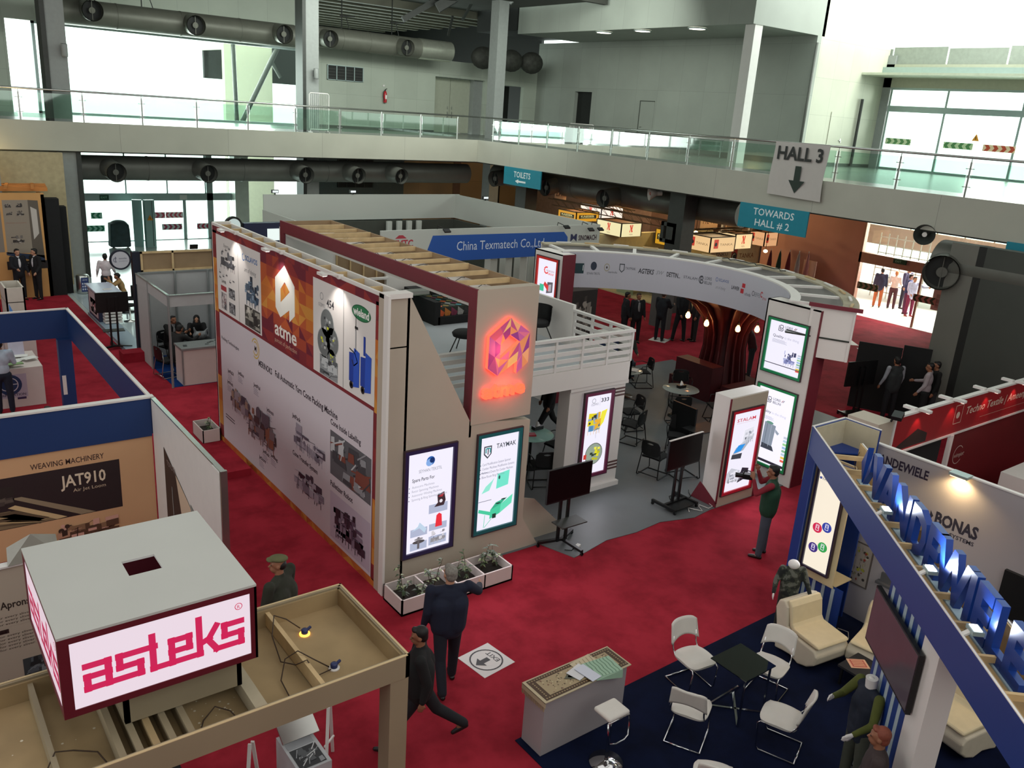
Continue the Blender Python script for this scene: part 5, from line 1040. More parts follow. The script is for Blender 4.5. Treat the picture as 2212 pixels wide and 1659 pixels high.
# ---- TVs on stands
def tv_stand(label, tvlabel, loc, rz, w_, h, zc, feet='tripod', rim=None):
    t = thing('tv_stand', label, 'TV stand', (0, 0, 0)); s = thing('television', tvlabel, 'television', (0, 0, zc-h/2))
    P = []
    MB().mat(mBlk).box(-w_/2, -.09, zc-h/2, w_/2, -.045, zc+h/2).build('casing', s, .004); MB().mat(M('tv_glass', '#060607', .35, var=0, spec=.25)).box(-w_/2+.012, -.093, zc-h/2+.03, w_/2-.012, -.09, zc+h/2-.012).build('screen', s)
    if rim: MB().mat(mWhite).box(-w_/2, -.094, zc+h/2, w_/2, -.05, zc+h/2+.01).build('pale_top_edge', s)
    for x in (-.09, .09): MB().mat(mBlk).box(x-.025, -.02, .08, x+.025, .02, zc+h*.3).build('post', t)
    MB().mat(mBlk).box(-.14, -.045, zc-.15, .14, -.015, zc+.15).build('mount_plate', t)
    if feet == 'tripod':
        for (ex, ey) in ((-.42, .12), (.42, .2), (.05, -.5), (-.1, .0)):
            if (ex, ey) == (-.1, .0): continue
            lg_ = MB().mat(mBlk).bar((0.02, 0, .1), (ex, ey, .085), .06, .045).build('leg', t); MB().mat(mBlk).cyl((ex, ey-.015, .03), (ex, ey+.015, .03), .03, n=12).bar((ex, ey, .03), (ex, ey, .08), .03).build('castor', lg_)
        MB().mat(mDarkSteel).box(-.28, -.32, .5, .28, -.02, .52).build('shelf', t)
    else:
        for x in (-.33, .33):
            lg_ = MB().mat(mBlk).bar((x, -.3, .085), (x, .3, .085), .05, .05).build('leg', t)
            for y in (-.28, .28): MB().mat(mBlk).cyl((x-.015, y, .03), (x+.015, y, .03), .03, n=12).bar((x, y, .03), (x, y, .07), .03).build('castor', lg_)
        MB().mat(mBlk).bar((-.33, 0, .09), (.33, 0, .09), .05).box(-.3, -.28, .07, .3, -.02, .08).build('shelf', t)
    for q in (t, s):
        c = q.location.z; q.location = (loc[0], loc[1], loc[2]+c); q.rotation_euler = (0, 0, math.radians(rz))
    return t, s
tv_stand('black wheeled TV stand with a shelf at the edge of the grey floor', 'large black television in front of the 333 light box', (9.08, 9.9, .022), 0, .98, .63, 1.22)
tv_stand('black wheeled TV stand beside the freestanding block', 'large black television with a pale top edge beside the freestanding block', (12.08, 9.98, .022), 3, 1.0, .62, 1.18, 'sled', True)
tv_stand('black wheeled TV stand on the red carpet at the right', 'black television seen from behind on the red carpet at the right', (20.7, 11.4, .013), -12+180, 1.05, .68, 1.2, 'sled')
def wires(label, pts, m=mDark, r=.008, name='cable'): return tag(MB().mat(m).tube(pts, r, 5).build(name), label, 'cable')
wires('thin black cable trailing from the left TV stand to the socket', [(9.0, 9.7, .03), (9.1, 9.62, .028), (9.15, 9.66, .03), (9.2, 9.64, .03)])
tag(MB().mat(mWhite).obox((9.26, 9.66, .045), (.9, .4, 0), (-.4, .9, 0), (0, 0, 1), .07, .035, .022).build('power_socket'), 'white power socket block on the floor below the left TV stand', 'socket')
r = random.Random(3)
wires('tangle of pale cable beside the maroon plinth', [(12.1+.08*i+.06*r.random(), 9.62+.12*math.sin(i*1.7), .034+.01*(i % 3)) for i in range(10)], mWhite)
wires('black cable curling on the grey floor behind the right TV stand', [(12.2+.1*i, 10.2+.14*math.sin(i*1.1), .032) for i in range(8)])
# ---- printed floor and small carpets notes
def floor_sheet(label, c, w_, h, an, arrow=True):
    c = Vector(c); u = Vector((math.cos(an), math.sin(an), 0)); v = Vector((-u.y, u.x, 0)); o = c-u*w_/2-v*h/2
    b = MB(); b.prism([o, o+u*w_, o+u*w_+v*h, o+v*h], (0, 0, .003), flat('#c9c7c4')); a = Art(o+Vector((0, 0, .003)), u, v, b); a.k = 1
    if arrow:
        a.ring(w_/2, h/2, h*.42, .022, '#2a2c2e'); a.text('EXIT', w_*.5, h*.22, .075, '#2a2c2e', .24, 'c', .01)
        a.poly([(w_*.5, h*.84), (w_*.32, h*.64), (w_*.43, h*.64), (w_*.43, h*.42), (w_*.57, h*.42), (w_*.57, h*.64), (w_*.68, h*.64)], '#2a2c2e')
    return tag(b.build('floor_sign'), label, 'floor sign')
floor_sheet('white square exit sign with a ringed arrow stuck on the red carpet', (6.06, 7.89, .0125), .56, .56, math.radians(97))
floor_sheet('white sheet on the red carpet by the men in dark suits', (21.6, 19.5, .0125), .6, .6, .4, False)
floor_sheet('white sheet on the red carpet towards the lit doors, left of a pair', (28.2, 16.4, .0125), .8, .6, .9, False)
floor_sheet('white sheet on the red carpet towards the lit doors, right of a pair', (27.8, 15.2, .0125), .8, .7, .9, False)
# ================================================================ near left stand with the red lit box sign
mFrm = M('taupe_frame', '#8d8068', .6, var=.05, scale=1.5); mOldPly = M('dusty_plywood', '#9a8460', .8, var=.18, scale=1.8); mEdge = M('timber_edge', '#c3ad85', .6, var=.08, scale=4)
mBoxTop = M('grey_box_top', '#b5b6b1', .6, var=.03, scale=1); mCrim = M('dark_crimson', '#5c1622', .45, var=.04)
T = thing('fascia_frame', 'taupe overhead fascia frame with an open plywood top, lamps and loose cables', 'fascia frame', (0, 6.3, 2.3))
MB().mat(mFrm).box(-4, 5.58, 2.27, 3.42, 5.62, 2.5).box(3.38, 5.58, 2.27, 3.42, 6.98, 2.5).box(-4, 6.94, 2.27, 3.42, 6.98, 2.5).build('fascia', T)
MB().mat(mOldPly).box(-4, 5.62, 2.27, 3.38, 6.94, 2.3).box(3.36, 5.62, 2.3, 3.38, 6.94, 2.48).box(-4, 6.92, 2.3, 3.38, 6.94, 2.48).build('plywood_tray', T)
MB().mat(mEdge).box(-4, 5.58, 2.5, 3.42, 5.605, 2.505).box(3.4, 5.58, 2.5, 3.42, 6.98, 2.505).box(-4, 6.96, 2.5, 3.42, 6.98, 2.505).build('edge_trim', T)
for x, w_, m in ((2.6, .04, mWoodL), (2.03, .1, M('painted_batten', '#a89c84', .6)), (1.5, .05, mFrm), (1.36, .05, mFrm), (1.24, .05, mOldPly), (1.12, .05, mFrm), (1.0, .05, mFrm), (.58, .04, mFrm), (-.6, .04, mFrm)):
    MB().mat(m).box(x, 5.62, 2.32, x+w_, 6.92, 2.46).build('cross_batten', T)
MB().mat(mFrm).box(3.23, 5.585, 0, 3.415, 5.78, 2.27).build('post', T); MB().mat(mFrm).box(-3.9, 5.585, 0, -3.7, 5.78, 2.27).build('post', T); MB().mat(mFrm).box(-3.9, 6.8, 0, -3.7, 6.97, 2.27).build('post', T)
T = thing('back_wall', 'beige printed wall of the near left stand about rubber aprons', 'exhibition wall', (-.5, 9.1, 0))
MB().mat(mBeige).box(-4, 9.08, 0, 1.3, 9.14, 2.42).build('board', T); MB().mat(mWhite).box(-4, 9.06, 2.42, 1.3, 9.16, 2.44).build('edge_trim', T)
a = Art((-1.2, 9.08, 0), (1, 0, 0), (0, 0, 1)); a.text('Aprons', 2.08, 1.95, .085, '#2f2824', .27, 'r', .02)
for i, z in enumerate((1.84, 1.8, 1.76, 1.62, 1.58, 1.54, 1.5, 1.46)): a.text('quality aprons manufacturing various products for every sliver. To provide', 2.35, z, .026, '#4a4038', 1.6, 'r')
a.rect(.9, 1.66, 1.86, 1.71, '#2a1a18'); a.text('Slivers Cots Aprons', 1.84, 1.672, .022, '#b9a99a', .4, 'r'); a.rect(1.2, 1.73, 2.4, 1.732, '#9a8a7c'); photo(a, 1.95, 1.0, 2.3, 1.3, ['#3a4244', '#566066', '#22282a', '#7a8488'], 4, 26); a.text('Designed by asteks', 1.85, 1.08, .026, '#4a4038', .5, 'r'); a.mb.build('printed_graphics', T)
tag(MB().mat(M('clear_film', '#8f8d84', .3)).add([(.72, 9.05, 2.44), (1.2, 9.05, 2.46), (1.2, 9.2, 2.62), (.74, 9.2, 2.58), (.96, 9.12, 2.72)], [(0, 1, 4), (1, 2, 4), (2, 3, 4), (3, 0, 4)]).build('crumpled_film'), 'crumpled clear plastic film lying on top of the aprons wall', 'plastic film')
# lit box sign
T = thing('box_sign', 'big crimson lit box sign reading asteks, with a square hole in its grey top', 'box sign', (1.4, 6.5, 2.8))
b = MB().mat(mBoxTop); X0, X1, Y0, Y1, ZB, ZT_ = .69, 2.12, 5.82, 7.3, 2.82, 3.5; hx0, hx1, hy0, hy1 = 1.32, 1.575, 6.43, 6.685
b.box(X0, Y0, ZT_-.02, hx0, Y1, ZT_).box(hx1, Y0, ZT_-.02, X1, Y1, ZT_).box(hx0, Y0, ZT_-.02, hx1, hy0, ZT_).box(hx0, hy1, ZT_-.02, hx1, Y1, ZT_).build('top_board', T)
b = MB().mat(mCrim).box(X0, Y1-.02, ZB, X1, Y1, ZT_-.02).box(X1-.02, Y0, ZB, X1, Y1, ZT_-.02).box(X0, Y0, ZB, X1, Y1, ZB+.02)
for (x0, x1, z0, z1) in ((X0, X1, ZB+.02, 2.875), (X0, X1, 3.43, ZT_-.02), (X0, .765, 2.875, 3.43), (2.065, X1, 2.875, 3.43)): b.box(x0, Y0, z0, x1, Y0+.02, z1)
for (y0, y1, z0, z1) in ((Y0+.02, Y1-.02, ZB+.02, 2.86), (Y0+.02, Y1-.02, 3.45, ZT_-.02), (Y0+.02, 5.87, 2.86, 3.45), (7.24, Y1-.02, 2.86, 3.45)): b.box(X0, y0, z0, X0+.02, y1, z1)
b.build('frame', T)
def asteks(a, W, H, c='#d2285a'):
    bl, xh = H*.26, H*.34; sw = W*.045
    def L(x, w_, pts):
        P = [(W*x+px*W*w_, bl+py*xh) for px, py in pts]
        for i, (p, q) in enumerate(zip(P, P[1:])):
            d = Vector((q[0]-p[0], q[1]-p[1])).normalized()*sw*.5*.99; a.line(p[0]-d.x, p[1]-d.y, q[0]+d.x, q[1]+d.y, sw*.86, c)
    L(.075, .11, [(0, 1), (1, 1), (1, 0)]); L(.075, .11, [(1, .52), (0, .52), (0, 0), (1, 0)])
    L(.245, .11, [(1.7, 1), (0, 1), (0, .5), (1, .5), (1, 0), (-.5, 0)]); L(.425, .1, [(0, 1.45), (0, 0), (.9, 0)]); L(.53, .1, [(1, .5), (0, .5)]); L(.53, .1, [(-.1, 0), (0, 0), (0, 1), (1, 1), (1, .5)]); L(.53, .1, [(0, 0), (1.6, 0)])
    L(.69, .1, [(0, 1.6), (0, 0)]); L(.69, .1, [(.2, .5), (.55, .6), (1.0, 1.1)]); L(.69, .1, [(.5, .55), (1.0, 0), (1.5, 0)]); L(.84, .1, [(1, 1), (0, 1), (0, .5), (1, .5), (1, 0), (-.4, 0)])
    a.ring(W*.93, H*.84, H*.055, H*.01, c); a.text('R', W*.93, H*.81, H*.055, c, None, 'c')
a = Art((.765, Y0+.008, 2.875), (1, 0, 0), (0, 0, 1), lit=.85); a.k = 0; a.rect(0, 0, 1.3, .555, '#f3e2ee'); a.k = 2; asteks(a, 1.3, .555); a.mb.build('backlit_print', T)
a = Art((X0+.008, 7.24, 2.86), U, (0, 0, 1), lit=.8); a.k = 0; a.rect(0, 0, 1.37, .59, '#ecd6e2'); a.k = 2; asteks(a, 1.37, .59, '#b83058'); a.mb.build('backlit_print', T)
MB().mat(mFrm).box(1.12, 6.0, 2.47, 1.16, 7.0, 2.82).box(2.0, 6.0, 2.47, 2.04, 7.0, 2.82).box(1.12, 6.0, 2.47, 2.04, 6.04, 2.82).build('pedestal', T)
for i, (x, y, l_) in enumerate(((2.87, 6.62, True), (2.88, 6.0, False))):
    t = thing('recessed_lamp', ('blue-topped recessed lamp glowing on the plywood, farther of two', 'blue-topped recessed lamp off-white rimmed, nearer of two')[i], 'lamp', (x, y, 2.3))
    MB().mat(M('lamp_rim_on', '#ffb347', .4, var=0, emit=2.5) if l_ else mWhite).lathe([(.05, 0), (.052, .012), (.03, .016)], (x, y, 2.3), 20).build('rim', t)
    MB().mat(M('blue_housing', '#26305c', .4)).lathe([(.032, .014), (.034, .05), (.025, .06), (0, .06)], (x, y, 2.3), 16).bar((x+.02, y, 2.34), (x+.07, y+.02, 2.35), .02).build('housing', t)
r = random.Random(9)
def loop(label, pts): return wires(label, pts, M('brown_cable', '#3a2a1e', .6), .006)
loop('brown cable looping from the farther lamp over the batten', [(2.85, 6.68, 2.34), (2.75, 6.78, 2.42), (2.62, 6.75, 2.52), (2.52, 6.55, 2.45), (2.5, 6.3, 2.33), (2.56, 6.1, 2.4), (2.62, 6.0, 2.49), (2.7, 5.95, 2.33), (2.84, 5.98, 2.32)])
loop('brown cable curling from the nearer lamp to a white connector', [(2.84, 6.02, 2.32), (2.7, 6.05, 2.44), (2.6, 6.15, 2.5), (2.5, 6.2, 2.42), (2.4, 6.05, 2.33), (2.38, 5.8, 2.32), (2.4, 5.68, 2.32)])
loop('brown cable arching on the dusty plywood below the box sign', [(1.6, 5.75, 2.32), (1.68, 5.9, 2.33), (1.8, 5.98, 2.36), (1.9, 5.9, 2.33), (1.93, 5.72, 2.32)])
loop('brown cable circling at the far left of the plywood tray', [(.95, 5.75, 2.33), (.9, 5.95, 2.35), (.75, 6.05, 2.36), (.62, 5.95, 2.48), (.5, 5.85, 2.34), (.6, 5.72, 2.33), (.8, 5.8, 2.34)])
tag(MB().mat(mWhite).box(2.39, 5.64, 2.3, 2.44, 5.7, 2.33).build('connector'), 'small white cable connector by the front edge of the plywood tray', 'connector')
b = MB().mat(M('paint_spots', '#cfc6b0', .8)); 
for i in range(40): b.disc((1.62+r.random()*.38, 5.68+r.random()*.7, 2.3015), .004+.008*r.random(), 7)
for i in range(12): b.disc((.3+r.random()*.9, 5.68+r.random()*.8, 2.3015), .004+.008*r.random(), 7)
tag(b.build('paint_spatter'), 'white paint spots splashed over the plywood tray', 'paint spots', kind='stuff')
# stand below the fascia frame: counter, sawhorse frames and demonstration unit
tag(MB().mat(M('black_cloth', '#0c0b0c', .9)).box(-.5, 6.1, 0, 1.8, 7.2, .85).build('covered_counter'), 'black-covered counter under the near left fascia frame', 'counter')
def aframe(label, c, w_, h, an):
    t = thing('easel_frame', label, 'easel', tuple(c)); c = Vector(c); u = Vector((math.cos(an), math.sin(an), 0)); v = Vector((-u.y, u.x, 0))
    for s in (-1, 1):
        MB().mat(mWhite).bar(c+u*s*.02+Vector((0, 0, h)), c+u*s*w_/2+v*s*.1, .035, .02).build('leg', t)
    MB().mat(mWhite).bar(c+u*-.2*w_+Vector((0, 0, h*.45)), c+u*.2*w_+Vector((0, 0, h*.45)), .02).build('stretcher', t); return t
aframe('white A-shaped easel frame left of the demonstration unit', (2.45, 7.0, 0), .5, .95, .5)
aframe('white A-shaped easel frame right of the demonstration unit', (3.4, 7.2, 0), .5, .85, .6)
t = thing('demonstration_unit', 'small grey demonstration unit with an open lid on the red carpet', 'machine', (2.95, 6.9, 0))
MB().mat(M('unit_grey', '#b5b8bb', .4)).box(2.75, 6.5, 0, 3.1, 7.1, .8).build('cabinet', t); MB().mat(mSteel).obox((2.95, 7.05, .92), (1, 0, 0), (0, .85, .5), (0, -.5, .85), .2, .16, .012).build('lid', t)
photo(Art((2.78, 6.53, .802), (1, 0, 0), (0, 1, 0)), 0, 0, .28, .3, ['#2c2e32', '#8f9296', '#55585c', '#d0d2d4'], 6, 22)
a = Art((2.78, 6.53, .802), (1, 0, 0), (0, 1, 0)); photo(a, 0, 0, .28, .3, ['#2c2e32', '#8f9296', '#55585c', '#d0d2d4'], 6, 22); a.rect(.0, .32, .28, .5, '#9da1a5'); a.mb.build('control_surface', t)
# ================================================================ weaving machinery stand with blue fascias
mBlueF = M('royal_blue_board', '#173566', .5, var=.03, scale=1); mLitCr = M('cream_print', '#c9a078', .6, var=.03, scale=1)
T = thing('exhibition_wall', 'cream printed wall headed weaving machinery under a blue fascia', 'exhibition wall', (0, 13.9, 0))
MB().mat(mLitCr).box(-4, 13.85, 0, 3.36, 13.9, 2.36).build('board', T); MB().mat(mBlueF).box(-4, 13.82, 1.72, 3.36, 13.85, 2.38).build('blue_fascia', T); MB().mat(mWhite).box(-4, 13.8, 2.38, 3.42, 13.92, 2.41).build('edge_trim', T)
a = Art((0, 13.85, 0), (1, 0, 0), (0, 0, 1)); a.text('WEAVING MACHINERY', 1.56, 1.46, .095, '#43302c', 1.05, 'l', .01); a.rect(-.8, .55, 2.83, 1.4, '#2a2022'); a.k = 3
a.text('JAT910', 1.95, 1.08, .2, '#d8c8b0', .66, 'l', .02); a.text('Air Jet Loom', 2.12, .97, .06, '#c9b49a', .48)
a.poly([(1.25, 1.05), (1.4, 1.05), (2.42, .56), (2.2, .56)], '#8f8068'); a.poly([(.6, .85), (1.22, .85), (1.9, .56), (.6, .56)], '#7d6c52'); a.k = 4
for i in range(5): a.poly([(.9, .84-.05*i), (1.3-.02*i, .84-.05*i), (1.75-.03*i, .62-.02*i), (1.6, .6-.01*i)], '#a8926c' if i % 2 else '#5d4e3c')
a.poly([(1.2, .9), (1.3, .93), (2.0, .57), (1.85, .56)], '#c9b084'); a.k = 3; photo(a, .7, .95, 1.3, 1.25, ['#2a2422', '#5a5048', '#453c38'], 14, 16)
machine(a, 1.75, .12, 1.0, .36, ['#5a4030', '#8a6a50', '#b58a70', '#3a2a22', '#d0a090'], 27, 50); a.mb.build('printed_graphics', T)
T = thing('exhibition_wall', 'white side wall of the weaving machinery stand facing the red aisle', 'exhibition wall', (3.4, 12, 0))
MB().mat(mWhite).box(3.37, 10.45, 0, 3.42, 13.8, 2.38).box(3.345, 10.45, 1.2, 3.37, 10.75, 2.38).build('board', T); MB().mat(mSteel).box(3.35, 10.4, 0, 3.44, 10.45, 2.41).box(3.36, 10.45, 2.38, 3.43, 13.8, 2.4).build('aluminium_post', T)
a = Art((3.365, 13.8, 0), U, (0, 0, 1)); a.poly([(.6, .4), (.6, 1.75), (1.1, 1.55), (1.75, 1.3), (1.75, .4)], '#342624'); a.k = 2; a.text('TOYOTA', .75, 1.5, .09, '#8a7a76', .45, 'l', .01); a.poly([(1.2, 1.5), (1.75, 1.3), (2.2, 1.1), (2.2, .4), (1.6, .4)], '#c9b49c'); a.k = 3; a.poly([(1.9, 1.3), (2.3, 1.15), (2.35, .4), (2.1, .4)], '#8a8c86'); a.poly([(.95, 1.2), (.98, 1.2), (1.02, .4), (.98, .4)], '#8f8f8c'); a.mb.build('printed_graphics', T)
T = thing('fascia_frame', 'open royal blue overhead frame of the stand behind the weaving wall', 'fascia frame', (0, 17, 1.7))
MB().mat(mBlueF).box(3.36, 13.92, 1.72, 3.4, 20.6, 2.36).box(-4, 20.56, 1.72, 3.4, 20.6, 2.36).build('blue_fascia', T); MB().mat(mWhite).box(3.35, 13.92, 2.36, 3.41, 20.62, 2.39).box(-4, 20.55, 2.36, 3.4, 20.61, 2.39).build('edge_trim', T)
MB().mat(mBlueF).box(3.1, 20.36, .02, 3.38, 20.56, 1.72).build('post', T); MB().mat(mWhite).box(3.12, 20.355, .45, 3.2, 20.36, .9).build('notice', T)
for x in (-3.9,): MB().mat(mBlueF).box(x, 20.36, .02, x+.2, 20.56, 1.72).build('post', T)
# counter with round logo, goods on it
T = thing('counter', 'white counter with a round navy logo and papers on top', 'counter', (2.3, 21.9, 0)); mPk = M('pinkish_white')
MB().mat(mPk).box(.9, 21.2, .013, 2.87, 22.6, .93).build('body', T); a = Art((.9, 21.2, 0), (1, 0, 0), (0, 0, 1)); a.rect(.95, .25, 1.62, .8, '#b0a4b4'); a.k = 2; a.circ(1.28, .56, .24, '#22375e'); a.k = 3; a.ring(1.28, .56, .17, .02, '#c9c4cc', -90, 90); a.line(1.28, .4, 1.28, .72, .02, '#c9c4cc').line(1.28, .57, 1.44, .57, .02, '#c9c4cc'); a.ring(1.22, .56, .14, .02, '#c9c4cc', 90, 330); a.line(1.24, .42, 1.24, .55, .02, '#c9c4cc'); a.text('CORPORATION', 1.58, .29, .06, '#3a3c52', .6, 'r', .01); a.rect(1.4, .2, 1.58, .25, '#3a2c52'); a.mb.build('printed_logo', T)
T = thing('counter', 'tall white display panel behind the papered counter', 'panel', (2.5, 24, 0)); MB().mat(mPk).box(1.9, 23.9, .013, 3.15, 24.0, 1.25).build('body', T); a = Art((1.9, 23.9, 0), (1, 0, 0), (0, 0, 1)); a.rect(.85, .85, .98, 1.15, '#a8444a').line(.55, .4, .52, 1.1, .02, '#9a9496'); a.mb.build('printed_graphics', T)
b = MB().mat(M('paper')); r = random.Random(21)
for i in range(12):
    an = r.random()*3; b.obox((2.0+r.random()*.75, 21.4+r.random()*.8, .935+.006*i), (math.cos(an), math.sin(an), 0), (-math.sin(an), math.cos(an), 0), (0, 0, 1), .15, .11, .003)
b.mat(M('green_brochure', '#7d9a6a', .6)).obox((2.3, 21.32, 1.01), (1, .1, 0), (-.1, 1, 0), (0, 0, 1), .2, .08, .01)
tag(b.build('loose_papers'), 'heap of white papers and brochures on the counter with the round logo', 'papers', kind='stuff')
tag(MB().mat(M('tabletop_board', '#c9c4d6', .5)).bar((2.5, 22.2, .94), (2.5, 22.28, 1.32), .32, .01).build('tabletop_sign'), 'pale upright notice board standing among the papers', 'notice')
tag(MB().mat(mBlk).lathe([(0, 0), (.035, 0), (.045, .11), (.035, .1), (0, .1)], (2.1, 22.3, .94), 14).build('cup'), 'small black cup on the papered counter', 'cup'); tag(MB().mat(M('blue_cup', '#7fa8d8', .4)).lathe([(0, 0), (.04, 0), (.05, .13), (.04, .12), (0, .12)], (2.28, 22.35, .94), 14).build('cup'), 'pale blue cup on the papered counter', 'cup')
# white towers at the left edge
for i, (x, y, w_, h, lb_) in enumerate(((2.75, 25.4, .45, 1.9, 'white hollow-topped tower at the far left edge, lower of two'), (2.3, 26.8, .45, 2.15, 'white hollow-topped tower at the far left edge, taller of two'))):
    t = thing('display_tower', lb_, 'display tower', (x, y, 0)); b = MB().mat(M('warm_white_board', '#c4bdb2', .6, var=.03))
    for q in ((x, y, x+w_, y+.04), (x, y+.96, x+w_, y+1.0), (x, y, x+.04, y+1), (x+w_-.04, y, x+w_, y+1)): b.box(q[0], q[1], .013, q[2], q[3], h)
    b.box(x, y, h-.4, x+w_, y+1, h-.38, M('tower_inside', '#6a5c48', .8)); b.build('body', t); a = Art((x, y, 0), (1, 0, 0), (0, 0, 1)); a.poly([(.05, .5), (.16, .5), (.16, 1.2), (.05, 1.5)], '#5a8fd0'); a.mb.build('printed_graphics', t)
tag(MB().mat(mWhite).bar((3.35, 26, .013), (3.25, 27.2, 1.35), .5, .03, up=(1, 0, 0)).build('leaning_panel'), 'thin white panel leaning beside the white towers', 'panel')
# orange-lit booth with posters and black panels at far left
T = thing('exhibition_booth', 'warm tan booth with machine-part posters and orange timber roof at far left', 'booth', (3.6, 33, 0)); mTan = M('tan_board', '#bf9057', .6, var=.05, scale=1)
MB().mat(mTan).box(-2, 32.7, .013, 5.0, 32.76, 3.55).box(4.9, 32.7, .013, 5.0, 33.5, 3.5).build('board', T)
a = Art((3.3, 32.7, 0), (1, 0, 0), (0, 0, 1)); a.rect(.45, 1.55, 1.2, 3.32, '#8a8072').poly([(1.2, 1.5), (1.55, 1.35), (1.5, 3.3), (1.2, 3.32)], '#5a5248').poly([(.42, 1.5), (1.55, 1.2), (1.55, 1.45), (.42, 1.6)], '#24324a').rect(.4, 1.0, 1.62, 1.28, '#201c1c'); a.k = 2; a.text('EKT', .82, 1.12, .1, '#c9c4bc', .3)
a.rect(-.1, 1.6, .38, 3.3, '#7a7268'); a.poly([(1.28, 2.0), (1.45, 2.2), (1.44, 3.0), (1.26, 3.1)], '#b5b0a8'); a.text('advanced components', .5, 2.55, .05, '#8f6a5a', .6)
for i, (x, z, s) in enumerate(((.5, 3.05, .2), (.82, 3.05, .22), (.52, 2.8, .2), (.82, 2.78, .26), (.6, 1.85, .42), (.0, 2.7, .3))): machine(a, x, z, s, s*.8, ['#2e2a28', '#4a4442', '#6a6460', '#9a948c'], 50+i, 18)
a.mb.build('printed_graphics', T)
b = MB()
for i in range(9): b.mat(M('orange_lit_timber', '#c07a3a', .6, var=.1, scale=2)).bar((-1, 33.2+i*.45, 3.62), (5.2+.05*i, 33.2+i*.45, 3.62), .12)
for i in range(5): b.bar((1.5+i*.8, 32.8, 3.68), (2.3+i*.75, 37.0, 3.68), .1, .04)
b.build('timber_roof', T)
point('booth_lamp', (3.2, 35.0, 4.3), 90, (1, .75, .35), .2); point('booth_lamp', (4.9, 36.5, 4.2), 60, (1, .85, .5), .2)
tag(MB().mat(mBlkF).box(5.02, 32.75, .013, 5.45, 33.2, 3.35).box(5.45, 33.0, .013, 5.7, 33.4, 3.05).build('black_panel'), 'tall black stepped panels beside the tan booth', 'panel')
t = thing('litter_bin', 'steel litter bin with a blue recycling label at the foot of the pillar', 'bin', (6.05, 32.9, 0)); MB().mat(mSteel).lathe([(0, 0), (.21, 0), (.22, .02), (.22, .6), (.2, .64), (.17, .66), (0, .66)], (6.0, 32.9, .013), 24).build('body', t)
MB().mat(flat('#26386a')).box(5.9, 32.66, .1, 6.14, 32.675, .6).build('label_plate', t); a = Art((5.9, 32.66, .1), (1, 0, 0), (0, 0, 1))
for i in range(3):
    for j in range(3): a.rect(.03+i*.07, .06+j*.1, .07+i*.07, .12+j*.1, '#c9ccd8')
a.text('USE ME', .12, .4, .05, '#c9ccd8', .16, 'c'); a.mb.build('lettering', t)
# glazed entrance, left
b = MB().mat(mAlu).box(7.4, 43.95, 1.93, 15.3, 44.2, 2.28)
for x in (7.45, 10.25, 12.15, 14.0): b.box(x-.03, 44.0, 2.28, x+.03, 44.08, 4.7)
b.box(14.05, 43.95, 0, 14.35, 44.15, 4.7).box(12.85, 43.98, 0, 13.0, 44.1, 1.93).box(7.4, 43.95, 0, 15.3, 44.1, .03); S(b, 'door_2'); S(MB().box(7.4, 44.04, 2.28, 15.3, 44.06, 4.7, mClear).box(7.4, 44.04, .03, 15.3, 44.06, 1.93, mClear), 'door_2')
b = MB().mat(flat('#1f4a35')).box(9.05, 43.93, 1.97, 9.45, 43.95, 2.2); a = Art((9.05, 43.93, 1.97), (1, 0, 0), (0, 0, 1), b); a.text('EXIT', .05, .07, .1, '#a9d8bc', .28); tag(b.build('exit_sign'), 'small green exit sign over the left glass entrance', 'sign')
tag(MB().mat(mWhite).box(12.7, 43.9, 1.98, 13.05, 43.95, 2.2).build('door_closer'), 'small white box on the beam over the left glass entrance', 'fitting')
for (o, n, c, bgc, w_, fl, lb_) in (((8.62, 43.97, 1.1), 2, '#2a8a62', '#b9dccb', .48, -1, 'short green chevron strip, upper one at the left glass entrance'), ((8.25, 43.97, .5), 4, '#2a7a5a', '#a9d4c2', .92, 1, 'green chevron strip pointing right beside the covered machine'), ((9.3, 41.0, .95), 4, '#23694e', '#a9d4c2', .86, -1, 'green chevron strip pointing left across the covered machine'),
    ((11.45, 43.97, 1.08), 2, '#b8465a', '#c9b4b8', .52, 1, 'pale red chevron strip pointing right, upper row'), ((12.0, 43.97, 1.08), 4, '#c2485c', '#dccdd0', .84, -1, 'red chevron strip pointing left, upper row'), ((11.8, 43.97, .5), 4, '#8f2c4a', '#b4b8ba', .96, 1, 'dark red chevron strip pointing right, lower row'), ((13.5, 43.97, .5), 3, '#a02c46', '#c4c4c8', .7, -1, 'dark red chevron strip pointing left behind the printed wall')):
    if lb_.startswith('green chevron strip pointing left'): o = (9.32, 43.97, .5)
    chevrons('arrow_sticker', lb_, o, (1, 0, 0), n, c, bgc, w=w_, flip=fl)
tag(blob('covered_machine', [('c', (9.15, 42.3, .1), .12, (9.2, 42.3, 1.05), .1), ('c', (9.75, 42.2, .1), .12, (9.7, 42.2, 1.05), .1), ('p', [(8.95, 41.9, .05), (9.85, 41.9, .05), (9.8, 41.9, 1.1), (9.0, 41.9, 1.15)], (0, .6, 0)), ('e', (9.4, 42.2, 1.12), (.36, .3, .16))], M('teal_tarpaulin', '#33474a', .7, var=.2, scale=4, bump=.3), voxel=.05), 'tarpaulin-covered machine standing inside the left glass entrance', 'covered machine')
t = thing('kiosk', 'pale green double cabinet with an orange warning triangle', 'cabinet', (10.5, 42, 0)); mK = M('pale_green_cabinet', '#8fb0ab', .4, var=.03)
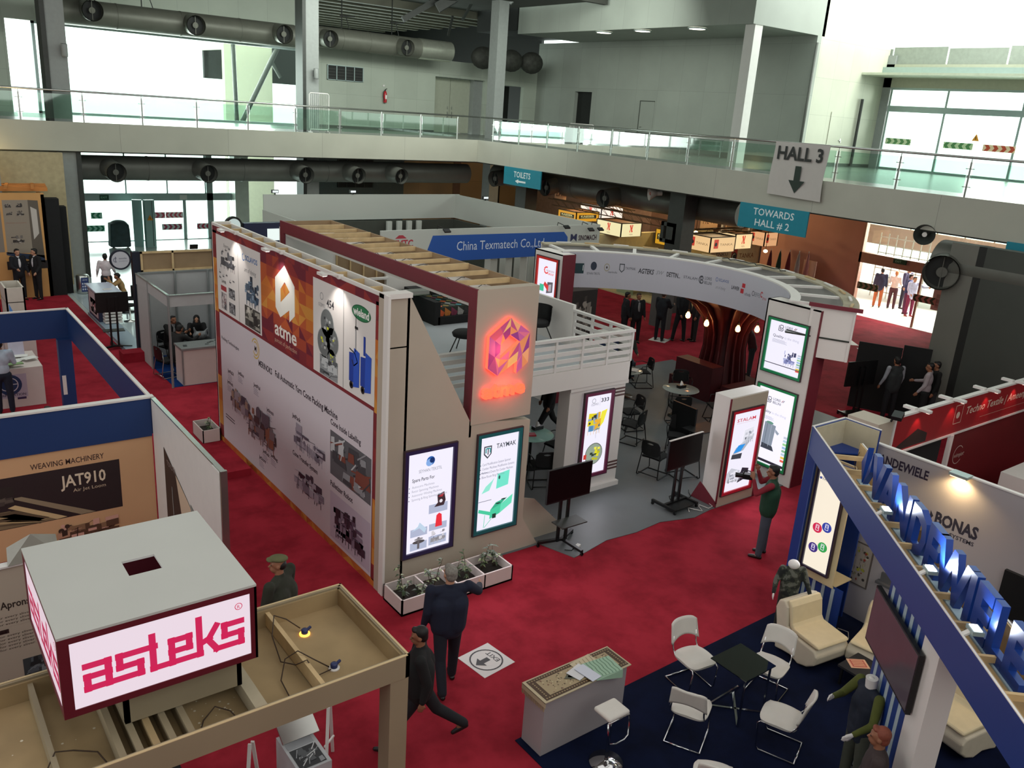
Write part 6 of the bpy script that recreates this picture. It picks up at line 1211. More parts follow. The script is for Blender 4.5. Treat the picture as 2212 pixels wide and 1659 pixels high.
MB().mat(mK).obox((10.3, 42.4, 1.08), (1, -.25, 0), (.25, 1, 0), (0, 0, 1), .2, .12, 1.08).build('body', t); MB().mat(mK).obox((10.72, 42.0, 1.1), (1, .1, 0), (-.1, 1, 0), (0, 0, 1), .22, .12, 1.1).build('body', t); MB().mat(mDarkSteel).box(10.58, 41.87, .06, 10.6, 41.88, 2.15).box(10.82, 41.87, .06, 10.84, 41.88, 2.15).build('door_line', t)
triangle((10.58, 41.84, 1.28), (1, 0, 0), .26, 'orange warning triangle on the pale green cabinet')
S(MB().box(5.6, 24.2, .001, 8.9, 43.9, .006, M('polished_pale_tile', '#aebdc0', .12, var=.05, scale=.6)), 'floor')
# low platform with reception desk
S(MB().box(5.47, 24.15, .0, 6.0, 29.6, .1, M('platform_vinyl', '#8396a4', .3, var=.05)), 'trim_8')
t = thing('reception_desk', 'white and navy reception desk with a pale top', 'desk', (5.8, 28.8, 0)); MB().mat(M('desk_navy', '#2c3450', .5)).box(5.5, 28.1, .1, 6.1, 29.5, .98).build('body', t); MB().mat(M('desk_top', '#bcc4d8', .3, var=.02)).box(5.46, 28.05, .98, 6.2, 29.6, 1.04).build('top', t)
a = Art((5.5, 29.5, .1), U, (0, 0, 1)); a.rect(.1, .08, 1.3, .82, '#c9c4cc'); photo(a, .3, .15, 1.1, .6, ['#b9b0b8', '#d8ccd0', '#a05a68', '#8f8f9c'], 44, 14); a.mb.build('printed_graphics', t)
for i in range(4): MB().mat(mWhite).box(5.6, 27.75, .12+i*.1, 6.1, 28.08, .18+i*.1).build('shelf', t)
tag(MB().mat(mWhite).box(5.75, 28.4, 1.04, 6.0, 28.55, 1.06).build('notepad'), 'small notepad lying on the reception desk', 'notepad')
tv_stand('thin black pole TV stand in the aisle by the reception desk', 'black television seen from behind in front of the reception desk', (5.3, 25.2, .013), 175, .85, .57, 1.35)
tag(MB().mat(mRed).box(5.15, 23.7, .013, 5.75, 24.15, .28).build('cable_box'), 'red carpet-covered box at the foot of the black post', 'box')
tag(MB().mat(mRed).box(4.95, 15.2, .013, 5.5, 15.75, .16).build('carpet_covered_box'), 'red carpet-covered box against the foot of the printed wall', 'box')
for i, (x, y) in enumerate(((6.45, 28.3),)):
    t = thing('bar_stool', 'low stool with a chrome base behind the TV in the aisle', 'stool', (x, y, .006)); MB().mat(mSteel).lathe([(0, 0), (.2, 0), (.2, .015), (.03, .04), (.025, .5)], (x, y, .006), 22).build('base', t); MB().mat(mBlkF).lathe([(0, .5), (.18, .5), (.19, .55), (0, .57)], (x, y, .006), 20).build('seat', t)
# black post with round sign, timber-backed panel
T = thing('sign_post', 'dark navy post carrying a round white sign', 'post', (5.8, 24.4, 0)); MB().mat(M('post_navy', '#171d2c', .6)).box(5.7, 24.3, 0, 5.9, 24.5, 2.92).build('post', T)
MB().mat(M('post_navy')).cyl((5.4, 24.32, 2.72), (5.4, 24.4, 2.72), .27, n=32).bar((5.6, 24.36, 2.72), (5.75, 24.36, 2.72), .04).build('sign_rim', T); a = Art((5.13, 24.318, 2.45), (1, 0, 0), (0, 0, 1)); a.circ(.27, .27, .225, '#b9bcc4'); a.k = 2; a.ring(.15, .27, .06, .012, '#2c3450', 60, 300); a.line(.15, .22, .15, .36, .014, '#2c3450'); a.text('textile', .23, .29, .045, '#2c3450', .2); a.text('academy', .23, .22, .045, '#8a90a0', .22); a.mb.build('sign_face', T)
T = thing('back_panel', 'timber-framed brown back of a panel above the small white booth', 'panel', (6.9, 24.3, 2.4)); MB().mat(mPly).box(5.9, 24.3, 2.36, 8.0, 24.34, 2.92).build('board', T)
b = MB().mat(mWoodL)
for q in ((5.9, 24.26, 2.36, 8.0, 24.3, 2.42), (5.9, 24.26, 2.87, 8.0, 24.36, 2.92), (5.9, 24.26, 2.36, 5.95, 24.3, 2.92), (6.72, 24.26, 2.36, 6.77, 24.3, 2.92), (7.9, 24.26, 2.36, 7.95, 24.3, 2.92)): b.box(*q)
b.build('timber_framing', T); tag(MB().mat(mBlk).obox((7.35, 24.33, 3.0), (1, 0, 0), (0, .9, .3), (0, -.3, .9), .11, .02, .07).build('floodlight'), 'small black floodlight on the timber-backed panel', 'floodlight')
# shell-scheme booth
T = thing('shell_booth', 'small white shell-scheme booth with grey posts', 'booth', (7, 22.5, 0)); mShell = M('shell_panel', '#a9abab', .6, var=.03); mAl2 = M('shell_post', '#8f9594', .4, .4)
MB().mat(mShell).box(5.74, 24.02, .02, 8.6, 24.05, 2.4).box(8.57, 21.1, .02, 8.6, 24.0, 2.4).build('back_board', T); MB().mat(mShell).box(5.7, 22.9, .02, 5.73, 24.0, 2.1).build('side_board', T); MB().mat(mShell).box(5.69, 21.1, 2.1, 5.72, 24.05, 2.38).box(5.72, 21.1, 2.1, 8.6, 21.13, 2.38).build('fascia', T)
MB().mat(mAl2).box(5.68, 21.08, 2.36, 8.6, 21.14, 2.4).box(5.68, 21.1, 2.36, 5.74, 24.05, 2.4).box(5.74, 24.0, 2.36, 8.6, 24.06, 2.41).build('top_rail', T)
for (x, y) in ((5.7, 21.1), (5.7, 22.9), (5.72, 24.0), (6.7, 23.99), (7.6, 23.99)): MB().mat(mAl2).cyl((x, y, .02), (x, y, 2.4), .03, n=10).build('post', T)
t = thing('counter', 'white counter of the small booth with small items on its top', 'counter', (6.5, 21.5, 0)); MB().mat(mPk).box(5.98, 21.15, .025, 7.8, 21.75, .95).build('body', t); MB().mat(mAl2).box(5.96, 21.12, .95, 7.82, 21.78, 1.0).box(5.97, 21.13, .025, 6.0, 21.18, .95).build('trim', t)
b = MB().mat(mBlk); r = random.Random(5)
for i in range(9): x, y = 6.1+r.random()*1.2, 21.25+r.random()*.4; b.tube([(x+.05*math.cos(k), y+.03*math.sin(k), 1.006) for k in range(7)], .004, 4)
tag(b.build('small_samples'), 'scatter of small looped samples on the booth counter', 'samples', kind='stuff')
t = thing('round_table', 'dark table with wrapped goods inside the small booth', 'table', (6.6, 22.6, .024)); MB().mat(mBlk).box(6.2, 22.2, .74, 7.2, 22.9, .77).build('tabletop', t)
for q in ((6.25, 22.25), (7.15, 22.25), (6.25, 22.85), (7.15, 22.85)): MB().mat(mBlk).cyl((*q, .024), (*q, .74), .02, n=8).build('leg', t)
t.name = 'table'
tag(blob('clear_bag', [('e', (6.85, 22.5, .93), (.2, .14, .12)), ('c', (6.75, 22.5, .95), .05, (6.7, 22.5, 1.15), .03), ('c', (6.95, 22.5, .95), .06, (7.05, 22.5, 1.1), .03)], M('grey_plastic_film', '#6d7072', .25, var=.3, scale=12, bump=.6), voxel=.03), 'crumpled grey plastic bag on the booth table', 'bag')
ch = sled_chair('black folding chair with chrome legs at the entrance of the small booth', (5.9, 22.15, .024), -80, False)
for c_ in ch.children:
    if c_.name.startswith(('leg', 'stretcher')): c_.data = c_.data.copy(); c_.data.materials.clear(); c_.data.materials.append(mSteel)
# ================================================================ large white stand behind the central one
T = thing('exhibition_stand', 'large white stand with a blue China Texmatech fascia', 'exhibition stand', (14.8, 24, 0))
mRW = M('cool_white_board', '#b5b9b2', .6, var=.02, scale=.8)
MB().mat(mRW).box(10.85, 19.9, 3.15, 18.6, 19.96, 4.0).build('front_fascia', T); MB().mat(mRW).box(10.9, 28.2, 3.1, 18.8, 28.26, 4.0).box(18.6, 19.9, 3.1, 18.66, 28.2, 4.0).build('rear_fascia', T); MB().mat(mRW).box(10.85, 19.96, 3.0, 10.9, 28.2, 3.5).build('side_fascia', T)
MB().mat(M('stand_dark_wall', '#3c3f38', .7)).box(12.3, 27.8, .013, 18.3, 27.9, 3.1).box(18.3, 22.5, .013, 18.4, 27.8, 3.1).build('inner_wall', T)
for i in range(4): MB().mat(mRW).box(15.3+i*.42, 27.6, .013, 15.5+i*.42, 27.7, 3.1).build('fin', T)
for i in range(5): MB().mat(mRW).box(18.05, 21.2+i*.5, .013, 18.2, 21.4+i*.5, 3.1).build('fin', T)
for i in range(5): MB().mat(mRW).box(14.6+i*.55, 20.1, .013, 14.85+i*.55, 20.4, 3.15).build('fin', T)
MB().mat(mRW).box(10.9, 19.95, .013, 13.2, 20.0, 3.15).box(18.2, 19.95, .013, 18.6, 20.0, 3.15).build('front_wall', T)
a = Art((10.85, 19.9, 3.15), (1, 0, 0), (0, 0, 1)); a.poly([(1.3, -.05), (1.6, .68), (6.32, .66), (6.48, .5), (6.52, -.05)], '#1c4f9e'); a.k = 4; a.text('China Texmatech Co.,Ltd', 2.4, .24, .27, '#c9d4e4', 3.15)
a.k = 2; a.text('CTMTC', .18, .4, .2, '#a83440', .8, 'l', .03); a.poly([(.42, .63), (.78, .63), (.66, .72), (.54, .72)], '#a83440'); a.poly([(6.6, .34), (6.6, .58), (6.67, .58), (6.73, .5), (6.79, .58), (6.86, .58), (6.86, .34), (6.73, .44)], '#2c2f52').text('SINOMACH', 6.93, .38, .16, '#3a2430', .76, 'l', .03); a.mb.build('lettering', T)
for i, (x, dz) in enumerate(((12.6, 0), (16.9, 0), (17.9, -.1), (18.3, -.1))):
    t = thing('floodlight', 'small black floodlight clipped on the white stand, %s along its front edge' % ('first', 'second', 'third', 'fourth')[i], 'floodlight', (x, 19.8, 4.0)); MB().mat(mBlk).tube([(x, 19.93, 3.98), (x, 19.9, 4.1), (x+.05, 19.7, 4.05)], .012, 6).build('arm', t); MB().mat(mBlk).obox((x+.12, 19.62, 4.0+dz), (1, 0, 0), (0, .8, .5), (0, -.5, .8), .1, .07, .02).build('lamp_head', t)
for i, (x, y) in enumerate(((14.2, 28.2), (18.62, 26.2), (11.3, 28.2))):
    t = thing('floodlight', 'tiny floodlight on the rear edge of the white stand, %s' % ('in the middle', 'at the right', 'at the left')[i], 'floodlight', (x, y, 4.0)); MB().mat(mBlk).box(x-.02, y-.02, 4.0, x+.02, y+.02, 4.06).build('bracket', t); MB().mat(mBlk).box(x-.12, y-.04, 4.05, x+.12, y+.04, 4.16).build('lamp_head', t); MB().mat(glow('#e8f0f0', 1)).box(x-.1, y-.05, 4.07, x+.1, y-.042, 4.14).build('lens', t)
T = thing('sign_block', 'navy block with a white screen and round clock-like sign behind the printed wall', 'sign', (8.3, 21, 0)); MB().mat(M('dark_navy_board', '#1b2340', .5)).box(7.75, 21.4, .02, 9.6, 21.6, 4.05).build('body', T); MB().mat(glow('#e6f2ee', 1)).box(8.35, 21.38, 3.6, 8.75, 21.4, 3.9).build('screen', T); MB().mat(mDark).cyl((7.5, 21.45, 4.0), (7.5, 21.55, 4.0), .22, n=24).bar((7.6, 21.5, 4.0), (7.8, 21.5, 4.0), .05).build('sign_rim', T); MB().mat(glow('#cfe0dc', .7)).disc((7.5, 21.44, 4.0), .17, 24, (0, -1, 0)).build('sign_face', T)
T = thing('wall_panel', 'dark printed panel headed PET FDY beside the far column', 'panel', (16.8, 20.4, 0)); MB().mat(M('dark_print', '#2c2a2c', .5)).box(16.6, 18.6, .013, 17.6, 18.68, 2.6).build('board', T); a = Art((16.6, 18.6, 0), (1, 0, 0), (0, 0, 1)); a.rect(0, 2.25, 1, 2.6, '#6a6664').text('PET-FDY Line', .1, 2.35, .13, '#2a2628', .7, 'l', .02); a.k = 2; machine(a, .1, .8, .8, 1.3, ['#4a4644', '#8f8a86', '#a9a49e', '#5c5856'], 71, 40); a.mb.build('printed_graphics', T)
t = thing('counter', 'white counter with a blue base beside the dark printed panel', 'counter', (17.9, 18.4, 0)); MB().mat(mWhite).box(17.5, 18.1, .75, 18.5, 18.5, 1.0).build('top', t); MB().mat(M('counter_blue', '#1c3a68', .5)).box(17.6, 18.15, .013, 18.45, 18.48, .75).build('body', t)
tag(MB().mat(mBeige).box(14.5, 19.2, .013, 15.3, 19.3, 2.3).build('brown_board'), 'brown upright board standing before the white stand fins', 'board')
# ================================================================ hall 2 beyond the gallery
def hanging_box(label, x, y, z0, w_, d, h, col, logo, kind, roof='#8a5a34', s=1.0, group=None):
    t = thing('hanging_lightbox', label, 'hanging sign', (x+w_/2, y+d/2, z0), group)
    fr = M('lightbox_edge', '#5a4a34', .5); b = MB()
    b.mat(glow(col, s)).add([(x, y, z0), (x+w_, y, z0), (x+w_, y, z0+h), (x, y, z0+h)], [(0, 1, 2, 3)]).add([(x, y+d, z0), (x, y, z0), (x, y, z0+h), (x, y+d, z0+h)], [(0, 1, 2, 3)]); b.mat(fr).box(x, y, z0-.01, x+w_, y+d, z0).add([(x+w_, y, z0), (x+w_, y+d, z0), (x+w_, y+d, z0+h), (x+w_, y, z0+h)], [(0, 1, 2, 3)]).add([(x, y+d, z0), (x+w_, y+d, z0), (x+w_, y+d, z0+h), (x, y+d, z0+h)], [(3, 2, 1, 0)])
    b.mat(M('box_roof_'+roof[1:], roof, .6)).box(x+.04, y+.04, z0+h-.05, x+w_-.04, y+d-.04, z0+h-.03)
    for p, q in (((x, y), (x+w_, y)), ((x, y), (x, y+d)), ((x+w_, y), (x+w_, y+d)), ((x, y+d), (x+w_, y+d))):
        b.mat(fr).bar((*p, z0+h), (*q, z0+h), .04).bar((*p, z0), (*p, z0+h), .04)
    b.build('lit_panels', t)
    for (o, u, W) in (((x, y-.001, z0), (1, 0, 0), w_), ((x-.001, y+d, z0), U, d)):
        a = Art(o, u, (0, 0, 1), lit=s*.8); q = h*.55; c = W/2
        if logo == 'n':
            a.poly([(c-q*.35, h*.35), (c-q*.2, h*.3), (c-q*.12, h*.6), (c+q*.05, h*.3), (c+q*.3, h*.36), (c+q*.15, h*.5), (c+q*.3, h*.85), (c+q*.1, h*.9), (c+q*.05, h*.62), (c-q*.12, h*.9), (c-q*.35, h*.82), (c-q*.18, h*.62)], '#e0402e').text('NSN', c, h*.1, h*.13, '#9a7a5a', q*.6, 'c')
        elif logo == 't':
            a.rect(W*.14, h*.25, W*.32, h*.85, '#d0402e'); a.k = 3; a.circ(W*.22, h*.52, h*.13, '#1c1a1a'); a.k = 4; a.text('TANKA', W*.38, h*.42, h*.16, '#8a6a4a', W*.52)
        elif logo == 'k': a.rect(W*.12, h*.3, W*.88, h*.7, '#2a2418'); a.k = 3; a.text('KAESER', c, h*.48, h*.17, '#f0e6a0', W*.6, 'c', .02); a.text('COMPRESSORS', c, h*.35, h*.08, '#f0e6a0', W*.6, 'c')
        a.mb.build('lettering', t)
    return t
hanging_box('cream lit box sign with red N logos, nearest of the hall 2 signs', 25.8, 26.2, 2.43, 1.2, 1.55, .57, '#e8dcaa', 'n', 0, s=1.05)
hanging_box('white lit box sign with red N logos farther back at the left', 29.7, 31.7, 2.33, 1.5, 1.6, .67, '#f2e6d8', 'n', 0, s=1.1)
hanging_box('orange-yellow lit box sign far back at the left edge of hall 2', 26.2, 29.6, 2.6, 1.4, 1.3, .42, '#d89a2a', 'k', 0, s=.9)
hanging_box('yellow compressor box sign behind the hanging dark frame', 28.9, 26.2, 1.93, 1.2, .9, .67, '#d8a02a', 'k', 0, s=.85)
hanging_box('pale green and orange lit box sign just right of the dark column', 26.7, 22.05, 2.41, 1.5, 1.2, .6, '#e8c08a', 't', 0, s=1.0)
hanging_box('cream lit box sign with red N logos right of the dark column', 28.9, 22.6, 2.38, 1.1, .95, .62, '#f0d09a', 'n', 0, s=1.1)
hanging_box('orange-tinted lit box sign farthest right before the stone piers', 31.0, 22.7, 2.4, .9, .8, .6, '#e0a878', 't', 0, s=.95)
for i, (x, y, z, w_, t_, lb_) in enumerate(((29.3, 24.9, 2.9, 1.15, 'TTL TTI', 'pale hanging banner lettered TTL far back in hall 2'), (30.7, 24.6, 2.9, .9, 'Integra', 'pale hanging banner with small script lettering far back in hall 2'), (26.0, 31, 3.4, .7, 'LPN', 'small pale banner high at the left of hall 2'))):
    t = thing('hanging_banner', lb_, 'banner', (x, y, z)); MB().mat(M('warm_banner', '#c9a684', .7)).box(x, y, z, x+w_, y+.03, z+.55).build('cloth', t); a = Art((x, y, z), (1, 0, 0), (0, 0, 1)); a.text(t_, w_/2, .2, .2, '#4a2c20', w_*.8, 'c', .02, .2); a.mb.build('lettering', t)
t = thing('exhibition_wall', 'cream lit wall with a black ringed emblem and TANKA lettering', 'exhibition wall', (31.5, 22.5, 0)); MB().mat(M('cream_lit', '#d8cc9c', .6)).box(28.7, 23.6, .013, 31.9, 23.66, 2.3).build('board', t); a = Art((28.7, 23.6, -.6), (1, 0, 0), (0, 0, 1)); a.rect(1.35, 2.0, 1.75, 2.9, '#b8402e'); a.k = 2; a.circ(1.55, 2.45, .18, '#1c1a1a'); a.k = 3; a.ring(1.55, 2.45, .12, .03, '#d8cc9c', 60, 300); a.text('TANKA', 1.9, 2.35, .22, '#8a5a34', 1.0, 'l', .01); a.text('TNKU', .3, 2.5, .15, '#3a3228', .8); a.mb.build('printed_graphics', t)
def truss(label, p, q, s=.3):
    t = thing('lighting_truss', label, 'truss', tuple((Vector(p)+Vector(q))/2)); p = Vector(p); q = Vector(q); d = (q-p).normalized(); L = (q-p).length; sd = d.cross(Vector((0, 0, 1))).normalized()*s; m = M('truss_bronze', '#6a5238', .5, .4); b = MB().mat(m)
    for o in (Vector(), sd, Vector((0, 0, -s))): b.tube([p+o, q+o], .025, 6)
    n = int(L/.5)
    for i in range(n): a_ = p+d*L*i/n; c = p+d*L*(i+1)/n; b.bar(a_, c+Vector((0, 0, -s)), .014).bar(c+Vector((0, 0, -s)), c+sd, .014).bar(a_+sd, c, .014)
    b.build('lattice', t); return t
truss('long lattice truss running across the left half of hall 2', (25.9, 31.0, 3.5), (26.4, 23.4, 3.4)); truss('lattice truss before the far hall 2 banners', (27.4, 23.6, 3.1), (30.6, 22.6, 3.3), .2); truss('short lattice truss behind the white N box sign', (29.5, 31.9, 3.3), (27.5, 27.2, 3.4), .2)
for (x, y, z, e) in ((28.2, 27.6, 4.45, 170), (30, 24.6, 4.3, 150), (27.5, 31, 4.4, 170), (31.5, 31, 4.4, 120)): point('hall_lamp', (x, y, z), e, (1, .72, .38), .12)
for i, (x, y, z) in enumerate(((29.4, 24.2, 3.6), (30.63, 24.07, 3.6), (28.6, 24.5, 2.8), (30.5, 22.2, 2.3))):
    t = thing('bare_lamp', 'small bright lamp glowing in hall 2, %s' % ('left of the two above the TTL banner', 'right of the two above the TTL banner', 'beside the dark column', 'under the farthest right box sign')[i], 'lamp', (x, y, z)); MB().mat(glow('#ffe6b0', 8)).ell((x, y, z), (.09, .09, .07), 12).build('bulb', t); MB().mat(mDark).bar((x, y, z+.06), (x, y, 4.7), .015).build('cord', t)
# booths and machines on the hall 2 floor
t = thing('exhibition_booth', 'cream and orange lit booth with a loom standing beyond the red carpet', 'booth', (26.5, 26, 0)); mYel = M('cream_lit')
MB().mat(mYel).box(25.6, 27.2, .0, 33, 27.4, 2.4).box(25.4, 27.2, .05, 25.6, 32, 2.4).build('board', t); MB().mat(M('orange_panel', '#9c6a3c', .6)).box(26.4, 27.1, 0, 27.3, 27.2, 1.6).build('orange_panel', t)
S(MB().box(25.7, 22.5, .012, 32.9, 27.2, .06, M('cream_floor', '#b5a67c', .5, var=.05)), 'floor')
def loom(label, x, y, s, cols):
    t = thing('textile_machine', label, 'machine', (x, y, .06)); a = M(cols[0], cols[0], .5); c = M(cols[1], cols[1], .5)
    MB().mat(a).box(x, y, .06, x+.25*s, y+.9*s, 1.2*s).box(x+1.9*s, y, .06, x+2.15*s, y+.9*s, 1.2*s).box(x+.25*s, y+.2*s, .5*s, x+1.9*s, y+.7*s, .7*s).build('frame', t)
    for i in range(4): MB().mat(c).cyl((x+.25*s, y+.1*s+.2*i*s, (.45+.22*i)*s), (x+1.9*s, y+.1*s+.2*i*s, (.45+.22*i)*s), (.06+.03*(i % 2))*s, n=12).build('roller', t)
    MB().mat(c).box(x+.1*s, y+.1*s, 1.2*s, x+.6*s, y+.6*s, 1.5*s).box(x+1.5*s, y+.2*s, 1.2*s, x+2.05*s, y+.7*s, 1.65*s).build('control_box', t)
    for i in range(6): MB().mat(c).bar((x+(.3+.3*i)*s, y+.2*s, .7*s), (x+(.35+.28*i)*s, y+.5*s, 1.6*s), .03).build('upright', t)
loom('dark loom with rollers standing in the cream booth', 27.2, 24.6, 1.0, ('#3a3c34', '#1c1d1c')); loom('pale green textile machine beside the dark loom', 25.9, 25.4, .9, ('#8f9a78', '#4a5040'))
for i in range(5):
    x = 30.2+.3*i; y = 21.7-.25*i; t = thing('flag', 'tall furled flag before the stone piers, %s from the left' % ('first', 'second', 'third', 'fourth', 'fifth')[i], 'flag', (x, y, .013), 'furled flags'); MB().mat(mSteel).cyl((x, y, .013), (x, y, 2.5), .015, n=8).build('pole', t)
    MB().mat(M('flag_%d' % i, ['#5a1c24', '#1f3a2c', '#6a1c24', '#a89c94', '#b88078'][i], .8)).lathe([(.01, 0), (.12, .05), (.1, .5), (.05, .9), (.01, 1.05)], (x, y, 1.4), 10).build('cloth', t)
tag(MB().mat(M('pale_sheet', '#d8b09a', .6)).box(31.6, 20.4, .013, 31.65, 21.0, 2.1).build('notice_board'), 'pale peach notice board by the flags', 'notice board')
t = thing('exhibition_column', 'grey free-standing slab behind the men in dark suits', 'column', (23.2, 21, 0)); MB().mat(M('grey_slab', '#4f4f4d', .6)).box(22.9, 20.4, .013, 23.1, 21.3, 2.3).build('board', t)
tag(MB().mat(mBlkF).box(20.3, 12.2, .013, 20.34, 13.3, 1.7).box(21.3, 11.7, .013, 21.34, 12.6, 1.75).build('backdrop_panel'), 'black folding backdrop panels before the grey pier', 'backdrop') if False else None
t = thing('backdrop_panel', 'black folding backdrop panel left of a pair before the grey pier', 'backdrop', (20.6, 12.2, 0)); MB().mat(mBlkF).obox((21.6, 11.55, .95), (.45, -.9, 0), (.9, .45, 0), (0, 0, 1), .55, .02, .93).build('cloth', t)
t = thing('backdrop_panel', 'black folding backdrop panel right of a pair before the grey pier', 'backdrop', (22.2, 10.9, 0)); MB().mat(mBlkF).obox((22.15, 10.8, .98), (.4, -.92, 0), (.92, .4, 0), (0, 0, 1), .35, .02, .96).build('cloth', t)
# ================================================================ near right stand: diagonal blue beam with standing letters
mVB = M('vivid_blue_board', '#16357a', .45, var=.03, scale=1); mVW = M('mauve_white_board', '#a09a9c', .55, var=.02, scale=.8); mCrm = M('cream_board', '#c9b891', .55, var=.02)
A_ = Vector((10.64, 6.45, 0)); D_ = Vector((-.671, -.742, 0)).normalized(); N_ = Vector((.742, -.671, 0)).normalized(); Z_ = Vector((0, 0, 1))
def Q(s, o, z): return A_ + D_*s + N_*o + Z_*z
T = thing('diagonal_beam', 'blue open-topped diagonal beam of the right stand, with timber inside', 'beam', (8.5, 4, 2.75))
b = MB().mat(mVB); b.prism([Q(0, 0, 2.75), Q(7.2, 0, 2.75), Q(7.2, 0, 3.15), Q(0, 0, 3.15)], N_*.03); b.prism([Q(.55, .54, 2.75), Q(7.2, .54, 2.75), Q(7.2, .54, 3.13), Q(.55, .54, 3.13)], N_*.03); b.prism([Q(.1, 0.03, 2.75), Q(7.2, .03, 2.75), Q(7.2, .54, 2.75), Q(.6, .54, 2.75)], Z_*.03); b.build('board', T)
b = MB().mat(mWoodL); b.prism([Q(.05, .03, 2.8), Q(7.2, .03, 2.8), Q(7.2, .045, 2.8), Q(.05, .045, 2.8)], Z_*.34); b.prism([Q(.5, .525, 2.8), Q(7.2, .525, 2.8), Q(7.2, .54, 2.8), Q(.5, .54, 2.8)], Z_*.34); b.prism([Q(.3, .05, 2.79), Q(7.2, .05, 2.79), Q(7.2, .52, 2.79), Q(.7, .52, 2.79)], Z_*.012); b.build('timber_lining', T)
for i in range(13): MB().mat(mWoodL).bar(Q(.9+.5*i, .05, 3.06), Q(.9+.5*i, .53, 3.06), .035, .06).build('cross_batten', T)
MB().mat(mWhite).bar(Q(0, .01, 3.155), Q(7.2, .01, 3.155), .02, .008).bar(Q(.5, .555, 3.14), Q(7.2, .555, 3.14), .02, .008).build('edge_trim', T)
T = thing('corner_tower', 'blue hollow corner tower at the tip of the diagonal beam, cream lit side', 'column', (11.0, 6.2, 0))
b = MB().mat(mVB).box(10.64, 6.42, 0, 11.47, 6.46, 3.15).box(11.44, 5.86, 0, 11.47, 6.42, 3.15).box(10.63, 6.32, 0, 10.66, 6.46, 2.75); b.prism([Q(0, 0, 2.75), (10.64, 6.46, 2.75), (11.47, 6.46, 2.75), (11.47, 5.86, 2.75)], Z_*.02); b.build('board', T)
MB().mat(M('inner_board', '#b0a890', .6)).box(10.67, 6.4, 2.77, 11.44, 6.42, 3.14).box(11.42, 5.87, 2.77, 11.44, 6.4, 3.14).build('inner_lining', T); MB().mat(mWhite).box(10.64, 6.44, 3.15, 11.47, 6.47, 3.16).box(11.45, 5.86, 3.15, 11.48, 6.46, 3.16).build('edge_trim', T)
MB().mat(mCrm).box(10.77, 5.75, .8, 10.8, 6.36, 2.75).box(10.8, 5.75, .78, 11.3, 6.4, .8).build('cream_panel', T)
b = MB().mat(mVB).box(10.82, 5.6, 0, 10.85, 6.4, .8); b.mat(M('pale_stripe', '#9fb0b8', .5))
for i in range(4): b.box(10.81, 5.72+i*.16, 0, 10.822, 5.77+i*.16, .78)
b.build('striped_plinth', T)
def d_v(a, w_, h):
    a.text('VANDEWIELE', w_*.12, h*.86, .055, '#3a3a5c', w_*.82); a.circ(w_*.07, h*.875, .02, '#3a4a8c')
    for (x, y, c) in ((.3, .4, '#c8284c'), (.66, .44, '#2c3f9a'), (.28, .2, '#3c2c78'), (.64, .24, '#2f9a4c')):
        a.k = 2; a.circ(w_*x, h*y, w_*.19, c); a.k = 3; a.path([(w_*(x-.06), h*y-.04), (w_*(x-.06), h*y+.05), (w_*(x+.06), h*y+.05), (w_*(x+.06), h*y-.04), (w_*(x-.06), h*y-.04)], .008, '#e0dce8'); a.ring(w_*x, h*y+.015, .022, .007, '#e0dce8')
lightbox('dark-framed light box with four coloured circles on the blue corner tower', (10.765, 6.29, .95), U, .45, 1.68, '#2a2440', d_v, fr=.02, bgc='#efe4d0', e=7)
t = letters3d('VANDEWIELE', Q(1.86, .3, 3.02), D_, Z_, .5, .07, M('blue_letter', '#173a86', .35, var=.02), 3.95, .04)
T = thing('standing_letters', 'row of tall solid blue letters spelling the stand name on the diagonal beam', 'letters', tuple(Q(3.8, .27, 3.0))); t.build('lettering', T)
b = MB().mat(M('blue_letter')); b.prism([Q(1.5, .3, 3.25), Q(1.64, .3, 3.5), Q(1.64, .3, 3.02)], -N_*.07); b.prism([Q(1.68, .3, 3.02), Q(1.84, .3, 3.5), Q(1.84, .3, 3.25)], -N_*.07); b.build('logo', T)
MB().mat(M('letter_foot', '#9fb6c4', .4)).bar(Q(1.5, .27, 3.0), Q(5.8, .27, 3.0), .12, .02).build('foot_rail', T)
for i, s in enumerate((2.84, 4.17, 5.2)):
    t = thing('beam_floodlight', 'bright floodlight on the outer edge of the diagonal beam, %s' % ('farthest of three', 'middle of three', 'nearest of three')[i], 'floodlight', tuple(Q(s, .06, 3.14)))
    MB().mat(mWhite).bar(Q(s, .02, 3.14), Q(s, .1, 3.2), .05, .02).build('bracket', t); MB().mat(mAlu).obox(Q(s, .12, 3.2), D_, N_, Z_, .07, .05, .02).build('lamp_head', t)
    b = MB().mat(glow('#ffffff', (14, 20, 3)[i])); b.obox(Q(s, .12, 3.223), D_, N_, Z_, .055, .035, .003); b.build('lens', t)
    spot('flood_beam', tuple(Q(s, .1, 3.24)), tuple(Q(s+.1, .4, 3.9)), (35, 50, 18)[i], (.8, .88, 1), 130, .05)
tag(MB().mat(M('red_tape', '#c8442c', .4)).lathe([(.012, 0), (.03, .005), (.03, .028), (.012, .03)], tuple(Q(1.3, .3, 2.805)), 14).build('tape_roll'), 'small red roll lying inside the diagonal beam near its tip', 'tape')
loop('thin pale cord hanging down inside the tip of the diagonal beam', [tuple(Q(.75, .45, 3.1)), tuple(Q(.78, .4, 2.95)), tuple(Q(.85, .42, 2.85)), tuple(Q(.8, .35, 2.82))])
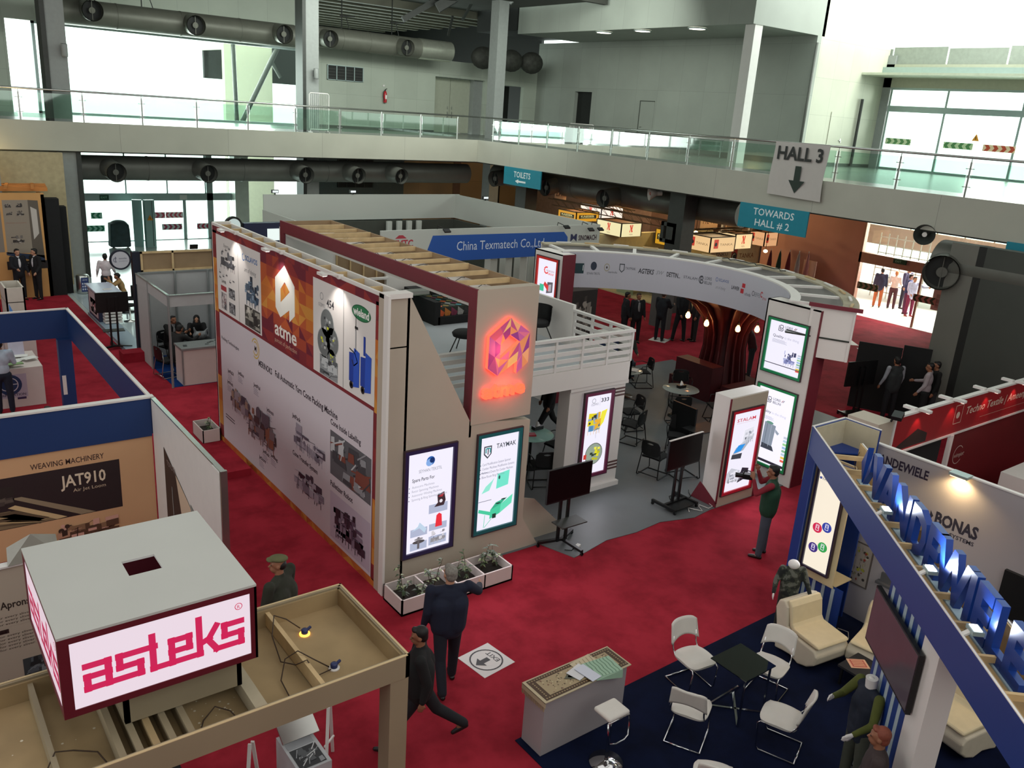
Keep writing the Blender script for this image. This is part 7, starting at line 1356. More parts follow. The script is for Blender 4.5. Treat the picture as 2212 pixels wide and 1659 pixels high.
# back wall with names
T = thing('exhibition_wall', 'mauve-white back wall of the right stand lettered with two machine maker names', 'exhibition wall', (11.63, 3, 0))
MB().mat(mVW).box(11.6, -2, .024, 11.65, 6.0, 2.88).build('board', T); MB().mat(mWhite).box(11.59, -2, 2.88, 11.66, 6.0, 2.9).build('edge_trim', T)
a = Art((11.6, 6.0, 0), U, (0, 0, 1)); a.text('VANDEWIELE', .04, 2.62, .14, '#2c2438', .84, 'l', .03); a.text('BONAS', 1.1, 2.06, .18, '#2c2a38', .6, 'l', .04); a.poly([(.93, 2.12), (1.0, 2.2), (1.0, 2.08)], '#2c2a38'); a.poly([(1.02, 2.22), (1.07, 2.15), (1.02, 2.06)], '#2c2a38'); a.text('WEAVING SYSTEMS', 1.68, 1.95, .06, '#2c2a38', .78, 'r', .02); a.mb.build('lettering', T)
t = thing('wall_floodlight', 'warm glowing floodlight clipped on top of the mauve-white wall', 'floodlight', (11.55, 4.66, 2.85)); MB().mat(mAlu).box(11.44, 4.55, 2.88, 11.62, 4.8, 2.92).build('lamp_head', t); MB().mat(glow('#ffcf80', 14)).box(11.45, 4.57, 2.872, 11.56, 4.78, 2.88).build('lens', t); spot('warm_beam', (11.5, 4.67, 2.86), (11.58, 4.67, 1.5), 45, (1, .72, .35), 150, .06)
t = thing('wall_textile', 'woven patterned textile panel hung on the mauve-white wall', 'textile', (11.59, 5.88, .58)); a = Art((11.585, 6.13, .58), U, (0, 0, 1)); a.mb.mat(flat('#5c5450')).box(11.585, 5.64, .58, 11.6, 6.13, 1.29); a.k = 2; a.rect(.02, .02, .47, .69, '#9c948c'); r = random.Random(31); 
for i in range(70):
    a.k = 3+i*.05; x, y = .04+r.random()*.38, .04+r.random()*.6; c = r.choice(['#3a3632', '#6a625c', '#c9c1b4', '#8a3a34', '#4a4640', '#7a7468', '#9a9a3a'])
    if r.random() < .5: a.circ(x, y, .008+.02*r.random(), c, n=9)
    else: a.line(x, y, x+.03*(r.random()-.5), min(.68, y+.06), .006, c)
a.mb.build('woven_panel', t)
for i, (y, z) in enumerate(((5.4, 1.3), (5.35, .85))):
    t = thing('wall_bracket', ('empty grey monitor bracket on the mauve-white wall, upper of two', 'small grey sample tray on the mauve-white wall, lower of two')[i], 'bracket', (11.55, y, z)); MB().mat(M('bracket_grey', '#5c5c5e', .5, .3)).box(11.5, y-.14, z-.04, 11.6, y+.14, z+.0).build('arm', t); MB().mat(M('bracket_grey')).box(11.56, y-.1, z, 11.6, y+.1, z+.14).build('plate', t)
t = thing('television', 'black wall-mounted screen at the right edge behind the blue letters', 'television', (11.55, 3.3, 1.2)); MB().mat(mBlk).box(11.54, 2.7, 1.2, 11.6, 3.85, 1.85).build('casing', t)
# striped panel, white post and slanting TV under the beam
T = thing('striped_panel', 'blue wall panel with pale vertical stripes under the diagonal beam', 'exhibition wall', tuple(Q(4, .1, 0)))
b = MB().mat(mVB); b.prism([Q(3.42, .1, .024), Q(4.46, .1, .024), Q(4.46, .14, .024), Q(3.42, .14, .024)], Z_*2.72); b.build('board', T)
b = MB().mat(M('pale_stripe'))
for i in range(5):
    s = 3.5+i*.185; b.prism([Q(s, .097, .03), Q(s+.07, .097, .03), Q(s+.07, .1, .03), Q(s, .1, .03)], Z_*2.64)
b.build('stripes', T)
T = thing('post', 'thick white post standing under the diagonal beam beside the striped panel', 'post', tuple(Q(4.6, .1, 0))); MB().mat(mBoardW).prism([Q(4.46, .08, .024), Q(4.82, .08, .024), Q(4.82, .3, .024), Q(4.46, .3, .024)], Z_*2.72).build('body', T)
t = thing('television', 'large switched-off television hung on the striped panel, facing left', 'television', tuple(Q(3.95, 0, 1.9))); b = MB().mat(mBlk)
def slab(s0, s1, z0, z1, o0, o1, m, tilt=0): return MB().mat(m).prism([Q(s0, o0, z0), Q(s1, o0, z0), Q(s1, o0-tilt, z1), Q(s0, o0-tilt, z1)], N_*(o1-o0))
slab(3.3, 4.6, 1.82, 2.5, .01, .06, mBlk).build('casing', t); slab(3.32, 4.58, 1.85, 2.48, .004, .01, M('tv_reflective', '#5a5058', .12, var=.1, scale=1.5)).build('screen', t)
# ---- furniture on the navy carpet
mCr = M('cream_upholstery', '#c3b9a4', .75, var=.04, scale=8); mCrW = M('cream_seat', '#d0c09c', .75, var=.04, scale=8); mChr = M('chrome', '#c9cbcc', .12, 1.0, var=0); mWc = M('white_leatherette', '#c9c5bd', .5, var=.03)
def white_chair(label, loc, rz, grp='white visitor chairs on the navy carpet'):
    t = thing('visitor_chair', label, 'chair', (0, 0, 0), grp)
    b = MB().mat(mWc); n1, n2 = 10, 10; vs = []; lo = []
    for j in range(n2+1):
        for i in range(n1+1):
            u, v = i/n1*2-1, j/n2*2-1; k = 1/max(1, (abs(u)**4+abs(v)**4)**.25); x, y = .235*u*k, .23*v*k; e = max(abs(u), abs(v))
            vs.append((x, y+.01, .47-.03*max(0, e-.75)/.25-.008*math.cos(3*u)*math.cos(3*v))); lo.append((x*.97, y*.97+.01, .41))
    f = [(i+j*(n1+1), i+1+j*(n1+1), i+1+(j+1)*(n1+1), i+(j+1)*(n1+1)) for j in range(n2) for i in range(n1)]; N = len(vs); b.add(vs+lo, f + [tuple(N+q for q in g[::-1]) for g in f], True)
    rim = [i for i in range(n1+1)] + [n1+j*(n1+1) for j in range(1, n2+1)] + [n2*(n1+1)+i for i in range(n1-1, -1, -1)] + [j*(n1+1) for j in range(n2-1, 0, -1)]
    b.add(vs+lo, [(rim[k], N+rim[k], N+rim[(k+1) % len(rim)], rim[(k+1) % len(rim)]) for k in range(len(rim))], True); b.build('seat', t)
    b = MB().mat(mWc); vs = []; n1, n2 = 12, 8
    for s in (0, -.028):
        for j in range(n2+1):
            for i in range(n1+1):
                u, v = i/n1*2-1, j/n2; z = .55+.3*v; wd = .23-.02*v; lowcut = .08*(1-abs(u)**2)*(1-v); top = -.035*abs(u)**5*v; x = wd*u; vs.append((x, -.23-.07*v+.05*u*u-.02+s, z+lowcut+top))
    N = (n1+1)*(n2+1); f = [(i+j*(n1+1), i+1+j*(n1+1), i+1+(j+1)*(n1+1), i+(j+1)*(n1+1)) for j in range(n2) for i in range(n1)]; rim = [i for i in range(n1+1)] + [n1+j*(n1+1) for j in range(1, n2+1)] + [n2*(n1+1)+i for i in range(n1-1, -1, -1)] + [j*(n1+1) for j in range(n2-1, 0, -1)]
    b.add(vs, [g[::-1] for g in f] + [tuple(N+q for q in g) for g in f] + [(rim[k], rim[(k+1) % len(rim)], N+rim[(k+1) % len(rim)], N+rim[k]) for k in range(len(rim))], True); b.build('backrest', t)
    for s in (-1, 1):
        MB().mat(mChr).tube([(s*.19, -.24, .66), (s*.2, -.22, .5), (s*.2, -.16, .41), (s*.2, .2, .4), (s*.21, .23, .37), (s*.22, .2, .05), (s*.22, .17, .014), (s*.22, -.26, .012)], .011, 7).build('leg', t)
    MB().mat(mChr).tube([(-.22, -.26, .012), (.22, -.26, .012)], .011, 7).tube([(-.2, .12, .4), (.2, .12, .4)], .011, 7).build('stretcher', t)
    t.location = loc; t.rotation_euler = (0, 0, math.radians(rz)); return t
wc = white_chair('white visitor chair on the far side of the square glass table', (8.1, 6.0, .024), 172)
def pw(label, loc, rz): dup(wc, loc, math.radians(rz), label, 'white visitor chairs on the navy carpet')
pw('white visitor chair between the glass table and the cream armchair', (8.85, 5.35, .024), 105)
pw('white visitor chair left of the glass table, its back to the rug-topped counter', (7.3, 5.35, .024), -62)
pw('white visitor chair on the near side, right of the chrome table base', (8.12, 4.62, .024), 22)
pw('white visitor chair cut off by the bottom edge of the view', (6.62, 4.4, .024), -50)
t = thing('glass_table', 'square glass table on crossed chrome legs between the white chairs', 'table', (8.2, 5.36, .024)); b = MB().mat(glass('table_glass_b', (.85, .93, .88), .16)).box(7.92, 5.06, .735, 8.52, 5.62, .747); b.build('tabletop', t)
for p_, q_ in (((7.97, 5.1), (8.47, 5.58)), ((8.47, 5.1), (7.97, 5.58))):
    f = MB().mat(mChr).bar((*p_, .72), (*q_, .03), .03, .03).bar((*p_, .03), (*q_, .03), .03, .02).bar((*p_, .03), (*p_, .73), .022).build('leg', t)
def slipper(label, x, y, rz, h=.82, w_=.68, d=.75):
    t = thing('slipper_chair', label, 'armchair', (0, 0, 0)); hw = w_/2
    prof = [(-.34, .0), (-.36, .3), (-.44, .62), (-.4, .76), (-.3, .8), (-.22, .72), (-.17, .44), (-.1, .38), (.34, .36), (.4, .28), (.38, .14), (.26, .05), (.1, .0), (-.05, .05), (-.2, .03)]
    MB().mat(mCr).prism([(-hw, y_, z_+.0) for y_, z_ in prof], (w_, 0, 0)).build('body', t, .03, 3)
    pad = [(-.16, .44), (-.1, .385), (.34, .365), (.39, .385), (.36, .42), (-.08, .45), (-.12, .5), (-.17, .74), (-.22, .8), (-.26, .81)]
    MB().mat(mCrW).prism([(-hw+.03, y_+.0, z_+.01) for y_, z_ in pad], (w_-.06, 0, 0)).build('seat_pad', t, .02, 2)
    b = MB().mat(M('button_tan', '#a8987a', .7))
    for i in range(3): b.ell((-.15+.15*i, -.155, .62), (.012, .012, .012), 8)
    b.build('buttons', t); t.location = (x, y, .024); t.rotation_euler = (0, 0, math.radians(rz)); return t
slipper('cream curved slipper chair just in front of the corner tower', 10.12, 5.55, 172)
slipper('cream curved slipper chair partly hidden behind the slanted television', 10.75, 4.85, 100)
slipper('cream curved slipper chair at the lower right beyond the white post', 10.2, 3.45, 80)
t = thing('coffee_table', 'low dark coffee table with a printed leaflet beside the television', 'table', (10.2, 4.75, .024)); MB().mat(M('dark_table', '#2a2a2c', .3)).box(9.85, 4.5, .3, 10.35, 4.95, .33).build('tabletop', t)
for q in ((9.9, 4.55), (10.3, 4.55), (9.9, 4.9), (10.3, 4.9)): MB().mat(mBlk).bar((*q, .024), (*q, .3), .03).build('leg', t)
b = MB().mat(flat('#d9a98a')).obox((10.1, 4.8, .334), (.8, -.6, 0), (.6, .8, 0), (0, 0, 1), .13, .1, .003); a = Art((9.936, 4.798, .338), (.8, -.6, 0), (.6, .8, 0), b); a.rect(.03, .02, .23, .18, '#b8584a'); a.k = 2
for i in range(4): a.rect(.05, .04+i*.035, .21, .055+i*.035, '#e0b890')
tag(b.build('leaflet'), 'orange and red printed leaflet on the low dark coffee table', 'leaflet')
t = thing('display_machine', 'small brass and black sample machine on the floor behind the white post', 'machine', (11.1, 3.95, .024)); MB().mat(mBlk).box(10.9, 3.9, .024, 11.3, 4.15, .3).tube([(10.85, 4.1, .1), (10.95, 4.15, .4), (11.1, 4.05, .45)], .04, 8).build('body', t); MB().mat(M('brass_panel', '#b59a5c', .4, .3)).box(10.95, 3.86, .1, 11.35, 3.9, .42).obox((11.1, 4.0, .43), (.9, .3, 0), (-.3, .9, 0), (0, 0, 1), .2, .12, .02).build('panel', t)
tag(MB().mat(mWhite).obox((11.15, 2.9, .06), (.8, -.6, 0), (.6, .8, 0), (0, 0, 1), .08, .04, .03).build('power_socket'), 'white power socket on the navy carpet behind the lower right armchair', 'socket')
wires('thin pale cable curling on the navy carpet behind the cream armchair', [(10.75, 5.9, .03), (10.9, 5.75, .03), (10.85, 5.55, .03), (11.0, 5.45, .03), (11.15, 5.55, .03), (11.1, 5.7, .03)], mWhite, .006)
# counter with rug and stool
T = thing('counter', 'white counter at the edge of the navy carpet, topped with a fringed rug', 'counter', (6.2, 6.2, 0)); MB().mat(mVW).box(5.53, 6.04, .03, 6.84, 6.4, .8).build('body', T)
t = thing('rug', 'small fringed oriental rug laid over the white counter', 'rug', (6.1, 6.2, .8)); b = MB().mat(M('rug_edge', '#b0a488', .9)).box(5.5, 6.0, .802, 6.87, 6.44, .812).box(5.5, 6.0, .74, 5.51, 6.44, .81); b.build('rug_backing', t)
a = Art((5.51, 6.01, .812), (1, 0, 0), (0, 1, 0)); a.rect(.03, .015, 1.34, .41, '#43311f'); a.k = 2; a.rect(.13, .075, 1.24, .35, '#9c8c6c'); r = random.Random(77)
for i in range(150): a.k = 3+.01*i; a.circ(.15+r.random()*1.07, .09+r.random()*.25, .005+.008*r.random(), r.choice(['#6a5a44', '#4a3c2c', '#b8aa88', '#7a5a4a']), n=6)
for i in range(34): a.k = 3; x = .06+i*.038; a.circ(x, .045, .012, '#8f7c5c', n=6).circ(x, .38, .012, '#8f7c5c', n=6)
for i in range(8): a.circ(.08, .09+i*.035, .012, '#8f7c5c', n=6).circ(1.29, .09+i*.035, .012, '#8f7c5c', n=6)
a.k = 6; a.circ(.66, .21, .2, '#4f5244', .075, 6).circ(.66, .21, .15, '#7f8068', .05, 8); a.k = 7; a.circ(.66, .21, .08, '#4a5244', .03, 10); a.mb.build('woven_pattern', t)
b = MB().mat(M('rug_fringe', '#a8987a', .9))
for i in range(30): y = 6.01+i*.0145; b.bar((5.503, y, .745), (5.498+.004*(i % 3), y+.004, .69-.01*(i % 2)), .006)
b.build('fringe', t)
for i, (x, y, an, w_, d_, c, lb_) in enumerate(((6.38, 6.32, .1, .34, .2, '#b8ac90', 'cream patterned fabric swatch at the back of the pile on the rug'), (6.2, 6.22, .25, .26, .2, '#c9cacc', 'white fabric swatch on the left of the pile on the rug'), (6.5, 6.14, -.12, .42, .3, '#8fae96', 'green wavy-striped fabric swatch hanging over the counter edge'), (6.27, 6.14, .12, .16, .3, '#bfc4d0', 'pale blue-white folded sheet on top of the fabric pile'))):
    u = Vector((math.cos(an), math.sin(an), 0)); v = Vector((-u.y, u.x, 0)); o = Vector((x, y, .818+.006*i))-u*w_/2-v*d_/2; b = MB().mat(flat(c)); b.prism([o, o+u*w_, o+u*w_+v*d_, o+v*d_], (0, 0, .004))
    a = Art(o+Vector((0, 0, .004)), u, v, b); a.k = .5
    if i == 2:
        for k in range(8):
            for q in range(8): x0 = .02+k*.05; a.line(x0+.006*math.sin(q*1.6), q*.037, x0+.006*math.sin((q+1)*1.6)+.002, (q+1)*.037, .014, '#5f7f68')
        b.mat(flat(c)).prism([o, o+u*w_, o+u*w_*.98-v*.02-Vector((0, 0, .1)), o+u*w_*.05-v*.02-Vector((0, 0, .02))], (0, 0, .003))
    elif i == 0:
        for k in range(5): a.line(.04+k*.06, .03, .08+k*.06, .17, .012, '#8f8468')
    tag(b.build('fabric_swatch'), lb_, 'fabric', 'fabric swatches on the rug-topped counter')
t = thing('bar_stool', 'white square-seated chrome bar stool beside the rug-topped counter', 'stool', (6.13, 5.55, .024)); MB().mat(mWc).box(5.97, 5.42, .72, 6.3, 5.7, .78).build('seat', t, .03, 4)
MB().mat(mChr).lathe([(0, 0), (.2, 0), (.2, .012), (.06, .03), (.025, .05)], (6.13, 5.55, .024), 32).build('base', t); MB().mat(mChr).cyl((6.13, 5.55, .05), (6.13, 5.55, .72), .022, n=16).build('post', t)
MB().mat(mChr).tube([(5.97, 5.44, .71), (6.3, 5.44, .71), (6.3, 5.42, .6), (6.28, 5.4, .46), (6.2, 5.38, .44), (6.06, 5.38, .44), (5.98, 5.4, .46), (5.97, 5.42, .6), (5.97, 5.44, .71)], .012, 8).build('footrest', t)
# ---- red fascia stand beyond the wall
T = thing('fascia_frame', 'red fascia with white lettering and white-edged frame beyond the mauve wall', 'fascia frame', (17, 7.1, 1.7)); mRF = M('red_fascia', '#8f1c22', .5, var=.04)
MB().mat(mRF).box(14.3, 7.1, 1.75, 21.5, 7.14, 2.44).build('red_board', T); MB().mat(mWhite).box(14.3, 7.08, 2.44, 21.5, 7.18, 2.48).box(14.3, 7.08, 1.71, 21.5, 7.15, 1.75).box(14.28, 7.08, .013, 14.33, 7.14, 2.44).box(16.6, 7.06, .013, 16.68, 7.14, 1.72).build('white_edge', T)
a = Art((14.3, 7.1, 0), (1, 0, 0), (0, 0, 1)); a.text('Techno Textile | Ameenji', 2.75, 2.08, .17, '#c9b4a4', 2.7, 'l', .01, .2); a.rect(3.4, 1.92, 6, 1.925, '#c9b4a4'); k = '#c9b4a4'; a.path([(2.28, 1.95), (2.28, 2.33), (2.58, 2.33), (2.58, 1.95), (2.28, 1.95)], .012, k); a.circ(2.42, 2.12, .07, k); a.poly([(.02, 1.78), (.9, 2.1), (1.3, 1.95), (1.3, 1.78)], '#2c2422'); a.mb.build('lettering', T)
for i, x in enumerate((15.05, 16.35, 17.75, 19.0)):
    t = thing('arm_spotlight', 'white double-headed spotlight on the red fascia, %s from the left' % ('first', 'second', 'third', 'fourth')[i], 'spotlight', (x, 7.1, 2.48), 'spotlights on the red fascia')
    MB().mat(mWhite).box(x-.08, 7.12, 2.48, x+.02, 7.35, 2.53).box(x+.0, 6.88, 2.48, x+.1, 7.1, 2.53).build('lamp_head', t); MB().mat(glow('#ffd0c0', 5)).box(x+.01, 6.89, 2.474, x+.09, 6.95, 2.48).build('lens', t); spot('lamp_beam', (x+.05, 6.93, 2.46), (x+.05, 7.12, 1.9), 9, (1, .3, .25), 70, .03)
T = thing('side_board', 'dark red printed board with a white oval emblem below the red fascia', 'board', (17.1, 7.2, 0)); MB().mat(M('dark_red_board', '#641a1e', .5, var=.05)).box(16.68, 7.1, .013, 21, 7.14, 1.71).build('board', T); a = Art((16.68, 7.1, 0), (1, 0, 0), (0, 0, 1)); a.ring(.45, 1.2, .2, .015, '#b8a49c', 40, 320); a.text('vimjet', .3, 1.15, .1, '#b8a49c', .42, 'l', 0, .3); a.poly([(.1, .7), (.5, .85), (.8, .7), (.7, .5), (.2, .5)], '#8a7468'); a.mb.build('printed_graphics', T)
tag(MB().mat(mBlkF).box(14.4, 7.2, .013, 16.5, 7.25, 1.6).build('dark_partition'), 'dark partition in the gap under the left end of the red fascia', 'partition')
t = thing('display_tower', 'white open-topped box behind the corner tower carrying a black floodlight', 'display tower', (14.1, 7.3, 0)); MB().mat(mBeige).box(13.75, 7.1, .013, 14.26, 7.7, 2.42).build('body', t)
t = thing('floodlight', 'black square floodlight at the left end of the red fascia', 'floodlight', (14.15, 7.05, 2.45)); MB().mat(mBlk).obox((14.15, 7.0, 2.56), (.9, .3, .2), (-.3, .9, 0), (-.2, 0, .95), .13, .09, .035).bar((14.15, 7.1, 2.42), (14.15, 7.05, 2.54), .03).build('lamp_head', t)
tag(MB().mat(mBoardW).box(17.3, 5.6, .0, 19.2, 6.3, 1.1).build('planter_box'), 'white box counter at the right edge beyond the mauve wall', 'counter')
# ================================================================ people and mannequins
from mathutils import Euler
mSkin = M('skin_brown', '#8a5d45', .55, var=.05, scale=10); mSkinL = M('skin_light_brown', '#b0846a', .55, var=.05, scale=10); mMann = M('mannequin_white', '#d4d2cf', .4, var=.02)
def cm(c, rough=.85, bump=.15): return M('cloth_'+c.lstrip('#'), c, rough, var=.12, scale=9, bump=bump)
mHair = M('hair_black', '#0f0c0b', .6, var=.2, scale=30, bump=.4); mHairG = M('hair_grey', '#77736c', .7, var=.25, scale=40, bump=.5)
def person(label, x, y, face, h=1.72, top='#1b1f2b', bottom='#15161a', shoes='#0d0c0c', skin=None, hair=None, lean=0, legs=((0, 0, 3), (0, 0, 3)), arms=((5, 8, 12, 0), (5, 8, 12, 0)), head=(0, 0), z0=.013, sit=None, jacket=True,
           vest=None, shirt=None, tie=None, cap=None, scarf=None, vox=.022, detail=False, wide=1., cat='person', name='person', headless=False, group=None, short=False):
    s = h/1.75; skin = skin or mSkin; hair = hair or mHair; t = thing(name, label, cat, (0, 0, 0), group)
    hz = (.92*s if sit is None else sit+.1)
    R = Matrix.Rotation(-math.radians(lean), 3, 'X'); V = Vector
    pel = V((0, 0, hz)); sp = lambda a, b, c: pel + R @ V((a*s*wide, b*s, c*s))
    def leg(side, f, k, ab):
        hp = pel + V((side*.095*s, 0, -.02*s)); f_, k_, a_ = map(math.radians, (f, k, ab))
        d1 = V((side*math.sin(a_), math.sin(f_)*math.cos(a_), -math.cos(f_)*math.cos(a_))); kn = hp + d1*.43*s
        g = f_-k_; d2 = V((side*math.sin(a_)*.3, math.sin(g), -math.cos(g))); an = kn + d2*.41*s; return hp, kn, an, g
    def arm(side, f, ab, e, inw):
        sh = sp(side*.195, 0, .52); f_, a_, e_, i_ = map(math.radians, (f+lean, ab, e, inw))
        d1 = V((side*math.sin(a_), math.sin(f_)*math.cos(a_), -math.cos(f_)*math.cos(a_))); el = sh + d1*.29*s
        g = f_+e_; d2 = V((side*math.sin(a_)*.6 - side*math.sin(i_), math.sin(g)*math.cos(i_), -math.cos(g)*math.cos(i_))).normalized(); wr = el + d2*.25*s; return sh, el, wr, d2
    L = [leg(-1, *legs[0]), leg(1, *legs[1])]; Ar = [arm(-1, *arms[0]), arm(1, *arms[1])]
    low = min(q[2].z for q in L) - .075*s
    if sit is None:
        dz = -low; pel.z += dz; L = [leg(-1, *legs[0]), leg(1, *legs[1])]; Ar = [arm(-1, *arms[0]), arm(1, *arms[1])]
    nb, hc = sp(0, .0, .57), sp(0, .03, .70); HR = R @ Euler((math.radians(-head[1]), 0, math.radians(head[0])), 'XYZ').to_matrix(); hd = lambda a, b, c: hc + HR @ V((a, b, c))*s
    # ---- continuous body
    P = [('e', sp(0, 0, .36), (.155*s*wide, .1*s, .2*s), R), ('e', sp(0, 0, .1), (.14*s*wide, .1*s, .2*s), R), ('e', pel, (.15*s, .105*s, .12*s)), ('c', sp(-.15, 0, .51), .05*s, sp(.15, 0, .51), .05*s), ('c', nb-R@V((0, 0, .08))*s, .06*s, nb+R@V((0, .01, .07))*s, .052*s)]
    if not headless:
        P += [('e', hd(0, -.008, .02), (.074*s, .092*s, .098*s), HR), ('e', hd(0, .03, -.055), (.052*s, .055*s, .06*s), HR), ('c', hd(0, .082, .0), .011*s, hd(0, .1, -.028), .015*s), ('e', hd(-.076, -.005, -.01), (.012*s, .02*s, .03*s), HR), ('e', hd(.076, -.005, -.01), (.012*s, .02*s, .03*s), HR), ('c', hd(-.02, .078, -.062), .011*s, hd(.02, .078, -.062), .011*s), ('c', hd(-.045, .07, .022), .012*s, hd(.045, .07, .022), .012*s)]
    for (hp, kn, an, g) in L: P += [('c', hp, .08*s, kn, .052*s), ('c', kn, .05*s, an, .036*s), ('c', an, .035*s, an+V((0, .06, -.045))*s, .03*s)]
    for i, (sh, el, wr, d) in enumerate(Ar):
        side = (-1, 1)[i]; P += [('c', sh, .05*s, el, .036*s), ('c', el, .034*s, wr, .024*s)]; px = d.orthogonal(); px = d.cross(V((side, 0, 0))); px = (px if px.length > .2 else V((0, 1, 0))).normalized(); wd = px; nn = d.cross(wd).normalized()
        pc = wr + d*.075*s; P += [('c', wr, .024*s, pc-wd*.016*s, .021*s), ('c', wr, .024*s, pc+wd*.02*s, .02*s)]
        fr = (.0088 if detail else .011)*s
        for k, ln in enumerate((.062, .072, .068, .052)):
            a0 = pc + wd*(-.03+.02*k)*s; a1 = a0 + (d*.55 + nn*side*-.25*0 + V((0, 0, 0))).normalized()*ln*.55*s; bend = (d + nn*.75).normalized(); a2 = a1 + bend*ln*.45*s; P += [('c', a0, fr, a1, fr*.95, 8), ('c', a1, fr*.95, a2, fr*.8, 8)]
        th0 = wr + d*.03*s - wd*.02*s; th1 = th0 + (d*.6-wd*.8).normalized()*.035*s; P += [('c', th0, fr*1.3, th1, fr*1.1, 8), ('c', th1, fr*1.1, th1+(d*.9-wd*.2+nn*.3).normalized()*.03*s, fr*.95, 8)]
    body = blob('body', P, skin, t, .0105 if detail else .0155, 2)
    if not headless:
        e = MB().mat(M('eye_dark', '#17110e', .3, var=0))
        for sx in (-1, 1): e.ell(hd(sx*.03, .078, .005), (.011*s, .008*s, .006*s), 8)
        e.build('eyes', t); MB().mat(M('lips', '#6a3a34', .5, var=0)).ell(hd(0, .088, -.06), (.022*s, .006*s, .006*s), 8).build('mouth', t)
        if cap:
            blob('cap', [('e', hd(0, -.01, .085), (.092*s, .12*s, .04*s), HR), ('e', hd(0, .1, .07), (.07*s, .045*s, .014*s), HR)], cm(cap), t, .012); blob('hair', [('e', hd(0, -.045, .0), (.078*s, .07*s, .075*s), HR)], hair, t, .014)
        elif scarf: blob('headscarf', [('e', hd(0, -.025, .025), (.095*s, .1*s, .115*s), HR), ('c', hd(0, -.04, -.03), .09*s, nb+V((0, .0, -.02)), .12*s), ('c', nb+V((0, .02, -.03)), .12*s, sp(0, .05, .35), .11*s)], cm(scarf), t, .016)
        else:
            hp_ = [('e', hd(0, -.03, .045), (.083*s, .088*s, .082*s), HR), ('e', hd(0, -.05, -.01), (.076*s, .062*s, .075*s), HR), ('e', hd(0, .045, .09), (.055*s, .035*s, .028*s), HR)]
            if hair == mHair and name == 'person' and short: hp_.append(('e', hd(0, -.1, .01), (.045*s, .04*s, .04*s), HR))
            blob('hair', hp_, hair, t, .012 if detail else .016, 2)
    # ---- clothes
    mt = cm(top, .9 if jacket else .8); k = .02 if jacket else .012
    U_ = [('e', sp(0, 0, .36), ((.168+k)*s*wide, (.108+k)*s, .21*s), R), ('e', sp(0, .005, .12), ((.15+k)*s*wide, (.11+k)*s, .2*s), R), ('c', sp(-.155, -.003, .5), (.058+k*.4)*s, sp(.155, -.003, .5), (.058+k*.4)*s), ('c', nb-V((0, 0, .1*s)), .07*s, nb-V((0, 0, .01*s)), .06*s)]
    if jacket: U_ += [('c', sp(-.07, -.005, .3), .135*s*wide, sp(-.06, 0, .02), .13*s*wide), ('c', sp(.07, -.005, .3), .135*s*wide, sp(.06, 0, .02), .13*s*wide), ('e', pel-V((0, 0, .02*s)), (.185*s*wide, .145*s, .17*s))] + ([('c', pel+V((-.06, 0, -.08))*s, .12*s, pel+V((.06, 0, -.08))*s, .12*s)] if sit is None else [])
    for (sh, el, wr, d) in Ar:
        if vest: continue
        U_ += [('c', sh, (.062+k*.5)*s, el, (.05+k*.45)*s), ('c', el, (.05+k*.45)*s, wr-d*.01*s, (.036+k*.3)*s)]
    if vest:
        blob('vest', U_, cm(vest), t, vox*.8, 3)
        for (sh, el, wr, d) in Ar: blob('sleeve', [('c', sh, .062*s, el, .046*s), ('c', el, .046*s, wr-d*.015*s, .034*s)], mt, t, vox*.7, 2)
        blob('shirt_hem', [('e', pel-V((0, 0, .03*s)), (.172*s*wide, .125*s, .1*s))], mt, t, vox*.8, 2)
    else: blob('jacket' if jacket else 'shirt', U_, mt, t, vox*.75 if detail else vox, 3)
    B_ = [('e', pel-V((0, 0, .01*s)), (.165*s*wide, .12*s, .13*s))]
    for (hp, kn, an, g) in L: B_ += [('c', hp, .1*s, kn, .074*s), ('c', kn, .074*s, an+V((0, 0, .01)), .06*s)]
    blob('trousers' if not headless else 'trousers', B_, cm(bottom), t, vox*.75 if detail else vox, 3)
    for (hp, kn, an, g) in L:
        gg = g*.6 if sit is None else 0; fd = V((0, math.cos(gg), math.sin(gg)))
        q = an+V((0, 0, -.045))*s; blob('shoe', [('c', q-fd*.035*s, .036*s, q+fd*.06*s, .036*s), ('c', q+fd*.06*s, .036*s, q+fd*.15*s-V((0, 0, .008)), .028*s)], M('shoe_'+shoes[1:], shoes, .35, var=.03), t, vox*.6, 1)
    if shirt:
        blob('shirt_front', [('e', sp(0, .085, .33), (.055*s, .06*s, .18*s), R), ('c', nb-V((0, -.02, .06*s)), .058*s, nb+V((0, .01, .0)), .056*s)], cm(shirt), t, .014, 2)
        if tie: MB().mat(cm(tie)).bar(sp(0, .15, .5), sp(0, .155, .2), .04, .01, up=(0, 1, 0)).build('tie', t)
    t.location = (x, y, z0); t.rotation_euler = (0, 0, math.radians(face)); return t, hd, sp
W1 = ((24, 6, 2), (-20, 22, 2))
person('grey-haired man in a navy suit seen from behind beside the planter, arm held out', 5.28, 7.72, -18, 1.78, '#151b2e', '#11141f', hair=mHairG, legs=((-14, 12, 2), (12, 4, 3)), arms=((-5, 8, 25, 0), (38, 38, 38, 0)), vox=.018, detail=True, skin=mSkinL, head=(15, 0), wide=1.22)
t, hd, sp = person('man in a shiny black jacket striding left past the taupe post', 4.42, 6.98, 58, 1.7, '#121213', '#15151a', '#1a1a1c', legs=((30, 10, 2), (-30, 26, 2)), arms=((-18, 6, 30, 0), (14, 8, 30, 6)), vox=.018, detail=True, head=(4, 6), wide=1.28)
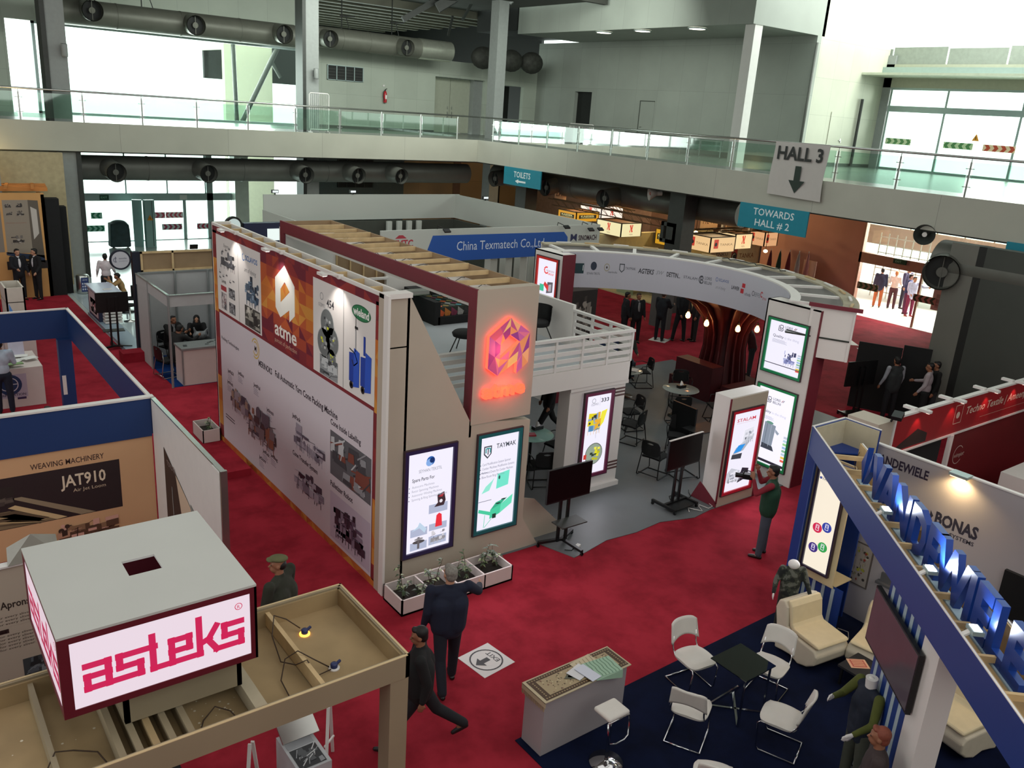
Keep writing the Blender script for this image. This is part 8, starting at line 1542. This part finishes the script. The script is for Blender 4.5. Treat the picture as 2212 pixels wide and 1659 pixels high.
person('man in an olive flat cap and dark green hooded jacket behind the taupe frame', 3.58, 9.0, 38, 1.76, '#2a2c22', '#22221e', cap='#57583a', vox=.018, detail=True, head=(35, -4), wide=1.28, arms=((8, 10, 25, 0), (8, 10, 25, 0)))
t, hd, sp = person('man in a green padded vest filming with a camera beside the corner tower', 11.95, 7.8, 30, 1.73, '#7d1f2c', '#3d444e', '#15120f', vest='#173a28', wide=1.2, vox=.018, detail=True, arms=((55, 22, 105, 28), (50, 16, 110, 22)), legs=((2, 0, 4), (0, 2, 4)), head=(10, 0), jacket=True)
tc2 = thing('video_camera', 'small black video camera held up by the man in the green vest', 'camera', (0, 0, 0))
MB().mat(mBlk).box(-.06, -.08, -.04, .06, .08, .05).build('camera_body', tc2); MB().mat(mBlk).cyl((0, .08, 0), (0, .2, 0), .035, .045, 14).build('lens', tc2); MB().mat(mBlk).tube([(0, -.06, .05), (0, -.04, .1), (0, .05, .1), (0, .07, .05)], .01, 6).build('handle', tc2)
tc2.location = (11.62, 8.1, 1.5); tc2.rotation_euler = (0, 0, math.radians(42))
SB = '#14161c'
person('man in a dark suit and white shirt, left of two at the tan booth', 3.98, 32.4, 200, 1.74, SB, SB, shirt='#c9c9cc', arms=((5, 8, 20, 0), (15, 14, 60, 20)), skin=mSkinL)
person('man in a black suit and pale shirt, right of two at the tan booth', 4.5, 32.35, 115, 1.74, '#151416', '#151416', shirt='#b9b6ba', arms=((5, 12, 40, 0), (2, 10, 20, 0)), skin=mSkinL, head=(-20, 0))
person('man in a white shirt and black trousers seen from behind by the reception desk', 6.42, 31.1, -15, 1.7, '#c3b8bc', '#17181c', jacket=False, arms=((0, 14, 40, 0), (15, 10, 40, 0)), z0=.007)
person('woman in a tan top seated at the reception desk, hand to her face', 6.62, 29.6, 75, 1.62, '#a07f52', '#2c2c2c', hair=mHair, sit=.48, legs=((85, 85, 4), (85, 85, 4)), arms=((40, 10, 110, 10), (35, 12, 80, 10)), lean=15, jacket=False, short=True, z0=.007)
t = thing('office_chair', 'dark chair under the woman at the reception desk', 'chair', (6.66, 29.6, .007)); MB().mat(mBlk).lathe([(0, 0), (.25, 0), (.25, .03), (.03, .06), (.03, .42)], (6.66, 29.6, .007), 18).build('base', t); MB().mat(mBlkF).box(6.45, 29.4, .42, 6.9, 29.8, .48).box(6.86, 29.42, .48, 6.92, 29.78, .85).build('seat', t)
person('man in a black jacket seated at the back left of the small booth', 6.3, 23.35, 200, 1.72, '#131314', '#131314', sit=.46, legs=((85, 85, 4), (85, 85, 4)), arms=((35, 10, 65, 15), (35, 10, 65, 15)), lean=14, head=(0, -25), shirt='#8a8a8c', z0=.024)
person('woman in a black headscarf seated at the back right of the small booth', 7.0, 23.25, 165, 1.62, '#0e0e10', '#0e0e10', sit=.46, scarf='#0b0b0d', legs=((85, 85, 4), (85, 85, 4)), arms=((30, 10, 60, 15), (30, 10, 60, 15)), lean=10, z0=.024, skin=mSkinL)
person('person in a dark grey jacket seated with back turned at the small booth table', 6.05, 22.1, -60, 1.72, '#1c1b1b', '#2a2620', sit=.46, legs=((85, 80, 6), (85, 80, 6)), arms=((40, 12, 50, 10), (40, 12, 50, 10)), lean=18, z0=.024)
for i, (x, y, rz, lb_) in enumerate(((6.3, 23.4, 200, 'black chair under the man at the back left of the small booth'), (7.0, 23.3, 165, 'black chair under the woman in the headscarf'))): dup(ch0, (x, y, .024), math.radians(rz), lb_, GRP)
person('man in a pale blue shirt standing at the counter with the round logo', 2.02, 20.86, -8, 1.72, '#a9b6c4', '#161c2c', jacket=False, arms=((15, 12, 60, 10), (15, 12, 60, 10)), vox=.02)
person('person whose dark hair just shows above the blue fascia edge', 2.2, 16.1, 10, 1.66, '#2c2c30', '#1c1c20')
person('man in a black suit turned sideways, leftmost of the five by the slab', 20.15, 19.85, -120, 1.72, SB, SB)
person('bald man in a dark suit with a silver tie facing the camera', 20.45, 19.6, 160, 1.72, '#15171b', '#15171b', shirt='#8f8f90', tie='#77797c', hair=M('hair_short', '#3a2c26', .8, var=.1), skin=mSkin)
person('man in a dark suit holding a phone, third of the five men', 21.5, 19.45, -75, 1.74, '#14181e', '#14181e', hair=M('hair_short'), arms=((10, 8, 20, 0), (30, 8, 70, 10)))
person('tall man in a black suit seen from behind with hands clasped behind', 22.1, 19.1, -12, 1.82, '#0f1216', '#0f1216', arms=((-25, 10, 10, 25), (-25, 10, 10, 25)), hair=mHairG, legs=((6, 0, 8), (-4, 0, 8)), skin=mSkinL)
person('man in a long dark coat at the right end of the five in suits', 22.65, 18.9, 60, 1.74, '#1e1a1a', '#1c1a1a')
person('person in a dark green top sitting by the laden table at the carpet corner', 17.35, 16.9, 150, 1.7, '#1b211e', '#26303c', sit=.46, legs=((85, 80, 6), (85, 80, 6)), arms=((25, 10, 50, 10), (25, 10, 50, 10)), z0=.022, lean=8)
tag(MB().mat(mBlk).box(17.15, 16.7, .022, 17.55, 17.15, .46).build('stool_box'), 'dark stool under the person at the carpet corner', 'stool')
person('man in a dark red top and cap bent beside the tree tower', 21.0, 15.2, 40, 1.72, '#3a171a', '#232a2e', lean=18, arms=((40, 12, 60, 15), (40, 12, 60, 15)), head=(0, -15))
person('person in a black jacket standing close behind the tree tower', 20.9, 14.3, 20, 1.6, '#121312', '#1c1d1c', lean=10)
person('person walking in the shade under the upper floor, legs apart', 12.15, 14.1, 70, 1.7, '#0e0e10', '#101012', legs=((28, 5, 2), (-24, 20, 2)), z0=.022)
person('man in a grey vest over a pale shirt seen from behind by the black TV', 21.3, 10.85, -25, 1.74, '#8d8f96', '#15161a', vest='#26292a', arms=((5, 12, 20, 0), (5, 12, 20, 0)), wide=1.08)
person('man in a light pinkish shirt seen from behind near the grey pier', 21.7, 10.15, 20, 1.72, '#9c9296', '#121214', jacket=False, arms=((5, 10, 30, 0), (20, 10, 60, 10)), head=(20, 0))
person('person in a black top standing just beyond the man in the light shirt', 22.05, 10.15, 50, 1.72, '#101010', '#2a2a2c', arms=((5, 10, 15, 0), (5, 10, 15, 0)))
person('man in a navy jacket and tan trousers, leftmost in the lit doorway', 35.6, 19.65, -60, 1.74, '#2a2c44', '#a8623c', z0=.021, skin=mSkinL, shirt='#d8d0d0')
person('person in a white top and dark skirt, second in the lit doorway', 36.0, 19.2, -80, 1.68, '#d8ccc4', '#4a2c34', z0=.021, jacket=False, hair=M('hair_fair', '#b87c50', .7, var=.1), skin=mSkinL, arms=((10, 12, 60, 10), (10, 12, 60, 10)))
person('tall man in a dark jacket and white shirt, third in the lit doorway', 36.6, 19.0, -190, 1.86, '#34304a', '#2c2838', shirt='#e0dce0', z0=.021, skin=mSkinL)
person('person in a pale coat with one arm round another, nearest in the lit doorway', 35.3, 18.0, 150, 1.7, '#b9c0e0', '#7a2a4c', '#a82c3c', z0=.021, skin=mSkinL, arms=((60, 30, 40, 0), (10, 8, 40, 10)))
person('person in a navy jacket behind the pale coat in the lit doorway', 35.6, 18.35, 200, 1.72, '#2c3460', '#5a2c4c', z0=.021, skin=mSkinL)
person('person with reddish hair cut off by the bottom edge behind the mannequin', 7.35, 3.1, 30, 1.68, '#3a3030', '#222222', hair=M('hair_henna', '#7a4030', .7, var=.15, scale=30), z0=.024, detail=True)
# mannequins
t, hd, sp = person('headless white mannequin in an olive top and dark blue vest by the striped panel', 8.15, 3.68, 62, 1.68, '#4c5220', '#3f4238', vest='#131b2a', skin=mMann, headless=True, z0=.05, cat='mannequin', name='mannequin', arms=((25, 25, 45, 10), (30, 15, 75, 38)), legs=((0, 0, 3), (0, 0, 3)), vox=.018, detail=True)
MB().mat(mMann).cyl(sp(0, 0, .56), sp(0, .01, .68), .06, .066, 18).build('neck_cap', t)
MB().mat(mSteel).lathe([(0, 0), (.18, 0), (.18, .012), (.015, .025), (.015, .4)], (0, 0, -.026), 22).build('base', t)
t, hd, sp = person('low mannequin with a white cap in a camouflage jacket behind the cream armchair', 10.2, 6.08, 140, 1.3, '#3a3e38', '#23241f', skin=mMann, headless=True, z0=.05, cat='mannequin', name='mannequin', arms=((10, 22, 30, 0), (10, 22, 30, 0)), vox=.018)
MB().mat(mMann).ell(sp(0, 0, .62), (.085, .085, .07), 16).build('neck_cap', t); MB().mat(mSteel).lathe([(0, 0), (.15, 0), (.15, .012), (.015, .025), (.015, .3)], (0, 0, -.026), 22).build('base', t)
cam_m = bpy.data.materials['cloth_3a3e38']; nt = cam_m.node_tree; rp = [n for n in nt.nodes if n.type == 'VALTORGB'][0]; rp.color_ramp.interpolation = 'CONSTANT'; e = rp.color_ramp.elements; e[0].color = (*srgb('#1c1f1e'), 1); e[1].color = (*srgb('#5a5c54'), 1); e[1].position = .52; q = e.new(.44); q.color = (*srgb('#33372e'), 1)
